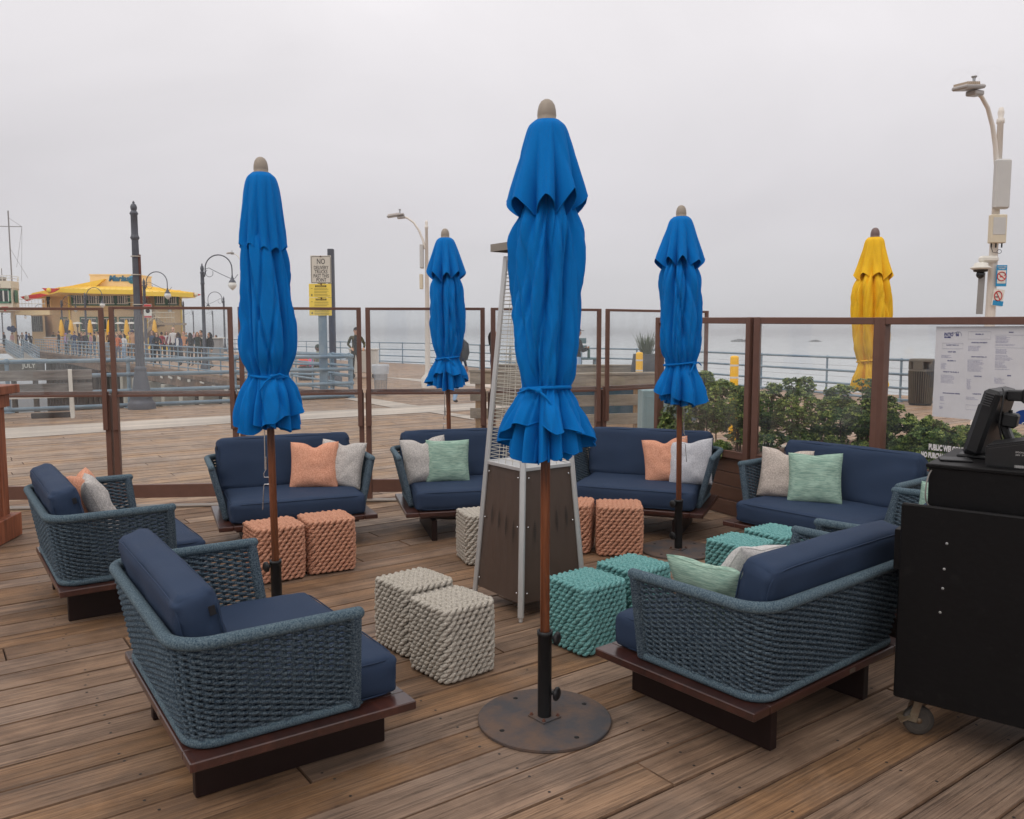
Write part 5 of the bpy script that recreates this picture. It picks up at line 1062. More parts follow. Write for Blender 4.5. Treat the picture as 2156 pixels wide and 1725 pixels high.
p = on_z(702, 806); t = thing('lamp_post', 'dark square topped pole right behind the NO DELIVERY TRUCKS sign', 'pole', (p.x, p.y, 0), 0, 'grey fluted lamp posts along the pier')
mb = MB(); mb.lathe([(.30, 0), (.30, .25), (.22, .35), (.22, .42), (.15, .55)], 16); mb.build('base', dark_cast, t); mb = MB(); mb.box((0, 0, 2.5), (.2, .2, 3.95), ch=.02)
for sg in (-1, 1): mb.box((sg * .03, -.102, 2.5), (.018, .01, 3.9))
mb.build('shaft', dark_cast, t)
# white lamp poles
pole_w = M('chalky_white_paint', srgb(226, 218, 208), .5, var=.05, scale=3); led_m = flat('lamp_head_grey', srgb(168, 162, 158), .4, .2)
def white_pole(x, y, label, H=5.11, side=-1, full=True, yaw=0, aim=0):
    def turn(mb): R = Matrix.Rotation(aim, 4, 'Z'); mb.v = [tuple(R @ V(v)) for v in mb.v]; return mb
    t = thing('street_light', label, 'street light', (x, y, 0), yaw, 'white street lights with curved arms'); mb = MB(); mb.lathe([(.20, 0), (.20, .3), (.092, .42), (.086, .5), (.043, H - .25), (.056, H - .24), (.056, H - .18), (.035, H - .16), (.048, H - .08), (.03, H - .01), (.001, H)], 16); mb.build('pole', pole_w, t)
    mb = MB(); pts = [V((side * .06, 0, H - .86)), V((side * .14, 0, H - .55)), V((side * .28, 0, H - .22)), V((side * .48, 0, H + .06)), V((side * .72, 0, H + .22)), V((side * .95, 0, H + .28))]; pts = [V((p.x * .8, p.y, H - .86 + (p.z - H + .86) * .86)) for p in pts]; mb.tube(pts, [.04, .036, .034, .032, .03, .03], 8); turn(mb).build('arm', pole_w, t)
    mb = MB(); T = Matrix.Translation((side * .93, 0, H + .14)) @ Matrix.Rotation(side * radians(9), 4, 'Y'); mb.box(None, (.52, .24, .06), X=T, ch=.02); mb.box(None, (.24, .16, .07), X=Matrix.Translation((side * .76, 0, H + .085)) @ Matrix.Rotation(side * radians(6), 4, 'Y'), ch=.015); hd = turn(mb).build('lamp_head', led_m, t)
    mb = MB()
    for k in range(7): mb.box(None, (.012, .22, .05), X=T @ Matrix.Translation((-.2 + k * .05, 0, .04)))
    turn(mb).build('heat_fins', flat('rusty_pale', srgb(188, 170, 150)), hd)
    mb = MB(); b = V((side * .8, 0, H + .18)); mb.cyl(b, b + V((0, 0, .12)), .018, .022); mb.lathe([(.02, 0), (.045, .03)], 8, c=b + V((0, 0, .11)))
    for k in range(8): a = 2 * pi * k / 8 + .3; e = V((cos(a), sin(a), 0)); mb.tube([b + V((0, 0, .13)), b + e * .12 + V((0, 0, .24)), b + e * .27 + V((0, 0, .23)), b + e * .38 + V((0, 0, .15))], .0004, 4)
    turn(mb).build('bird_spikes', flat('thin_wire', srgb(170, 172, 174), .4, .4), t)
    if full: mb = MB(); mb.box((0, -.12, H - 1.17), (.23, .12, .74), ch=.025); mb.build('antenna_housing', M('pale_housing', srgb(196, 194, 190), .5, var=.03), t)
    else: mb = MB(); mb.box((side * .15, 0, H - 1.08), (.11, .26, .72), ch=.02); mb.build('antenna_housing', M('pale_housing', srgb(196, 194, 190), .5, var=.03), t)
    mb = MB(); s2 = (-.03, -.12) if full else (side * .17, 0); mb.box((s2[0] - .0, s2[1], H - 1.84), (.24, .10, .43) if full else (.10, .2, .45), ch=.012); bx = mb.build('control_box', cream_p, t)
    if full:
        mb = MB(); mb.box((-.03, -.172, H - 1.80), (.19, .006, .26), ch=.002); mb.build('front_panel', MT['pale_housing'], bx); mb = MB()
        for x in (-.11, -.04, .05): mb.cyl((x, -.12, H - 2.055), (x, -.12, H - 2.12), .011)
        mb.tube([(-.11, -.12, H - 2.12), (-.08, -.12, H - 2.19), (-.02, -.12, H - 2.20)], .005, 5); mb.tube([(.01 + .035 * cos(q), -.13, H - 2.18 + .03 * sin(q)) for q in [6.28 * i / 12 for i in range(12)]], .004, 4, closed=True); mb.build('cable', black_plastic, t)
    return t
xw, yw_ = X_(2083, 12.95), 12.95
t = white_pole(xw, yw_, 'tall white street light with camera and warning signs above the planter wall at right', aim=radians(33)); Hw = 5.11
bl = flat('sign_blue', srgb(36, 140, 190), .4); rd = flat('sign_red', srgb(196, 60, 60))
mb = MB(); mb.box((-.10, -.05, 1.70 + 1.12), (.28, .12, .10), ch=.03); mb.lathe([(.05, .08), (.09, .07), (.10, .03), (.145, .0), (.145, -.012), (.11, -.03)], 24, c=(-.23, -.08, 2.69)); cmo = mb.build('security_camera', white_p, t)
mb = MB(); mb.lathe([(.108, 0), (.095, -.035), (.065, -.04)], 24, c=(-.23, -.08, 2.662)); mb.ell((-.23, -.08, 2.585), (.062, .062, .062), 16, 10); mb.build('lens_dome', flat('smoked_dome', (.012, .012, .014), .12), cmo)
mb = MB(); mb.bar((-.19, -.05, 2.62), (-.20, -.05, 1.98), .012, .10); mb.build('side_sign', flat('grey_sign_back', srgb(150, 146, 142), .4, .3), t)
kz = 12.95 / 1742.3; sx_ = lambda x: (x - 2087) * kz; sz_ = lambda y: EYE + (700 - y) * kz
def placard(x0, x1, y0, y1, m, nm, yo=-.12, rot=0):
    mb = MB(); mb.box(None, ((x1 - x0) * kz, .006, (y1 - y0) * kz), X=Matrix.Translation((sx_((x0 + x1) / 2), yo, sz_((y0 + y1) / 2))) @ Matrix.Rotation(rot, 4, 'Y'), ch=.002); return mb.build(nm, m, t)
s = placard(2085.5, 2107.5, 562, 605.5, bl, 'birds_sign'); mb = MB(); mb.box((sx_(2096.5), -.1245, sz_(586)), (17.5 * kz, .002, 27 * kz)); mb.build('white_field', white_p, s)
def ring(par, cx_, cz_, r, yo, rot=.7, sq=1.0):
    mb = MB(); mb.tube([(cx_ + r * sq * cos(q), yo, cz_ + r * sin(q)) for q in [2 * pi * i / 28 for i in range(28)]], .0075, 5, closed=True); mb.bar((cx_ - r * sq * cos(rot), yo, cz_ + r * sin(rot)), (cx_ + r * sq * cos(rot), yo, cz_ - r * sin(rot)), .004, .013); mb.build('prohibition_ring', rd, par)
ring(s, sx_(2096.5), sz_(585), .066, -.128); text_mesh([('DO NOT FEED', .021, 0, .018, 'CENTER', 0), ('THE BIRDS', .021, 0, -.008, 'CENTER', 0)], white_p, 'sign_words', s, XS(sx_(2096.5), sz_(569), -.125), offset=.0006)
mb = MB(); mb.ell((sx_(2095), -.127, sz_(586)), (.02, .003, .01), 8, 5); mb.add([(sx_(2095), -.127, sz_(586)), (sx_(2099), -.127, sz_(583)), (sx_(2098), -.127, sz_(587))], [(0, 1, 2)]); mb.add([(sx_(2100), -.127, sz_(585)), (sx_(2104), -.127, sz_(580)), (sx_(2103), -.127, sz_(584))], [(0, 1, 2)]); mb.build('bird_mark', rd, s)
s = placard(2080.5, 2103, 611, 646, white_p, 'no_smoking_sign', rot=radians(8)); mb = MB(); mb.box(None, (21.5 * kz, .002, 10 * kz), X=Matrix.Translation((sx_(2092), -.1245, sz_(640))) @ Matrix.Rotation(radians(8), 4, 'Y')); mb.build('blue_band', bl, s); ring(s, sx_(2091.5), sz_(625), .072, -.128, rot=1.0, sq=.8)
mb = MB(); mb.box((sx_(2088), -.127, sz_(627)), (.05, .003, .012)); mb.build('cigarette_mark', blk, s)
white_pole(X_(900, 25.5), 25.5, 'smaller white street light behind the smallest blue umbrella', H=5.08, full=False)
white_pole(X_(517, 60), 60, 'far street light, only its lamp head showing left of the left umbrella', H=7.2, full=False)
# bollards, bins, benches
for (px, yt, Y, lb) in ((1548, 751, 13.0, 'yellow bollard standing behind the planter shrubs'), (1347, 743, 15.4, 'yellow bollard left of the right blue umbrella')):
    t = thing('bollard', lb, 'bollard', (X_(px, Y), Y, 0), 0, 'yellow bollards with pale reflective bands'); mb = MB(); mb.lathe([(.066, 0), (.066, 1.30), (.06, 1.325), (.03, 1.335), (.001, 1.337)], 20); mb.build('sleeve', yellow_p, t)
    mb = MB()
    for z in (1.17, .98): mb.lathe([(.0672, z), (.0672, z + .028)], 20)
    mb.build('reflective_band', flat('reflective_silver', srgb(220, 216, 208), .3), t)
t = thing('litter_bin', 'slatted grey brown litter bin with round openings, beyond the menu poster', 'litter bin', (X_(1944, 19.4), 19.4, 0)); bin_m = flat('brown_grey_bin', srgb(98, 92, 82), .6); mb = MB()
for k in range(34):
    a = 2 * pi * k / 34; mb.bar((.235 * cos(a), .235 * sin(a), .04), (.265 * cos(a), .265 * sin(a), .80), .036, .012, up=(-sin(a), cos(a), 0))
mb.build('slats', bin_m, t); mb = MB(); mb.lathe([(.24, .0), (.24, .05), (.22, .05)], 24); mb.lathe([(.22, .02), (.25, .8)], 24)
mb.build('liner', flat('dark_liner', (.015, .014, .013)), t); mb = MB(); mb.lathe([(.272, .79), (.275, .83), (.27, .84)], 24)
for k in range(4): a = pi / 4 + k * pi / 2; mb.box((.22 * cos(a), .22 * sin(a), .93), (.09, .22, .20), rot=a, ch=.02)
mb.lathe([(.275, 1.02), (.275, 1.06), (.25, 1.085), (.001, 1.09)], 24); mb.build('hood', bin_m, t)
t = thing('mesh_bin', 'wire mesh bin lined with a clear bag, near the end of the railing', 'litter bin', (-3.56, 22.4, 0)); mb = MB()
for k in range(24): a = 2 * pi * k / 24; mb.tube([(.15 * cos(a), .15 * sin(a), .02), (.2 * cos(a), .2 * sin(a), .80)], .004, 4)
for z in [.02 + i * .052 for i in range(16)]: r = .15 + .05 * z / .8; mb.tube([(r * cos(q), r * sin(q), z) for q in [6.283 * i / 24 for i in range(24)]], .004, 4, closed=True)
mb.build('basket', flat('galvanised_wire', srgb(150, 152, 156), .4, .5), t); mb = MB(); mb.lathe([(.16, .42), (.185, .78), (.235, .84), (.245, .80), (.225, .58)], 20)
bag = bpy.data.materials.new('clear_bag'); bag.use_nodes = True; b_ = bag.node_tree.nodes['Principled BSDF']; b_.inputs['Base Color'].default_value = (.75, .77, .8, 1); b_.inputs['Roughness'].default_value = .25; b_.inputs['Alpha'].default_value = .55; mb.build('bin_bag', bag, t)
t = thing('white_cart', 'white box cart pushed by the man in the camouflage jacket', 'cart', (X_(766, 31), 31, .12)); mb = MB(); mb.box((0, 0, .5), (1.0, .6, .86), ch=.03); mb.box((0, 0, .95), (1.06, .66, .05), ch=.015); mb.build('box', flat('off_white_plastic', srgb(214, 208, 198)), t)
for x in (-.4, .4): mb = MB(); mb.lathe([(.001, -.03), (.09, -.03), (.09, .03), (.001, .03)], 14, ax=Matrix.Translation((x, -.2, -.03)) @ Matrix.Rotation(pi / 2, 4, 'X')); mb.build('wheel', tyre_m, t)
mb = MB(); mb.tube([(-.5, -.25, .6), (-.62, -.3, .6), (-.62, .2, .6), (-.5, .2, .6)], .02, 6); mb.build('handle', dark_cast, t)
# bench in front of the near railing
bc = on_z(153, 880); t = thing('wooden_bench', 'weathered grey bench with white upright posts, back towards the camera, at left', 'bench', (bc.x, bc.y, 0), radians(28)); mb = MB()
for z, h in ((.86, .20), (.60, .19)): mb.box((-.82, .03, z), (2.4, .04, h), ch=.006)
mb.build('backrest', grey_board2, t); mb = MB(); mb.box((-.82, .26, .43), (2.4, .42, .05), ch=.006); mb.build('seat', white_p, t)
for x in (0, -1.55): mb = MB(); mb.bar((x, -.06, 0), (x - .01, -.06, .97), .07, .13, .004, up=(0, 1, 0)); mb.box((x, .25, .2), (.09, .10, .40), ch=.004); mb.build('leg', white_p, t)
mb = MB(); mb.box((-.35, .25, .05), (.75, .12, .1), ch=.01); tag(mb.build('timber_block', flat('black_timber', srgb(42, 38, 36)), None, (bc.x, bc.y, 0), radians(28)), 'dark timber lying on the deck under the wooden bench', 'timber')
# ramp with board rails behind the heater
rampg = 'grey boarded ramp rails'
def board_rail(label, A, B, zs, posts, cap=True):
    A, B = V((*A, 0)), V((*B, 0)); L_ = (B - A).length; t = thing('board_railing', label, 'railing', A, atan2((B - A).y, (B - A).x), rampg); mb = MB()
    for a, b in zs: mb.box((L_ / 2, -.05, (a + b) / 2), (L_, .045, b - a), ch=.006)
    mb.build('boards', grey_board, t)
    if cap: mb = MB(); mb.box((L_ / 2, 0, zs[0][1] + .022), (L_ + .04, .17, .04), ch=.006); mb.build('cap', grey_board, t)
    for x in posts: mb = MB(); mb.box((x * L_, .02, zs[0][1] / 2), (.1, .1, zs[0][1] - .002), ch=.005); mb.build('post', wood('tan_posts', srgb(118, 94, 66), srgb(150, 122, 90), srgb(170, 142, 108), axis=2) if 'tan_posts' not in MT else MT['tan_posts'], t)
ZZ = [(.80, 1.0), (.50, .68), (.19, .37)]
board_rail('grey three board rail right of the heater, nearer the camera', (X_(1120, 13.2), 13.2), (X_(1379, 13.8), 13.8), ZZ, (.15, .86, .99))
board_rail('short grey board rail end seen left of the heater', (X_(992, 14.6), 14.6), (X_(1100, 14.3), 14.3), ZZ, (.14,), cap=True)
board_rail('grey board rail along the far side of the ramp', (X_(1040, 16.6), 16.6), (X_(1385, 16.4), 16.4), [(.84, 1.02), (.55, .72), (.24, .42)], (.2, .6, .99))
mb = MB(); mb.box((X_(1330, 15.6), 15.6, .45), (2.4, .5, .8), ch=.02); tag(mb.build('blue_container', flat('dull_teal_paint', srgb(44, 72, 88), .5)), 'dark teal container standing between the boarded ramp rails', 'container')
p = V((X_(1410, 9.8), 10.2, 0)); t = thing('utility_box', 'pale blue grey metal cabinet behind the left planter window', 'cabinet', p); mb = MB(); mb.box((0, 0, .5), (.55, .4, 1.0), ch=.01); mb.build('cabinet', flat('pale_teal_paint', srgb(136, 160, 164), .5), t)
mb = MB(); mb.box((0, -.204, .5), (.46, .008, .86), ch=.003); mb.build('door', MT['pale_teal_paint'], t)
t = thing('grass_pot', 'dark round pot with upright grass plumes beside the yellow bollard', 'plant pot', (X_(1362, 16.2), 16.2, 0)); mb = MB(); mb.lathe([(.22, .2), (.3, .35), (.3, 1.0), (.26, 1.28), (.22, 1.28)], 16); mb.build('pot', M('charcoal_weave', srgb(58, 58, 62), .7, var=.4, scale=16), t); mb = MB(); rn = random.Random(8); mb.cc = (.10, .13, .07)
for k in range(150): a = rn.uniform(0, 6.28); r = rn.uniform(.02, .2); l = rn.uniform(.25, .5); s_ = rn.uniform(.02, .28); b0 = V((r * cos(a) * .6, r * sin(a) * .6, 1.25)); e_ = b0 + V((s_ * cos(a), s_ * sin(a), l)); m_ = b0.lerp(e_, .5) + V((0, 0, .05)); w_ = V((-sin(a), cos(a), 0)) * .006; mb.add([b0 - w_, b0 + w_, m_ + w_, e_, m_ - w_], [(0, 1, 2, 4), (4, 2, 3)])
mb.build('grass', leaf_m, t)
t = thing('teal_bench', 'teal seat with a metal bottle on it, beside the man behind the front umbrella', 'bench', (X_(1232, 21.5), 21.5, 0)); mb = MB(); mb.box((0, 0, 1.02), (.75, .4, .05), ch=.01); mb.box((-.1, .22, 1.28), (.34, .04, .16), ch=.008); mb.box((-.1, .22, 1.48), (.30, .04, .14), ch=.008); mb.build('seat', flat('teal_paint', srgb(96, 122, 128)), t); mb = MB(); mb.box((-.25, 0, .5), (.06, .3, 1.0)); mb.box((.25, 0, .5), (.06, .3, 1.0)); mb.build('leg', blue_steel, t)
mb = MB(); mb.lathe([(.035, 0), (.037, .02), (.037, .2), (.02, .25), (.02, .3)], 12); tag(mb.build('bottle', flat('green_grey_flask', srgb(98, 122, 116), .3, .4), None, (X_(1240, 21.4), 21.4, 1.046)), 'grey green flask standing on the teal seat', 'bottle')
# rocks and far hills
rk = M('wet_rock', (.05, .05, .05), .9, var=.4, scale=.5)
for px, w_, h_, lb in ((1558, 38, 8, 'larger dark rock breakwater low in the sea, left of the two'), (1717, 22, 5, 'smaller dark rock breakwater low in the sea, right of the two')):
    Y = 7.7 * 1742 / 19.5; mb = MB(); rn = random.Random(px)
    for k in range(26): x = rn.gauss(0, .24) * w_; mb.ell((x * .4 * Y / 1742 * 2, rn.uniform(-2, 2), 0), (rn.uniform(.8, 2.4), 2, max(.4, (h_ * Y / 1742) * (1 - abs(x) / w_ * 1.1) * rn.uniform(.6, 1))), 7, 5)
    tag(mb.build('sea_rock', rk, None, (X_(px, Y), Y, SEA)), lb, 'rock', 'rock breakwaters out in the sea')
# ------------------------------------------------------------------ under the far boardwalk
E0, E1 = V((*CORNER, 0)), V((-44.8, 78, 0)); Ed = (E1 - E0); EL = Ed.length; Ed.normalize(); En = V((Ed.y, -Ed.x, 0))     # En points under the boardwalk
t = thing('edge_beam', 'long weathered timber beam along the edge of the far boardwalk', 'beam', E0); mb = MB(); mb.bar(En * .1 + V((0, 0, -.33)), Ed * EL + En * .1 + V((0, 0, -.33)), .25, .6, .01); mb.bar(En * -.06 + V((0, 0, -.12)), Ed * EL + En * -.06 + V((0, 0, -.12)), .1, .16, .01); mb.build('timber', pier_wood, t)
mb = MB(); rn = random.Random(1)
for k in range(12): c = Ed * (2 + k * 1.6 + rn.random() * .4) + En * -.13 + V((0, 0, -.30 + rn.uniform(-.05, .05))); mb.bar(c, c + Ed * rn.uniform(.3, .7) + V((0, 0, rn.uniform(-.05, .05))), .03, rn.uniform(.05, .12))
mb.build('pale_patches', flat('peeling_white', srgb(196, 188, 176), .9), t)
pp_ = None
for k in range(34):
    for row in (0, 1, 2, 3):
        s = 3 + k * 1.9 + row * .8; c = E0 + Ed * s + En * (.5 + row * 2.6)
        if pp_ is None:
            mb = MB(); mb.tube([(0, 0, -7), (.02, 0, -4), (0, .02, -.62)], [.2, .19, .17], 10); pp_ = mb.build('pier_pile', pile_m, None, c); o = pp_
        else: o = pp_.copy(); C.objects.link(o); o.location = c
        o.rotation_euler = (0, 0, k * 1.3 + row); tag(o, 'brown timber pile standing in the water under the far boardwalk', 'pile', 'piles under the far boardwalk')
cc_ = None
for k in range(9):
    c = E0 + Ed * (4.2 + k * 3.1) + En * .12
    if cc_ is None: mb = MB(); mb.box((0, 0, -1.15), (.62, .62, 1.0), ch=.03); mb.tube([(0, 0, -7), (0, 0, -1.6)], .22, 10); cc_ = mb.build('concrete_pier', concrete, None, c, atan2(Ed.y, Ed.x)); o = cc_
    else: o = cc_.copy(); C.objects.link(o); o.location = c
    tag(o, 'pale concrete pier block under the edge of the far boardwalk', 'concrete pier', 'concrete pier blocks under the far boardwalk')
mb = MB()
for k in range(15): a = E0 + Ed * (3 + k * 4) + En * .9; mb.bar(a + V((0, 0, -1)), a + En * 9 + V((0, 0, -1)), .3, .3)
for k in range(9): a = E0 + Ed * (8 + k * 6) + En * 1.2; mb.bar(a + V((0, 0, -1)), a + Ed * 5 + V((0, 0, -4.5)), .12, .2)
tag(mb.build('pier_crossbeams', pile_m), 'dark cross timbers bracing the piles under the far boardwalk', 'bracing')
# landing at far left
p0 = on_y(-30, 757, 57); p1 = on_y(77, 757, 57)
t = thing('landing_wall', 'dark damp concrete wall low over the water at far left with faded white letters', 'wall', (p1.x, 57, 0)); mb = MB(); mb.box((-3.5, .5, -.65), (7, 1, .9), ch=.02); mb.build('wall', dark_concrete, t); mb = MB(); mb.box((-3.5, .5, -.165), (7.2, 1.2, .07), ch=.01); mb.build('coping', concrete, t)
text_mesh([('JULY', .44, -1.0, -.72, 'LEFT', 0)], flat('faded_white', srgb(190, 186, 176)), 'painted_letters', t, Matrix(((1, 0, 0, 0), (0, 0, -1, -.01), (0, 1, 0, 0), (0, 0, 0, 1))), offset=.012)
pd = None
for k in range(5):
    o = pp_.copy(); C.objects.link(o); o.location = (p1.x - .4 - k * 1.5, 57.4, -.4); tag(o, 'brown timber pile standing under the dark landing wall at far left', 'pile', 'piles under the landing wall')
# ramp with railings down to the landing
a0_, a1_, b0_, b1_ = V((X_(10, 78), 78, 0)), V((X_(45, 78), 78, 0)), V((X_(46, 62), 62, -.5)), V((X_(80, 62), 62, -.5))
t = thing('gangway', 'sloping grey walkway leading down from the far boardwalk at left', 'ramp'); mb = MB(); mb.add([a0_, b0_, b1_, a1_] + [q - V((0, 0, .2)) for q in (a0_, b0_, b1_, a1_)], [(0, 1, 2, 3), (7, 6, 5, 4), (0, 4, 5, 1), (1, 5, 6, 2), (2, 6, 7, 3), (3, 7, 4, 0)]); mb.build('slab', flat('grey_slab', srgb(150, 144, 136), .8), t)
for a, b, lb in ((a0_, b0_, 'left railing of the sloping walkway at far left'), (a1_, b1_, 'right railing of the sloping walkway at far left')): railing('pipe_railing', lb, [tuple(a), tuple(b)], 1.05, (1, .8, .6, .4, .2), r=.035, post=1.6, group='railings of the sloping walkway')
railing('pipe_railing', 'pale railing along the boardwalk edge at the left picture edge', [(X_(-40, 80), 80), (X_(12, 78), 78)], 1.05, (1, .66, .33), r=.035, post=1.6, group=GR)
# ------------------------------------------------------------------ restaurant
k_ = 84 / 1742.3; rx = lambda px, b=0: (px - 1078) * (84 + b) / 1742.3 - (265 - 1078) * k_; rz_ = lambda y, b=0: EYE + (700 - y) * (84 + b) / 1742.3
stucco = M('tan_stucco', srgb(242, 212, 160), .85, var=.05, scale=.6, bump=.1, bscale=20); roof_y = M('yellow_metal_roof', srgb(244, 206, 74), .45, var=.05, scale=.5); green_f = flat('green_trim', srgb(66, 116, 90)); dark_gl = M('dark_window_glass', (.035, .04, .04), .08, var=.4, scale=.3, spec=.6); red_fin = flat('red_fin', srgb(206, 62, 58)); darkblue = flat('dark_blue_canvas', srgb(48, 58, 78)); white_f = flat('white_frame', srgb(224, 220, 210))
R = thing('restaurant', 'two storey tan restaurant with a flared yellow roof and red corner fins', 'restaurant', (X_(265, 84), 84, 0))
mb = MB(); mb.prism([(rx(148), 0), (rx(312), 0), (rx(312), .9), (rx(328), .9), (rx(328), 0), (rx(383), 0), (rx(379, 14), 14), (rx(150, 14), 14)], 0, rz_(612)); mb.prism([(rx(93, 4.5), 4.5), (rx(112, 2.6), 2.6), (rx(152, 2.2), 2.2), (rx(152, 13.9), 13.9), (rx(97, 13.9), 13.9)], 0, rz_(624)); mb.box((rx(235), .35, rz_(650)), (rx(312) - rx(150), .9, .5), ch=.05); mb.box((rx(265), 1, rz_(735) + .5), (rx(383) - rx(105), .4, 1.0)) if False else None; mb.build('walls', stucco, R)
def win(x0, x1, y0, y1, yl, cols, tr=.12, name='window', grn=True, rows=1):
    mb = MB(); A, B, c, d = rx(x0), rx(x1), rz_(y1), rz_(y0); m = green_f if grn else white_f
    for zc in (c, d): mb.box(((A + B) / 2, yl - .06, zc), (B - A + tr, .12, tr))
    for xc in (A, B): mb.box((xc, yl - .06, (c + d) / 2), (tr, .12, d - c + tr))
    o = mb.build(name, m, R); mb = MB(); mb.box(((A + B) / 2, yl - .02, (c + d) / 2), (B - A - .02, .03, d - c - .02)); mb.build('pane', dark_gl, o); mb = MB()
    for k in range(1, cols): mb.box((A + (B - A) * k / cols, yl - .06, (c + d) / 2), (.06 if k % 4 else .14, .06, d - c - .1))
    for k in range(1, rows): mb.box(((A + B) / 2, yl - .065, c + (d - c) * k / rows), (B - A - .1, .05, .08))
    for zc in (c + .12, d - .12): mb.box(((A + B) / 2, yl - .055, zc), (B - A - .12, .05, .09))
    mb.build('mullions', white_f, o)
for a, b in ((156, 186), (187, 216), (217.5, 246.5), (248, 275.5)): win(a, b, 620, 643, 0, 6)
for a, b in ((330, 352), (355, 377)): win(a, b, 621, 643, 0, 5)
win(138, 146, 620, 643, 2.2, 3); win(97, 109, 622, 648, 4.2, 3)
for a, b in ((104, 136),): win(a, b, 669, 697, 2.4, 3, rows=1)
for a, b in ((172, 206), (217, 246), (254, 284)): win(a, b, 669, 697, 0, 3)
win(298, 308, 622, 648, 0, 2, grn=False, name='door')
# roof: flared eaves, hipped middle, parapet
EV = [(66, 5.5, 623), (72, 3.2, 620), (128, -2.6, 608), (200, -3.0, 610.5), (283, -3.0, 612), (310, -3.2, 615.5), (355, -2.8, 616), (409, -1.0, 618.5), (414, 5, 620), (396, 15, 622), (250, 17, 622), (90, 14, 622)]
RG = [(200, 3, 600), (284, 3, 602), (300, 7, 602), (205, 9, 600)]
mb = MB(); ev = [V((rx(a, b), b, rz_(c, b))) for a, b, c in EV]; rg = [V((rx(a, b), b, rz_(c, b))) for a, b, c in RG]; nE = len(ev); idx = [0, 0, 0, 0, 1, 1, 1, 1, 2, 2, 3, 3]
vs = ev + rg + [v - V((0, 0, .42)) for v in ev]; fs = []
for i in range(nE):
    j = (i + 1) % nE; a, b = idx[i], idx[j]; fs.append((i, j, nE + b)); 
    if a != b: fs.append((i, nE + b, nE + a))
    fs.append((nE + 4 + i, nE + 4 + j, j, i))
fs.append((nE, nE + 1, nE + 2, nE + 3)); mb.add(vs, fs); ro = mb.build('roof', roof_y, R)
mb = MB(); mb.add([v - V((0, 0, .40)) for v in ev], [tuple(range(nE))[::-1]]); mb.build('soffit', stucco, ro)
mb = MB()
for i in range(1, 8):
    a, b = ev[i], ev[i + 1]; ra, rb = rg[idx[i]], rg[idx[i + 1]]
    n = int((b - a).length / .5)
    for q in range(n): s = q / n; p = a.lerp(b, s) + V((0, 0, .03)); r = ra.lerp(rb, s) + V((0, 0, .03)); mb.bar(p, r, .05, .07)
mb.build('roof_seams', roof_y, ro)
mb = MB(); q = [(rx(132), rz_(606.5)), (rx(200), rz_(606)), (rx(221), rz_(588.5))]; mb.add([(x, .4, z) for x, z in q] + [(x, 3.2, z) for x, z in q], [(0, 1, 2), (5, 4, 3), (0, 2, 5, 3), (1, 4, 5, 2)]); mb.build('left_gable', roof_y, ro)
mb = MB(); mb.box((rx(235), 2.6, rz_(592)), (rx(284) - rx(186), 3.6, rz_(579) - rz_(606)), ch=.05); mb.build('parapet', stucco, R); mb = MB(); mb.box((rx(235), 2.6, rz_(579.5)), (rx(285) - rx(185), 3.7, .12)); mb.build('parapet_cap', MT['tan_stucco'], R)
for pts in (((47, 626), (90, 619), (105, 622), (60, 635)), ((93, 608), (130, 609), (118, 616), (107, 619))):
    mb = MB(); q = [(rx(a), rz_(b)) for a, b in pts]; yl = -.6 if pts[0][0] < 60 else -3.4; q = [(rx(a, yl), rz_(b, yl)) for a, b in pts]; mb.add([(x, yl, z) for x, z in q] + [(x, yl + .2, z) for x, z in q], [(0, 3, 2, 1), (4, 5, 6, 7)] + [(i, (i + 1) % 4, 4 + (i + 1) % 4, 4 + i) for i in range(4)]); fo = mb.build('corner_fin', red_fin, R)
    mb = MB(); cx_ = 61 if pts[0][0] < 60 else 108; cz_ = 627.5 if pts[0][0] < 60 else 612.5; mb.lathe([(.001, 0), (.24, 0), (.24, .03), (.001, .03)], 18, ax=Matrix.Translation((rx(cx_, yl), yl - .01, rz_(cz_, yl))) @ Matrix.Rotation(pi / 2, 4, 'X')); mb.build('disc', white_f if cx_ == 61 else roof_y, fo)
mb = MB(); q = [(rx(a), rz_(b)) for a, b in ((394, 618), (412, 617.5), (428, 622), (414, 626.5))]; mb.add([(x, -.4, z) for x, z in q] + [(x, -.2, z) for x, z in q], [(0, 1, 2, 3), (7, 6, 5, 4)] + [(i, (i + 1) % 4, 4 + (i + 1) % 4, 4 + i) for i in range(4)]); fo = mb.build('corner_fin', red_fin, R); mb = MB(); mb.lathe([(.001, 0), (.22, 0), (.22, .03), (.001, .03)], 18, ax=Matrix.Translation((rx(418), -.41, rz_(622))) @ Matrix.Rotation(pi / 2, 4, 'X')); mb.build('disc', white_f, fo)
text_mesh([('Mariasol', .78, rx(226), rz_(592.5), 'LEFT', .25)], flat('sign_script_blue', srgb(46, 108, 148)), 'sign_lettering', R, Matrix(((1, 0, 0, 0), (0, 0, -1, .76), (0, 1, 0, 0), (0, 0, 0, 1))), offset=.035, depth=.03)
mb = MB(); mb.lathe([(.001, -.02), (.40, -.02), (.40, .02), (.001, .02)], 24, ax=Matrix.Translation((rx(275), .76, rz_(590))) @ Matrix.Rotation(pi / 2, 4, 'X')); dk = mb.build('sun_disc', flat('sign_light_blue', srgb(66, 150, 190)), R); mb = MB()
for q in range(10): a = 2 * pi * q / 10; mb.bar((rx(275) + .1 * cos(a), .72, rz_(590) + .1 * sin(a)), (rx(275) + .36 * cos(a), .72, rz_(590) + .36 * sin(a)), .02, .035)
mb.build('rays', MT['sign_script_blue'], dk)
for x in (150, 384, 312): mb = MB(); mb.cyl((rx(x), -.12, 0), (rx(x), -.12, rz_(615)), .1, n=8); mb.build('downpipe', roof_y, R)
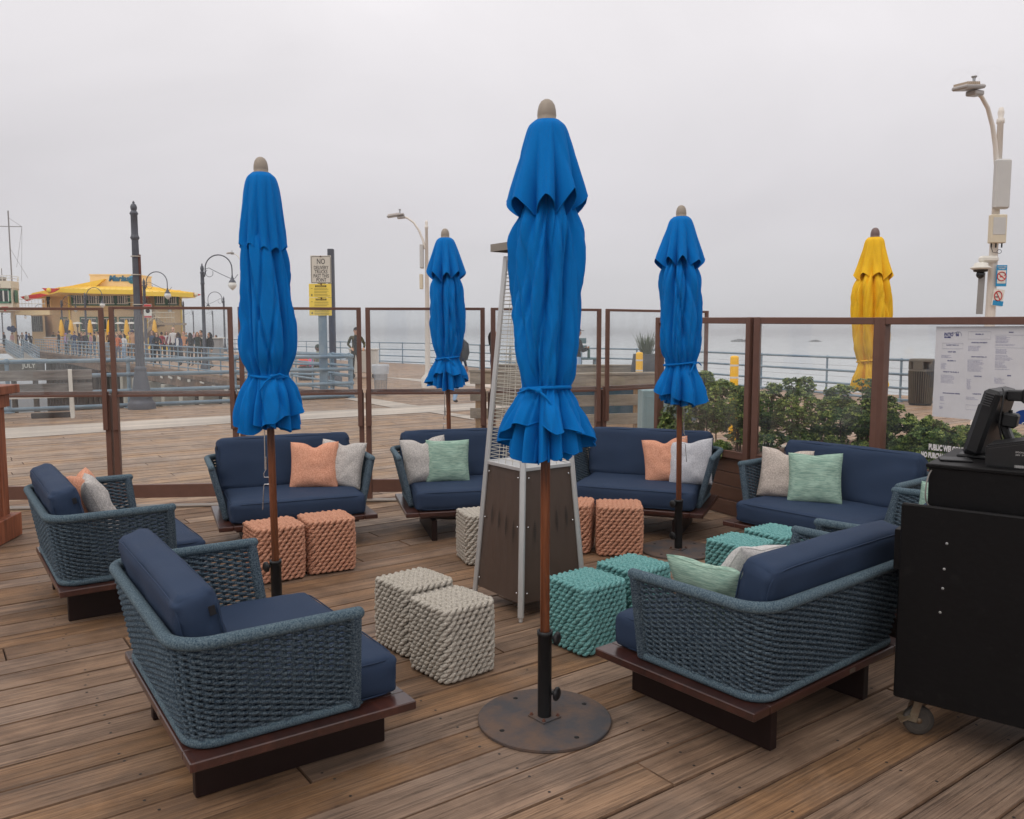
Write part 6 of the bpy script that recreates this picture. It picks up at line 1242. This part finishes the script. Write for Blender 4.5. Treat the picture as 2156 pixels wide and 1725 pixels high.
# outside stair
st = MB(); st2 = MB(); zl, zt_ = rz_(681), rz_(650); xa, xb, xc = rx(312), rx(358), rx(326)
st.bar((xa, -1.8, zt_ - .2), (xb, -1.8, zl - .2), 1.3, .3); st.bar((xb, -3.2, zl - .2), (xc - 1.0, -3.2, .1), 1.3, .3); st.box((xb + 1.0, -2.5, zl - .1), (2.2, 2.9, .2)); st.box((xa - .6, -1.6, zt_ - .1), (1.4, 1.6, .2))
for x, y in ((xb + .2, -3.8), (xb + 1.9, -3.8), (xb + 1.9, -1.2)): st.cyl((x, y, 0), (x, y, zl), .1, n=8)
for off in (.5, 1.0):
    for y in (-2.4,): st2.tube([(xa - 1, y, zt_ + off), (xa, y, zt_ + off), (xb, y, zl + off), (xb + 2, y - 1.3, zl + off)], .035, 5)
    st2.tube([(xb + 2, -3.85, zl + off), (xb, -3.85, zl + off), (xc - 1, -3.85, .3 + off)], .035, 5)
for q in range(12): s = q / 11; p = V((xa, -2.4, zt_)).lerp(V((xb, -2.4, zl)), s); st2.cyl(p, p + V((0, 0, 1)), .02, n=5); p = V((xb, -3.85, zl)).lerp(V((xc - 1, -3.85, .3)), s); st2.cyl(p, p + V((0, 0, 1)), .02, n=5)
for q in range(9): st2.cyl((xb + q * .25, -3.85, zl), (xb + q * .25, -3.85, zl + 1), .02, n=5)
so = st.build('staircase', flat('stair_brown', srgb(150, 132, 108)), R); st2.build('handrail', flat('stair_cream', srgb(212, 200, 174)), so)
mb = MB(); mb.box((rx(215), -1.5, .55), (rx(300) - rx(130), .2, 1.1)); mb.build('terrace_wall', stucco, R); mb = MB(); mb.box((rx(360), -5, .3), (4, .2, .6)); mb.build('yellow_barrier', roof_y, R)
# furled parasols and heaters on its terrace
pr_ = None
for px, lb in ((130, 'small furled yellow parasol leftmost on the restaurant terrace'), (150, 'small furled yellow parasol right of the dark blue ones'), (190, 'small furled yellow parasol before the middle ground floor window'), (230, 'small furled yellow parasol beside the fence post gap'), (267, 'small furled yellow parasol before the right ground floor window'), (326, 'small furled yellow parasol beside the outside stairs')):
    Y = 80; 
    if pr_ is None:
        t = thing('terrace_parasol', lb, 'umbrella', (X_(px, Y), Y, .4), 0, 'furled parasols on the restaurant terrace'); mb = MB(); mb.lathe([(.02, 2.55), (.10, 2.4), (.2, 1.9), (.26, 1.4), (.2, 1.1), (.24, .95), (.1, .9)], 12); mb.build('canopy', flat('parasol_yellow', srgb(246, 186, 30)), t); mb = MB(); mb.cyl((0, 0, 0), (0, 0, 2.6), .03); mb.build('pole', dark_cast, t); pr_ = t
    else: c = copy_tree(pr_, (X_(px, Y), Y, .4)); c['label'] = lb
for px, lb in ((140.5, 'furled dark blue parasol left of a yellow one on the terrace'), (145, 'second furled dark blue parasol on the terrace')):
    c = copy_tree(pr_, (X_(px, 80.5), 80.5, .4)); c['label'] = lb
    for ch in C.objects:
        if ch.parent == c and ch.name.startswith('canopy'): ch.data = ch.data.copy(); ch.data.materials[0] = darkblue
hp = None
for px, lb in ((164, 'tall mushroom heater left of the middle terrace window'), (196, 'pale mushroom heater beside the second yellow parasol'), (253, 'mushroom heater left of the right ground floor window'), (278, 'pale mushroom heater by the big lamp post')):
    if hp is None: t = thing('mushroom_heater', lb, 'patio heater', (X_(px, 81), 81, .3), 0, 'mushroom heaters on the terrace'); mb = MB(); mb.cyl((0, 0, 0), (0, 0, 2.2), .05, n=8); mb.lathe([(.1, 1.9), (.12, 2.2)], 10); mb.build('pole', dark_cast, t); mb = MB(); mb.lathe([(.5, 2.22), (.3, 2.36), (.001, 2.42)], 14); mb.build('reflector', white_f, t); hp = t
    else: c = copy_tree(hp, (X_(px, 81), 81, .3)); c['label'] = lb
# office building and bridge at the left edge
t = thing('harbor_office', 'cream upper storey building with green framed windows, cut by the left edge', 'building', (X_(45, 80), 80, 0)); kk = 80 / 1742.3; qx = lambda px, b=0: (px - 1078) * (80 + b) / 1742.3 - (45 - 1078) * kk; qz = lambda y: EYE + (700 - y) * kk
creamw = M('cream_wall', srgb(220, 208, 186), .8, var=.04, scale=.6)
mb = MB(); mb.prism([(qx(-90), -.4), (qx(35), -.4), (qx(44, 1.5), 1.5), (qx(42, 8), 8), (qx(-90), 8)], qz(655), qz(597)); mb.prism([(qx(-92), -.6), (qx(36), -.6), (qx(45.5, 1.4), 1.4), (qx(43.5, 8.2), 8.2), (qx(-92), 8.2)], qz(608.5), qz(594)); mb.build('walls', creamw, t)
mb = MB(); A, B, c, d = qx(-60), qx(31), qz(638), qz(612); 
for zc in (c, d): mb.box(((A + B) / 2, -.45, zc), (B - A + .15, .1, .16))
mb.box((B, -.45, (c + d) / 2), (.16, .1, d - c + .16)); wo = mb.build('window', green_f, t); mb = MB(); mb.box(((A + B) / 2, -.42, (c + d) / 2), (B - A, .05, d - c)); mb.build('pane', dark_gl, wo); mb = MB()
for k in range(10): mb.box((B - .1 - k * .5, -.46, (c + d) / 2), (.12, .06, d - c - .1))
mb.build('mullions', white_f, wo)
mb = MB(); mb.bar((qx(37), -.06, (c + d) / 2), (qx(43, 1.2), 1.1, (c + d) / 2), .06, d - c); mb.build('window', green_f, t)
text_mesh([('CE', .42, qx(3.5), qz(606.5), 'LEFT', 0)], blk, 'letters', t, Matrix(((1, 0, 0, 0), (0, 0, -1, -.62), (0, 1, 0, 0), (0, 0, 0, 1))), offset=.01)
mb = MB()
for z in (qz(583), qz(588)): mb.tube([(qx(-90), -.4, z), (qx(34), -.4, z), (qx(45, 1.5), 1.5, z), (qx(43, 8), 8, z)], .035, 5)
for k in range(12): mb.cyl((qx(-60 + k * 8.5), -.4, qz(594)), (qx(-60 + k * 8.5), -.4, qz(583)), .03, n=5)
mb.build('roof_railing', white_f, t); mb = MB(); mb.box((qx(6), .5, qz(590)), (.45, .4, .5)); mb.cyl((qx(5.5), .4, qz(590)), (qx(5.5), .4, qz(567)), .03); mb.build('roof_unit', flat('roof_grey', srgb(130, 124, 118)), t)
mb = MB(); mb.cyl((qx(-8), 3, qz(594)), (qx(-8), 3, qz(440)), .07, n=6); mb.bar((qx(-30), 3, qz(473)), (qx(20), 3, qz(474)), .05, .07)
for a, b in (((20, 474), (13, 590)), ((20, 474), (4, 560)), ((-8, 455), (20, 474)), ((-8, 520), (27, 583))): mb.tube([(qx(a[0]), 3, qz(a[1])), (qx(b[0]), 3, qz(b[1]))], .016, 4)
mb.build('mast', flat('mast_grey', srgb(140, 136, 136)), t)
for px, y in ((-40, .3), (-40, 7.5), (30, 7.5)): mb = MB(); mb.box((qx(px, y), y, qz(655) / 2), (.3, .3, qz(655))); mb.build('column', creamw, t)
mb = MB(); mb.box((qx(22), -.66, qz(649)), (.62, .04, .16)); mb.box((qx(22), -.66, qz(653)), (.2, .04, .3)); mb.build('red_sign', flat('sign_red', srgb(196, 60, 60)), t)
t = thing('footbridge', 'narrow tan footbridge joining the cream building and the restaurant', 'bridge', (X_(45, 82), 82, 0)); mb = MB(); mb.box((1.3, 1, qz(657)), (3.4, 2.4, .55)); mb.build('deck', stucco, t); mb = MB()
for z in (.95, .5): mb.tube([(-.3, -.2, qz(650) + z), (2.6, -.2, qz(650) + z)], .03, 5)
for k in range(10): mb.cyl((-.3 + k * .32, -.2, qz(650)), (-.3 + k * .32, -.2, qz(650) + .95), .02, n=5)
mb.build('railing', white_f, t)
mb = MB(); mb.prism([(qx(68, 3.5), 3.5), (qx(97, 3.5), 3.5), (qx(97, 9), 9), (qx(70, 9), 9)], 0, qz(657)); mb.build('wall', stucco, t); mb = MB(); mb.box((qx(80, 3.45), 3.45, qz(681)), (1.1, .06, 1.6)); wo = mb.build('window', dark_gl, t); mb = MB()
for k in range(6): mb.box((qx(80, 3.45) - .5 + k * .2, 3.4, qz(681)), (.035, .04, 1.6))
rn = random.Random(3)
for k in range(18): mb.box((qx(80, 3.45) - .4 + rn.randint(0, 4) * .2, 3.4, qz(681) + rn.uniform(-.75, .75)), (.2, .04, .035))
mb.build('lattice', flat('lattice_green', srgb(120, 130, 118)), wo)
# ------------------------------------------------------------------ people
SK = {'light': srgb(214, 168, 140), 'tan': srgb(176, 126, 96), 'dark': srgb(96, 62, 44)}
JO = dict(pel=(0, 0, .93), spi=(0, .01, 1.12), che=(0, .0, 1.31), nec=(0, 0, 1.455), hea=(0, .02, 1.60))
def person(label, loc, yaw, top, legs, hair=(.02, .015, .012), skin='light', H=1.7, arms=None, knees=None, shoes=(.03, .03, .03), hairlen=0, hat=None, lean=0, near=False, sit=False, skirt=None, extra=None, camo=False, sleeve=True, under=None):
    """yaw: direction faced, degrees (270 = towards the camera)"""
    s = H / 1.70; sk = SK[skin]; J = {k: V(v) for k, v in JO.items()}
    J['shL'], J['shR'] = V((-.165, 0, 1.40)), V((.165, 0, 1.40)); J['hiL'], J['hiR'] = V((-.085, 0, .88)), V((.085, 0, .88))
    ar = arms or [((-.22, -.02, 1.13), (-.23, .07, .90)), ((.22, -.02, 1.13), (.23, .07, .90))]
    kn = knees or [((-.10, .03, .49), (-.11, -.02, .07)), ((.10, .03, .49), (.11, -.02, .07))]
    for S_, (e_, w_) in zip('LR', ar): J['el' + S_], J['wr' + S_] = V(e_), V(w_); J['ha' + S_] = V(w_) + (V(w_) - V(e_)).normalized() * .075
    for S_, (k__, a_) in zip('LR', kn): J['kn' + S_], J['an' + S_] = V(k__), V(a_); J['to' + S_] = V(a_) + V((0, .13, -.035))
    if lean:
        Rm = Matrix.Rotation(-lean, 4, 'X'); o_ = J['pel'].copy()
        for k in ('spi', 'che', 'nec', 'hea', 'shL', 'shR'): J[k] = o_ + Rm @ (J[k] - o_)
    rad = dict(pel=.135, spi=.118, che=.132, nec=.052, hea=.08, sh=.062, el=.044, wr=.028, ha=.026, hi=.088, kn=.058, an=.040, to=.036)
    seg = [('pel', 'spi', 'T'), ('spi', 'che', 'T'), ('che', 'nec', 'T'), ('nec', 'hea', 'S')]
    for S_ in 'LR': seg += [('che', 'sh' + S_, 'T'), ('sh' + S_, 'el' + S_, 'T'), ('el' + S_, 'wr' + S_, 'T' if sleeve else 'S'), ('wr' + S_, 'ha' + S_, 'S'), ('pel', 'hi' + S_, 'L'), ('hi' + S_, 'kn' + S_, 'L'), ('kn' + S_, 'an' + S_, 'L'), ('an' + S_, 'to' + S_, 'F')]
    names = list(J); bm = bmesh.new(); ly = bm.verts.layers.skin.verify(); vm = {}
    for n_ in names: v = bm.verts.new(J[n_] * s); vm[n_] = v
    for n_ in names: r = rad.get(n_) or rad[n_[:2]]; vm[n_][ly].radius = (r * s, r * s * (.78 if n_ in ('che', 'spi', 'pel') else 1)); vm[n_][ly].use_root = (n_ == 'pel')
    for a, b, _ in seg: bm.edges.new((vm[a], vm[b]))
    me = bpy.data.meshes.new('b'); bm.to_mesh(me); bm.free(); o = bpy.data.objects.new('b', me); C.objects.link(o)
    m1 = o.modifiers.new('s', 'SKIN'); m1.use_smooth_shade = True; m2 = o.modifiers.new('u', 'SUBSURF'); m2.levels = 1; m2.render_levels = 1
    dg = bpy.context.evaluated_depsgraph_get(); ev_ = bpy.data.meshes.new_from_object(o.evaluated_get(dg)); bpy.data.objects.remove(o)
    mb = MB(); base = {'T': top, 'S': sk, 'L': legs, 'F': shoes}; rn = random.Random(len(label))
    cols = []; segs = [(J[a] * s, J[b] * s, c) for a, b, c in seg]
    vs = [v.co.copy() for v in ev_.vertices]
    for p in ev_.polygons:
        c = p.center; best = min(segs, key=lambda g: ((c - (g[0] + (g[1] - g[0]) * max(0, min(1, (c - g[0]).dot(g[1] - g[0]) / max(1e-9, (g[1] - g[0]).length_squared))))).length)); kk2 = best[2]; col = base[kk2]
        if kk2 == 'S' and c.z < J['nec'].z * s + .01 and c.z > 1.2: col = top
        if camo and kk2 == 'T':
            g = noise.noise(c * 14); col = (.035, .045, .022) if g > .12 else ((.12, .11, .06) if g < -.15 else (.07, .055, .03))
        if under and kk2 == 'T' and abs(c.x) < .05 and c.y > 0 and c.z > .95: col = under
        mb.add([vs[i] for i in p.vertices], [tuple(range(len(p.vertices)))], True, col)
    hc = J['hea'] * s; hr = V((.074, .092, .112)) * s; nn_, mm_ = (16, 14) if near else (10, 8)
    hv = []; hf = []
    for i in range(mm_ + 1):
        for j in range(nn_):
            ph = pi * i / mm_; th = 2 * pi * j / nn_; d = V((sin(ph) * cos(th), sin(ph) * sin(th), cos(ph))); q = V((hr.x * d.x * (1 - .12 * (d.z < 0) * -d.z), hr.y * d.y, hr.z * d.z))
            if d.y > .5: q.y += .022 * s * max(0, 1 - abs(d.x) * 5) * max(0, 1 - abs(d.z + .12) * 3.5)   # nose
            hv.append(hc + q)
    for i in range(mm_):
        for j in range(nn_):
            f = (i * nn_ + j, (i + 1) * nn_ + j, (i + 1) * nn_ + (j + 1) % nn_, i * nn_ + (j + 1) % nn_); c = sum((hv[k] for k in f), V()) / 4 - hc; cx2, cz2 = c.x / hr.x, c.z / hr.z; col = sk
            if c.y > 0 and .25 < abs(cx2) < .6 and .0 < cz2 < .2: col = tuple(x * .22 for x in sk)
            if c.y > 0 and abs(cx2) < .32 and -.56 < cz2 < -.36: col = (sk[0] * .75, sk[1] * .45, sk[2] * .45)
            mb.add([hv[k] for k in f], [(0, 1, 2, 3)], True, col)
    mb.cc = sk
    for sg in (-1, 1): mb.ell(hc + V((sg * .074, -.005, -.005)) * s, (.012, .02, .03), 6, 5)
    if near:
        for S_, sg in (('L', -1), ('R', 1)):
            w0 = J['wr' + S_] * s; d = (J['ha' + S_] * s - w0).normalized(); sd2 = d.cross(V((0, 1, 0))); sd2 = sd2.normalized() if sd2.length > .1 else V((1, 0, 0)); pn_ = d.cross(sd2)
            hb = J['ha' + S_] * s
            for q, ln in enumerate((.068, .078, .074, .06)): b_ = hb + sd2 * (.021 - .014 * q); mb.tube([b_, b_ + d * ln * .5 + pn_ * .008, b_ + d * ln * .85 + pn_ * .028], [.009, .0085, .006], 6)
            b_ = w0 + d * .03 - sd2 * sg * .022; mb.tube([b_, b_ + d * .03 - sd2 * sg * .025, b_ + d * .06 - sd2 * sg * .03], [.011, .009, .007], 6)
    body = mb.build('body', cloth_m, None); t = thing('person', label, 'person', loc, radians(yaw - 90), None if near else 'people walking and standing on the far boardwalk'); body.parent = t
    bpy.data.meshes.remove(ev_)
    hm = MB()
    if not hat or hat[0] == 'cap' or hairlen:
        hm.cc = hair; hm.ell(hc + V((0, -.016, .022)) * s, (.084 * s, .096 * s, .108 * s), nn_, mm_)
        if hairlen: hm.tube([hc + V((0, -.05, .03)) * s, hc + V((0, -.085, -.08)) * s, hc + V((0, -.10, -.08 - hairlen)) * s], [.08 * s, .088 * s, .045 * s], 8); [hm.tube([hc + V((sg * .06, -.01, .04)) * s, hc + V((sg * .082, .0, -.08)) * s, hc + V((sg * .085, .02, -.08 - hairlen * .8)) * s], [.03 * s, .034 * s, .018 * s], 6) for sg in (-1, 1)]
        # keep the face clear of the hair cap
        hm.v = [tuple(V(v) if not (V(v) - hc).y > .045 * s or (V(v) - hc).z > .075 * s else V((v[0], hc.y + .045 * s, v[2]))) for v in hm.v]; hm.build('hair', cloth_m, t)
    if hat:
        kd, hcol = hat; h2 = MB(); h2.cc = hcol
        if kd == 'cap': h2.ell(hc + V((0, -.004, .045)) * s, (.086 * s, .098 * s, .082 * s), 12, 10); h2.v = [(v[0], v[1], max(v[2], hc.z + .045 * s)) for v in h2.v]; h2.box(hc + V((0, .11, .045)) * s, (.11 * s, .09 * s, .012 * s), ch=.003)
        else: h2.ell(hc + V((0, -.012, .04)) * s, (.092 * s, .106 * s, .098 * s), 12, 10); h2.v = [(v[0], v[1], max(v[2], hc.z + .012 * s)) for v in h2.v]; h2.lathe([(.088 * s, 0), (.098 * s, .01), (.098 * s, .04), (.088 * s, .05)], 14, c=tuple(hc + V((0, -.012, .01)) * s))
        h2.build('hat', cloth_m, t)
    if skirt:
        h3 = MB(); h3.cc = skirt; h3.lathe([(.13 * s, 1.0 * s), (.17 * s, .85 * s), (.22 * s, .5 * s), (.25 * s, .28 * s)], 14); h3.build('skirt', cloth_m, t)
    return t
WALK = [((-.09, .16, .50), (-.10, .05, .09)), ((.09, -.02, .48), (.10, -.24, .12))]; NV = srgb(44, 60, 96); BK = (.02, .02, .022); JN = srgb(92, 112, 140); LJ = srgb(150, 176, 204); WH = srgb(216, 212, 210)
HOLD = [((-.24, .05, 1.15), (-.08, .24, 1.20)), ((.24, .05, 1.15), (.08, .24, 1.20))]
P_ = lambda px, Y, z=0: (X_(px, Y), Y, z)
person('man in camouflage jacket and black cap leaning on the handle of a white cart', P_(748, 30.2, .0), 290, srgb(90, 88, 64), srgb(60, 58, 52), skin='light', H=1.88, arms=[((-.27, .16, 1.14), (-.20, .40, 1.02)), ((.27, .16, 1.14), (.20, .42, 1.02))], hat=('cap', BK), near=True, camo=True, under=BK, lean=.22)
SITK = [((-.10, .42, .50), (-.12, .46, .08)), ((.10, .40, .52), (.14, .55, .08))]
person('man in green beanie and khaki coat sitting in a chair behind the railing', P_(669, 30, -.42), 172, srgb(134, 134, 112), srgb(98, 92, 74), skin='dark', H=1.66, arms=[((-.22, .08, 1.10), (-.12, .32, 1.0)), ((.22, .08, 1.10), (.12, .34, 1.0))], knees=[((-.10, .42, .90), (-.12, .46, .50)), ((.10, .40, .92), (.14, .55, .50))], hat=('beanie', srgb(58, 70, 60)), near=True)
t = thing('folding_chair', 'pale chair with dark wheels under the man in the beanie', 'chair', P_(671, 30.05)); mb = MB(); mb.box((0, 0, .40), (.5, .5, .06), ch=.01); mb.box((.26, 0, .7), (.05, .5, .6), ch=.01); mb.build('seat', flat('cream_seat', srgb(214, 204, 184)), t)
for x in (-.22, .22):
    mb = MB()
    for y in (-.22, .22): mb.cyl((x, y, 0), (x, y, .4), .02)
    mb.build('leg', white_p, t)
mb = MB(); [mb.lathe([(.001, -.02), (.16, -.02), (.16, .02), (.001, .02)], 16, ax=Matrix.Translation((x, -.3, .16)) @ Matrix.Rotation(pi / 2, 4, 'X')) for x in (-.35, .3)]; mb.build('wheel', black_plastic, t)
t = thing('shopping_bags', 'orange and pink bags beside the seated man', 'bags', P_(643, 29.5)); mb = MB(); mb.lathe([(.12, .5), (.2, .62), (.14, .78), (.03, .84)], 12, c=(-.1, 0, 0)); mb.build('bag', flat('orange_bag', srgb(236, 96, 60)), t); mb = MB(); mb.lathe([(.08, .5), (.13, .6), (.08, .74), (.02, .8)], 10, c=(.18, 0, 0)); mb.build('bag', flat('pink_bag', srgb(230, 80, 140)), t); mb = MB(); mb.box((0, 0, .25), (.5, .35, .5), ch=.03); mb.build('crate', flat('dark_crate', srgb(40, 40, 44)), t)
person('woman with long black wavy hair in a black jacket, in profile beside a fence post', P_(1038, 24.2), 350, BK, srgb(60, 74, 110), hair=(.012, .01, .01), skin='tan', H=1.74, hairlen=.22, near=True, under=WH)
person('person in a dark cap and black jacket looking at a phone behind the front umbrella', P_(1214, 21.2), 20, BK, LJ, skin='tan', H=1.80, arms=HOLD, hat=('cap', BK), near=True)
person('man in light blue jeans with a black backpack behind the smallest blue umbrella', P_(960, 19.5), 60, BK, LJ, skin='tan', H=1.72, knees=WALK, near=True)
mb = MB(); mb.lathe([(.02, 0), (.14, .03), (.19, .2), (.17, .42), (.06, .52), (.001, .53)], 14, ax=Matrix.Diagonal((1, .7, 1, 1))); tag(mb.build('backpack', BKM if False else flat('black_fabric', (.018, .018, .02), .8), None, (P_(972, 19.5)[0], 19.35, 1.02)), 'black backpack on the man in light blue jeans', 'backpack')
cr = [
 (375, 49, 'woman in white top, open navy jacket and long dark skirt walking towards the camera', dict(top=NV, legs=BK, hair=(.03, .02, .015), skin='dark', H=1.68, hairlen=.22, under=WH, skirt=BK, knees=WALK)),
 (364.5, 56, 'bald man in a white shirt behind the woman in the navy jacket', dict(top=WH, legs=BK, hair=SK['light'], H=1.95)),
 (386, 55, 'person with short red hair in a tan orange top', dict(top=srgb(204, 140, 96), legs=srgb(120, 110, 100), hair=srgb(170, 96, 60), H=1.72)),
 (400, 50, 'woman in dark clothes with long braids holding a cup', dict(top=BK, legs=srgb(60, 54, 50), skin='dark', H=1.66, hairlen=.2, arms=HOLD)),
 (415, 52, 'woman with long brown hair and green dark jacket looking aside', dict(top=srgb(44, 52, 46), legs=srgb(52, 50, 46), hair=srgb(96, 62, 46), H=1.7, hairlen=.24)),
 (423, 56, 'person in brown half hidden beside the nearest gooseneck lamp', dict(top=srgb(120, 100, 88), legs=BK, H=1.8)),
 (441, 46, 'woman with black hair carrying a pale handbag right of the nearest gooseneck lamp', dict(top=srgb(40, 38, 40), legs=srgb(150, 140, 130), hair=(.01, .01, .01), H=1.68, hairlen=.15, knees=WALK)),
 (463, 60, 'person in a pink jacket bending forward at the right end of the crowd', dict(top=srgb(222, 166, 172), legs=BK, H=1.6, lean=.5)),
 (329, 52, 'person in black with a bright yellow bag', dict(top=BK, legs=BK, hair=(.02, .015, .012), H=1.68, hairlen=.12, arms=HOLD)),
 (321, 55, 'long haired man in dark denim with a backpack', dict(top=srgb(62, 78, 104), legs=BK, hair=srgb(120, 90, 66), H=1.78, hairlen=.12)),
 (260, 57, 'woman in a white sweatshirt and pale jeans', dict(top=WH, legs=LJ, hair=(.02, .015, .012), H=1.6, hairlen=.14)),
 (247, 56, 'man in an orange plaid shirt beside the woman in white', dict(top=srgb(206, 112, 70), legs=srgb(110, 110, 122), hair=srgb(110, 74, 52), H=1.62)),
 (254, 66, 'man in a black jacket standing behind the orange plaid shirt', dict(top=BK, legs=BK, H=1.78)),
 (156, 62, 'man in a navy jacket hugging someone beside the railing', dict(top=NV, legs=JN, H=1.76, arms=HOLD)),
 (165, 61.5, 'woman in a black coat being hugged beside the railing', dict(top=BK, legs=NV, hair=(.02, .01, .01), H=1.66, hairlen=.15)),
 (146, 66, 'man in a grey olive shirt seen from behind', dict(top=srgb(138, 134, 118), legs=srgb(120, 116, 106), hair=srgb(80, 60, 44), H=1.84, yaw=90)),
 (138, 70, 'person in a lilac hood left of the grey shirted man', dict(top=srgb(170, 140, 180), legs=BK, H=1.62, hat=('beanie', srgb(160, 130, 172)))),
 (123, 75, 'person in black standing alone below the left terrace window', dict(top=BK, legs=BK, H=1.78)),
 (215, 58, 'man in a black vest beside the fence post at left', dict(top=srgb(46, 44, 44), legs=srgb(70, 66, 60), hair=srgb(150, 140, 130), H=1.76)),
 (171, 72, 'person in a dark red top in the middle of the crowd', dict(top=srgb(112, 62, 60), legs=BK, H=1.7)),
 (178, 70, 'person in dark grey to the left of the terrace lamp', dict(top=srgb(58, 56, 60), legs=BK, H=1.72)),
 (190, 74, 'person in pink and grey below the second yellow parasol', dict(top=srgb(190, 140, 146), legs=JN, H=1.66)),
 (198, 73, 'person in a black coat right of the pink one', dict(top=BK, legs=JN, H=1.72)),
 (206, 76, 'person in a pale beige sweater near the third fence bay', dict(top=srgb(200, 186, 166), legs=BK, H=1.7)),
 (272, 60, 'person in a bright yellow shirt beside an easel', dict(top=srgb(232, 196, 60), legs=BK, H=1.72)),
 (279, 58, 'man in a tan jacket and blue cap left of the big lamp post', dict(top=srgb(198, 152, 116), legs=srgb(100, 92, 84), hat=('cap', NV), H=1.8)),
 (340, 64, 'person in a red jersey seen from behind', dict(top=srgb(150, 50, 62), legs=BK, yaw=90, H=1.7)),
 (350, 66, 'person with black hair in a white top', dict(top=WH, legs=BK, H=1.74, hairlen=.1)),
 (358, 64, 'person in a maroon top beside the white one', dict(top=srgb(100, 48, 64), legs=BK, H=1.7)),
 (408, 84, 'small far person in a pale pink shirt', dict(top=srgb(216, 180, 184), legs=JN, H=1.72)),
 (427, 80, 'small far person in navy by the sea railing', dict(top=NV, legs=BK, H=1.7)),
 (392, 80, 'small far person in green grey', dict(top=srgb(104, 116, 104), legs=BK, H=1.68)),
 (55, 85, 'person in a bright blue jacket at the head of the sloping walkway', dict(top=srgb(50, 96, 160), legs=BK, H=1.74)),
 (64, 84, 'person in black bending forward near the blue jacket', dict(top=BK, legs=BK, H=1.66, lean=.4)),
 (71, 86, 'person in a white shirt right of the bending one', dict(top=WH, legs=JN, H=1.76)),
 (25, 84, 'person in pale pink holding dark blue balloons', dict(top=srgb(220, 178, 180), legs=WH, H=1.66)),
 (35, 88, 'person in brown under the footbridge', dict(top=srgb(110, 84, 70), legs=BK, H=1.7)),
 (46, 90, 'person in grey under the footbridge', dict(top=srgb(130, 128, 130), legs=BK, H=1.68)),
 (82, 88, 'person in dark brown before the lattice window', dict(top=srgb(72, 56, 48), legs=BK, H=1.7)),
 (8, 90, 'person in dark clothes at the left picture edge', dict(top=srgb(50, 48, 52), legs=BK, H=1.7)),
 (112, 86, 'person in olive green below the left corner of the restaurant', dict(top=srgb(96, 100, 76), legs=BK, H=1.7)),
 (186, 78, 'person in a lime green jacket deep in the crowd', dict(top=srgb(140, 168, 96), legs=BK, H=1.66)),
 (229, 78, 'person in brown between the fence posts', dict(top=srgb(110, 82, 62), legs=BK, H=1.72)),
 (240, 80, 'person in blue grey near the terrace wall', dict(top=srgb(100, 116, 136), legs=BK, H=1.7))]
def edgeY(px): m = (px - 1078) / 1742.3; s_ = (-4.17 - m * 21.5) / (40.63 + m * 56.5); return 21.5 + 56.5 * s_
for px, Y, lb, kw in cr:
    if Y < 77: Y = max(Y * .84, edgeY(px) + 1.3)
    yaw = kw.pop('yaw', 270 + random.Random(px).uniform(-50, 50)); person(lb, P_(px, Y), yaw, **kw)
person('person in black standing on the restaurant balcony', P_(105, 86.2, rz_(651) + .0), 250, BK, BK, H=1.7)
person('person in rusty orange at the top of the outside stairs', P_(312, 82.4, rz_(650)), 230, srgb(190, 110, 84), srgb(120, 90, 80), H=1.7, hairlen=.1)
t = thing('yellow_bag', 'bright yellow carrier bag held beside the person in black', 'bag', P_(332.6, 51.7, .55)); mb = MB(); mb.box((0, 0, .18), (.3, .1, .36), ch=.02); mb.build('bag', yellow_p, t); mb = MB(); mb.tube([(-.08, 0, .35), (-.05, 0, .48), (.05, 0, .48), (.08, 0, .35)], .008, 5); mb.build('handle', yellow_p, t)
mb = MB(); rn = random.Random(6); [mb.ell((rn.uniform(-.3, .3), rn.uniform(-.2, .2), rn.uniform(0, .5)), (.2, .2, .24), 10, 8) for _ in range(8)]; tag(mb.build('balloons', flat('dark_blue_balloons', srgb(50, 84, 140), .3), None, P_(25, 84, 1.75)), 'bunch of dark blue balloons above the crowd at left', 'balloons', kind=None)
# portable stalls and boxes among the crowd
for px, Y, w_, h_, m_, lb in ((448, 47, 1.0, 1.35, 'grey_stall', 'grey wrapped vendor cart right of the nearest gooseneck lamp'), (281, 56, 1.2, .95, 'tan_stall', 'tan vendor table front by the man in the blue cap'), (216, 57, .7, 1.0, 'grey_stall', 'round grey bin by the railing in front of the man in the vest'), (115, 78, 1.6, 1.2, 'tan_stall', 'tan lectern like stand below the restaurant corner')):
    m_ = flat(m_, srgb(150, 148, 146) if m_ == 'grey_stall' else srgb(206, 166, 132)); t = thing('vendor_stand', lb, 'stand', P_(px, Y)); mb = MB()
    if w_ == .7: mb.lathe([(.3, 0), (.34, .1), (.36, .9), (.3, 1.0), (.001, 1.02)], 16)
    else: mb.box((0, 0, h_ * .55), (w_, .6, h_ * .9), ch=.05)
    mb.build('body', m_, t)
    if w_ != .7: mb = MB(); mb.box((0, 0, h_ + .03), (w_ + .15, .75, .05), ch=.01); mb.build('top', white_p, t)
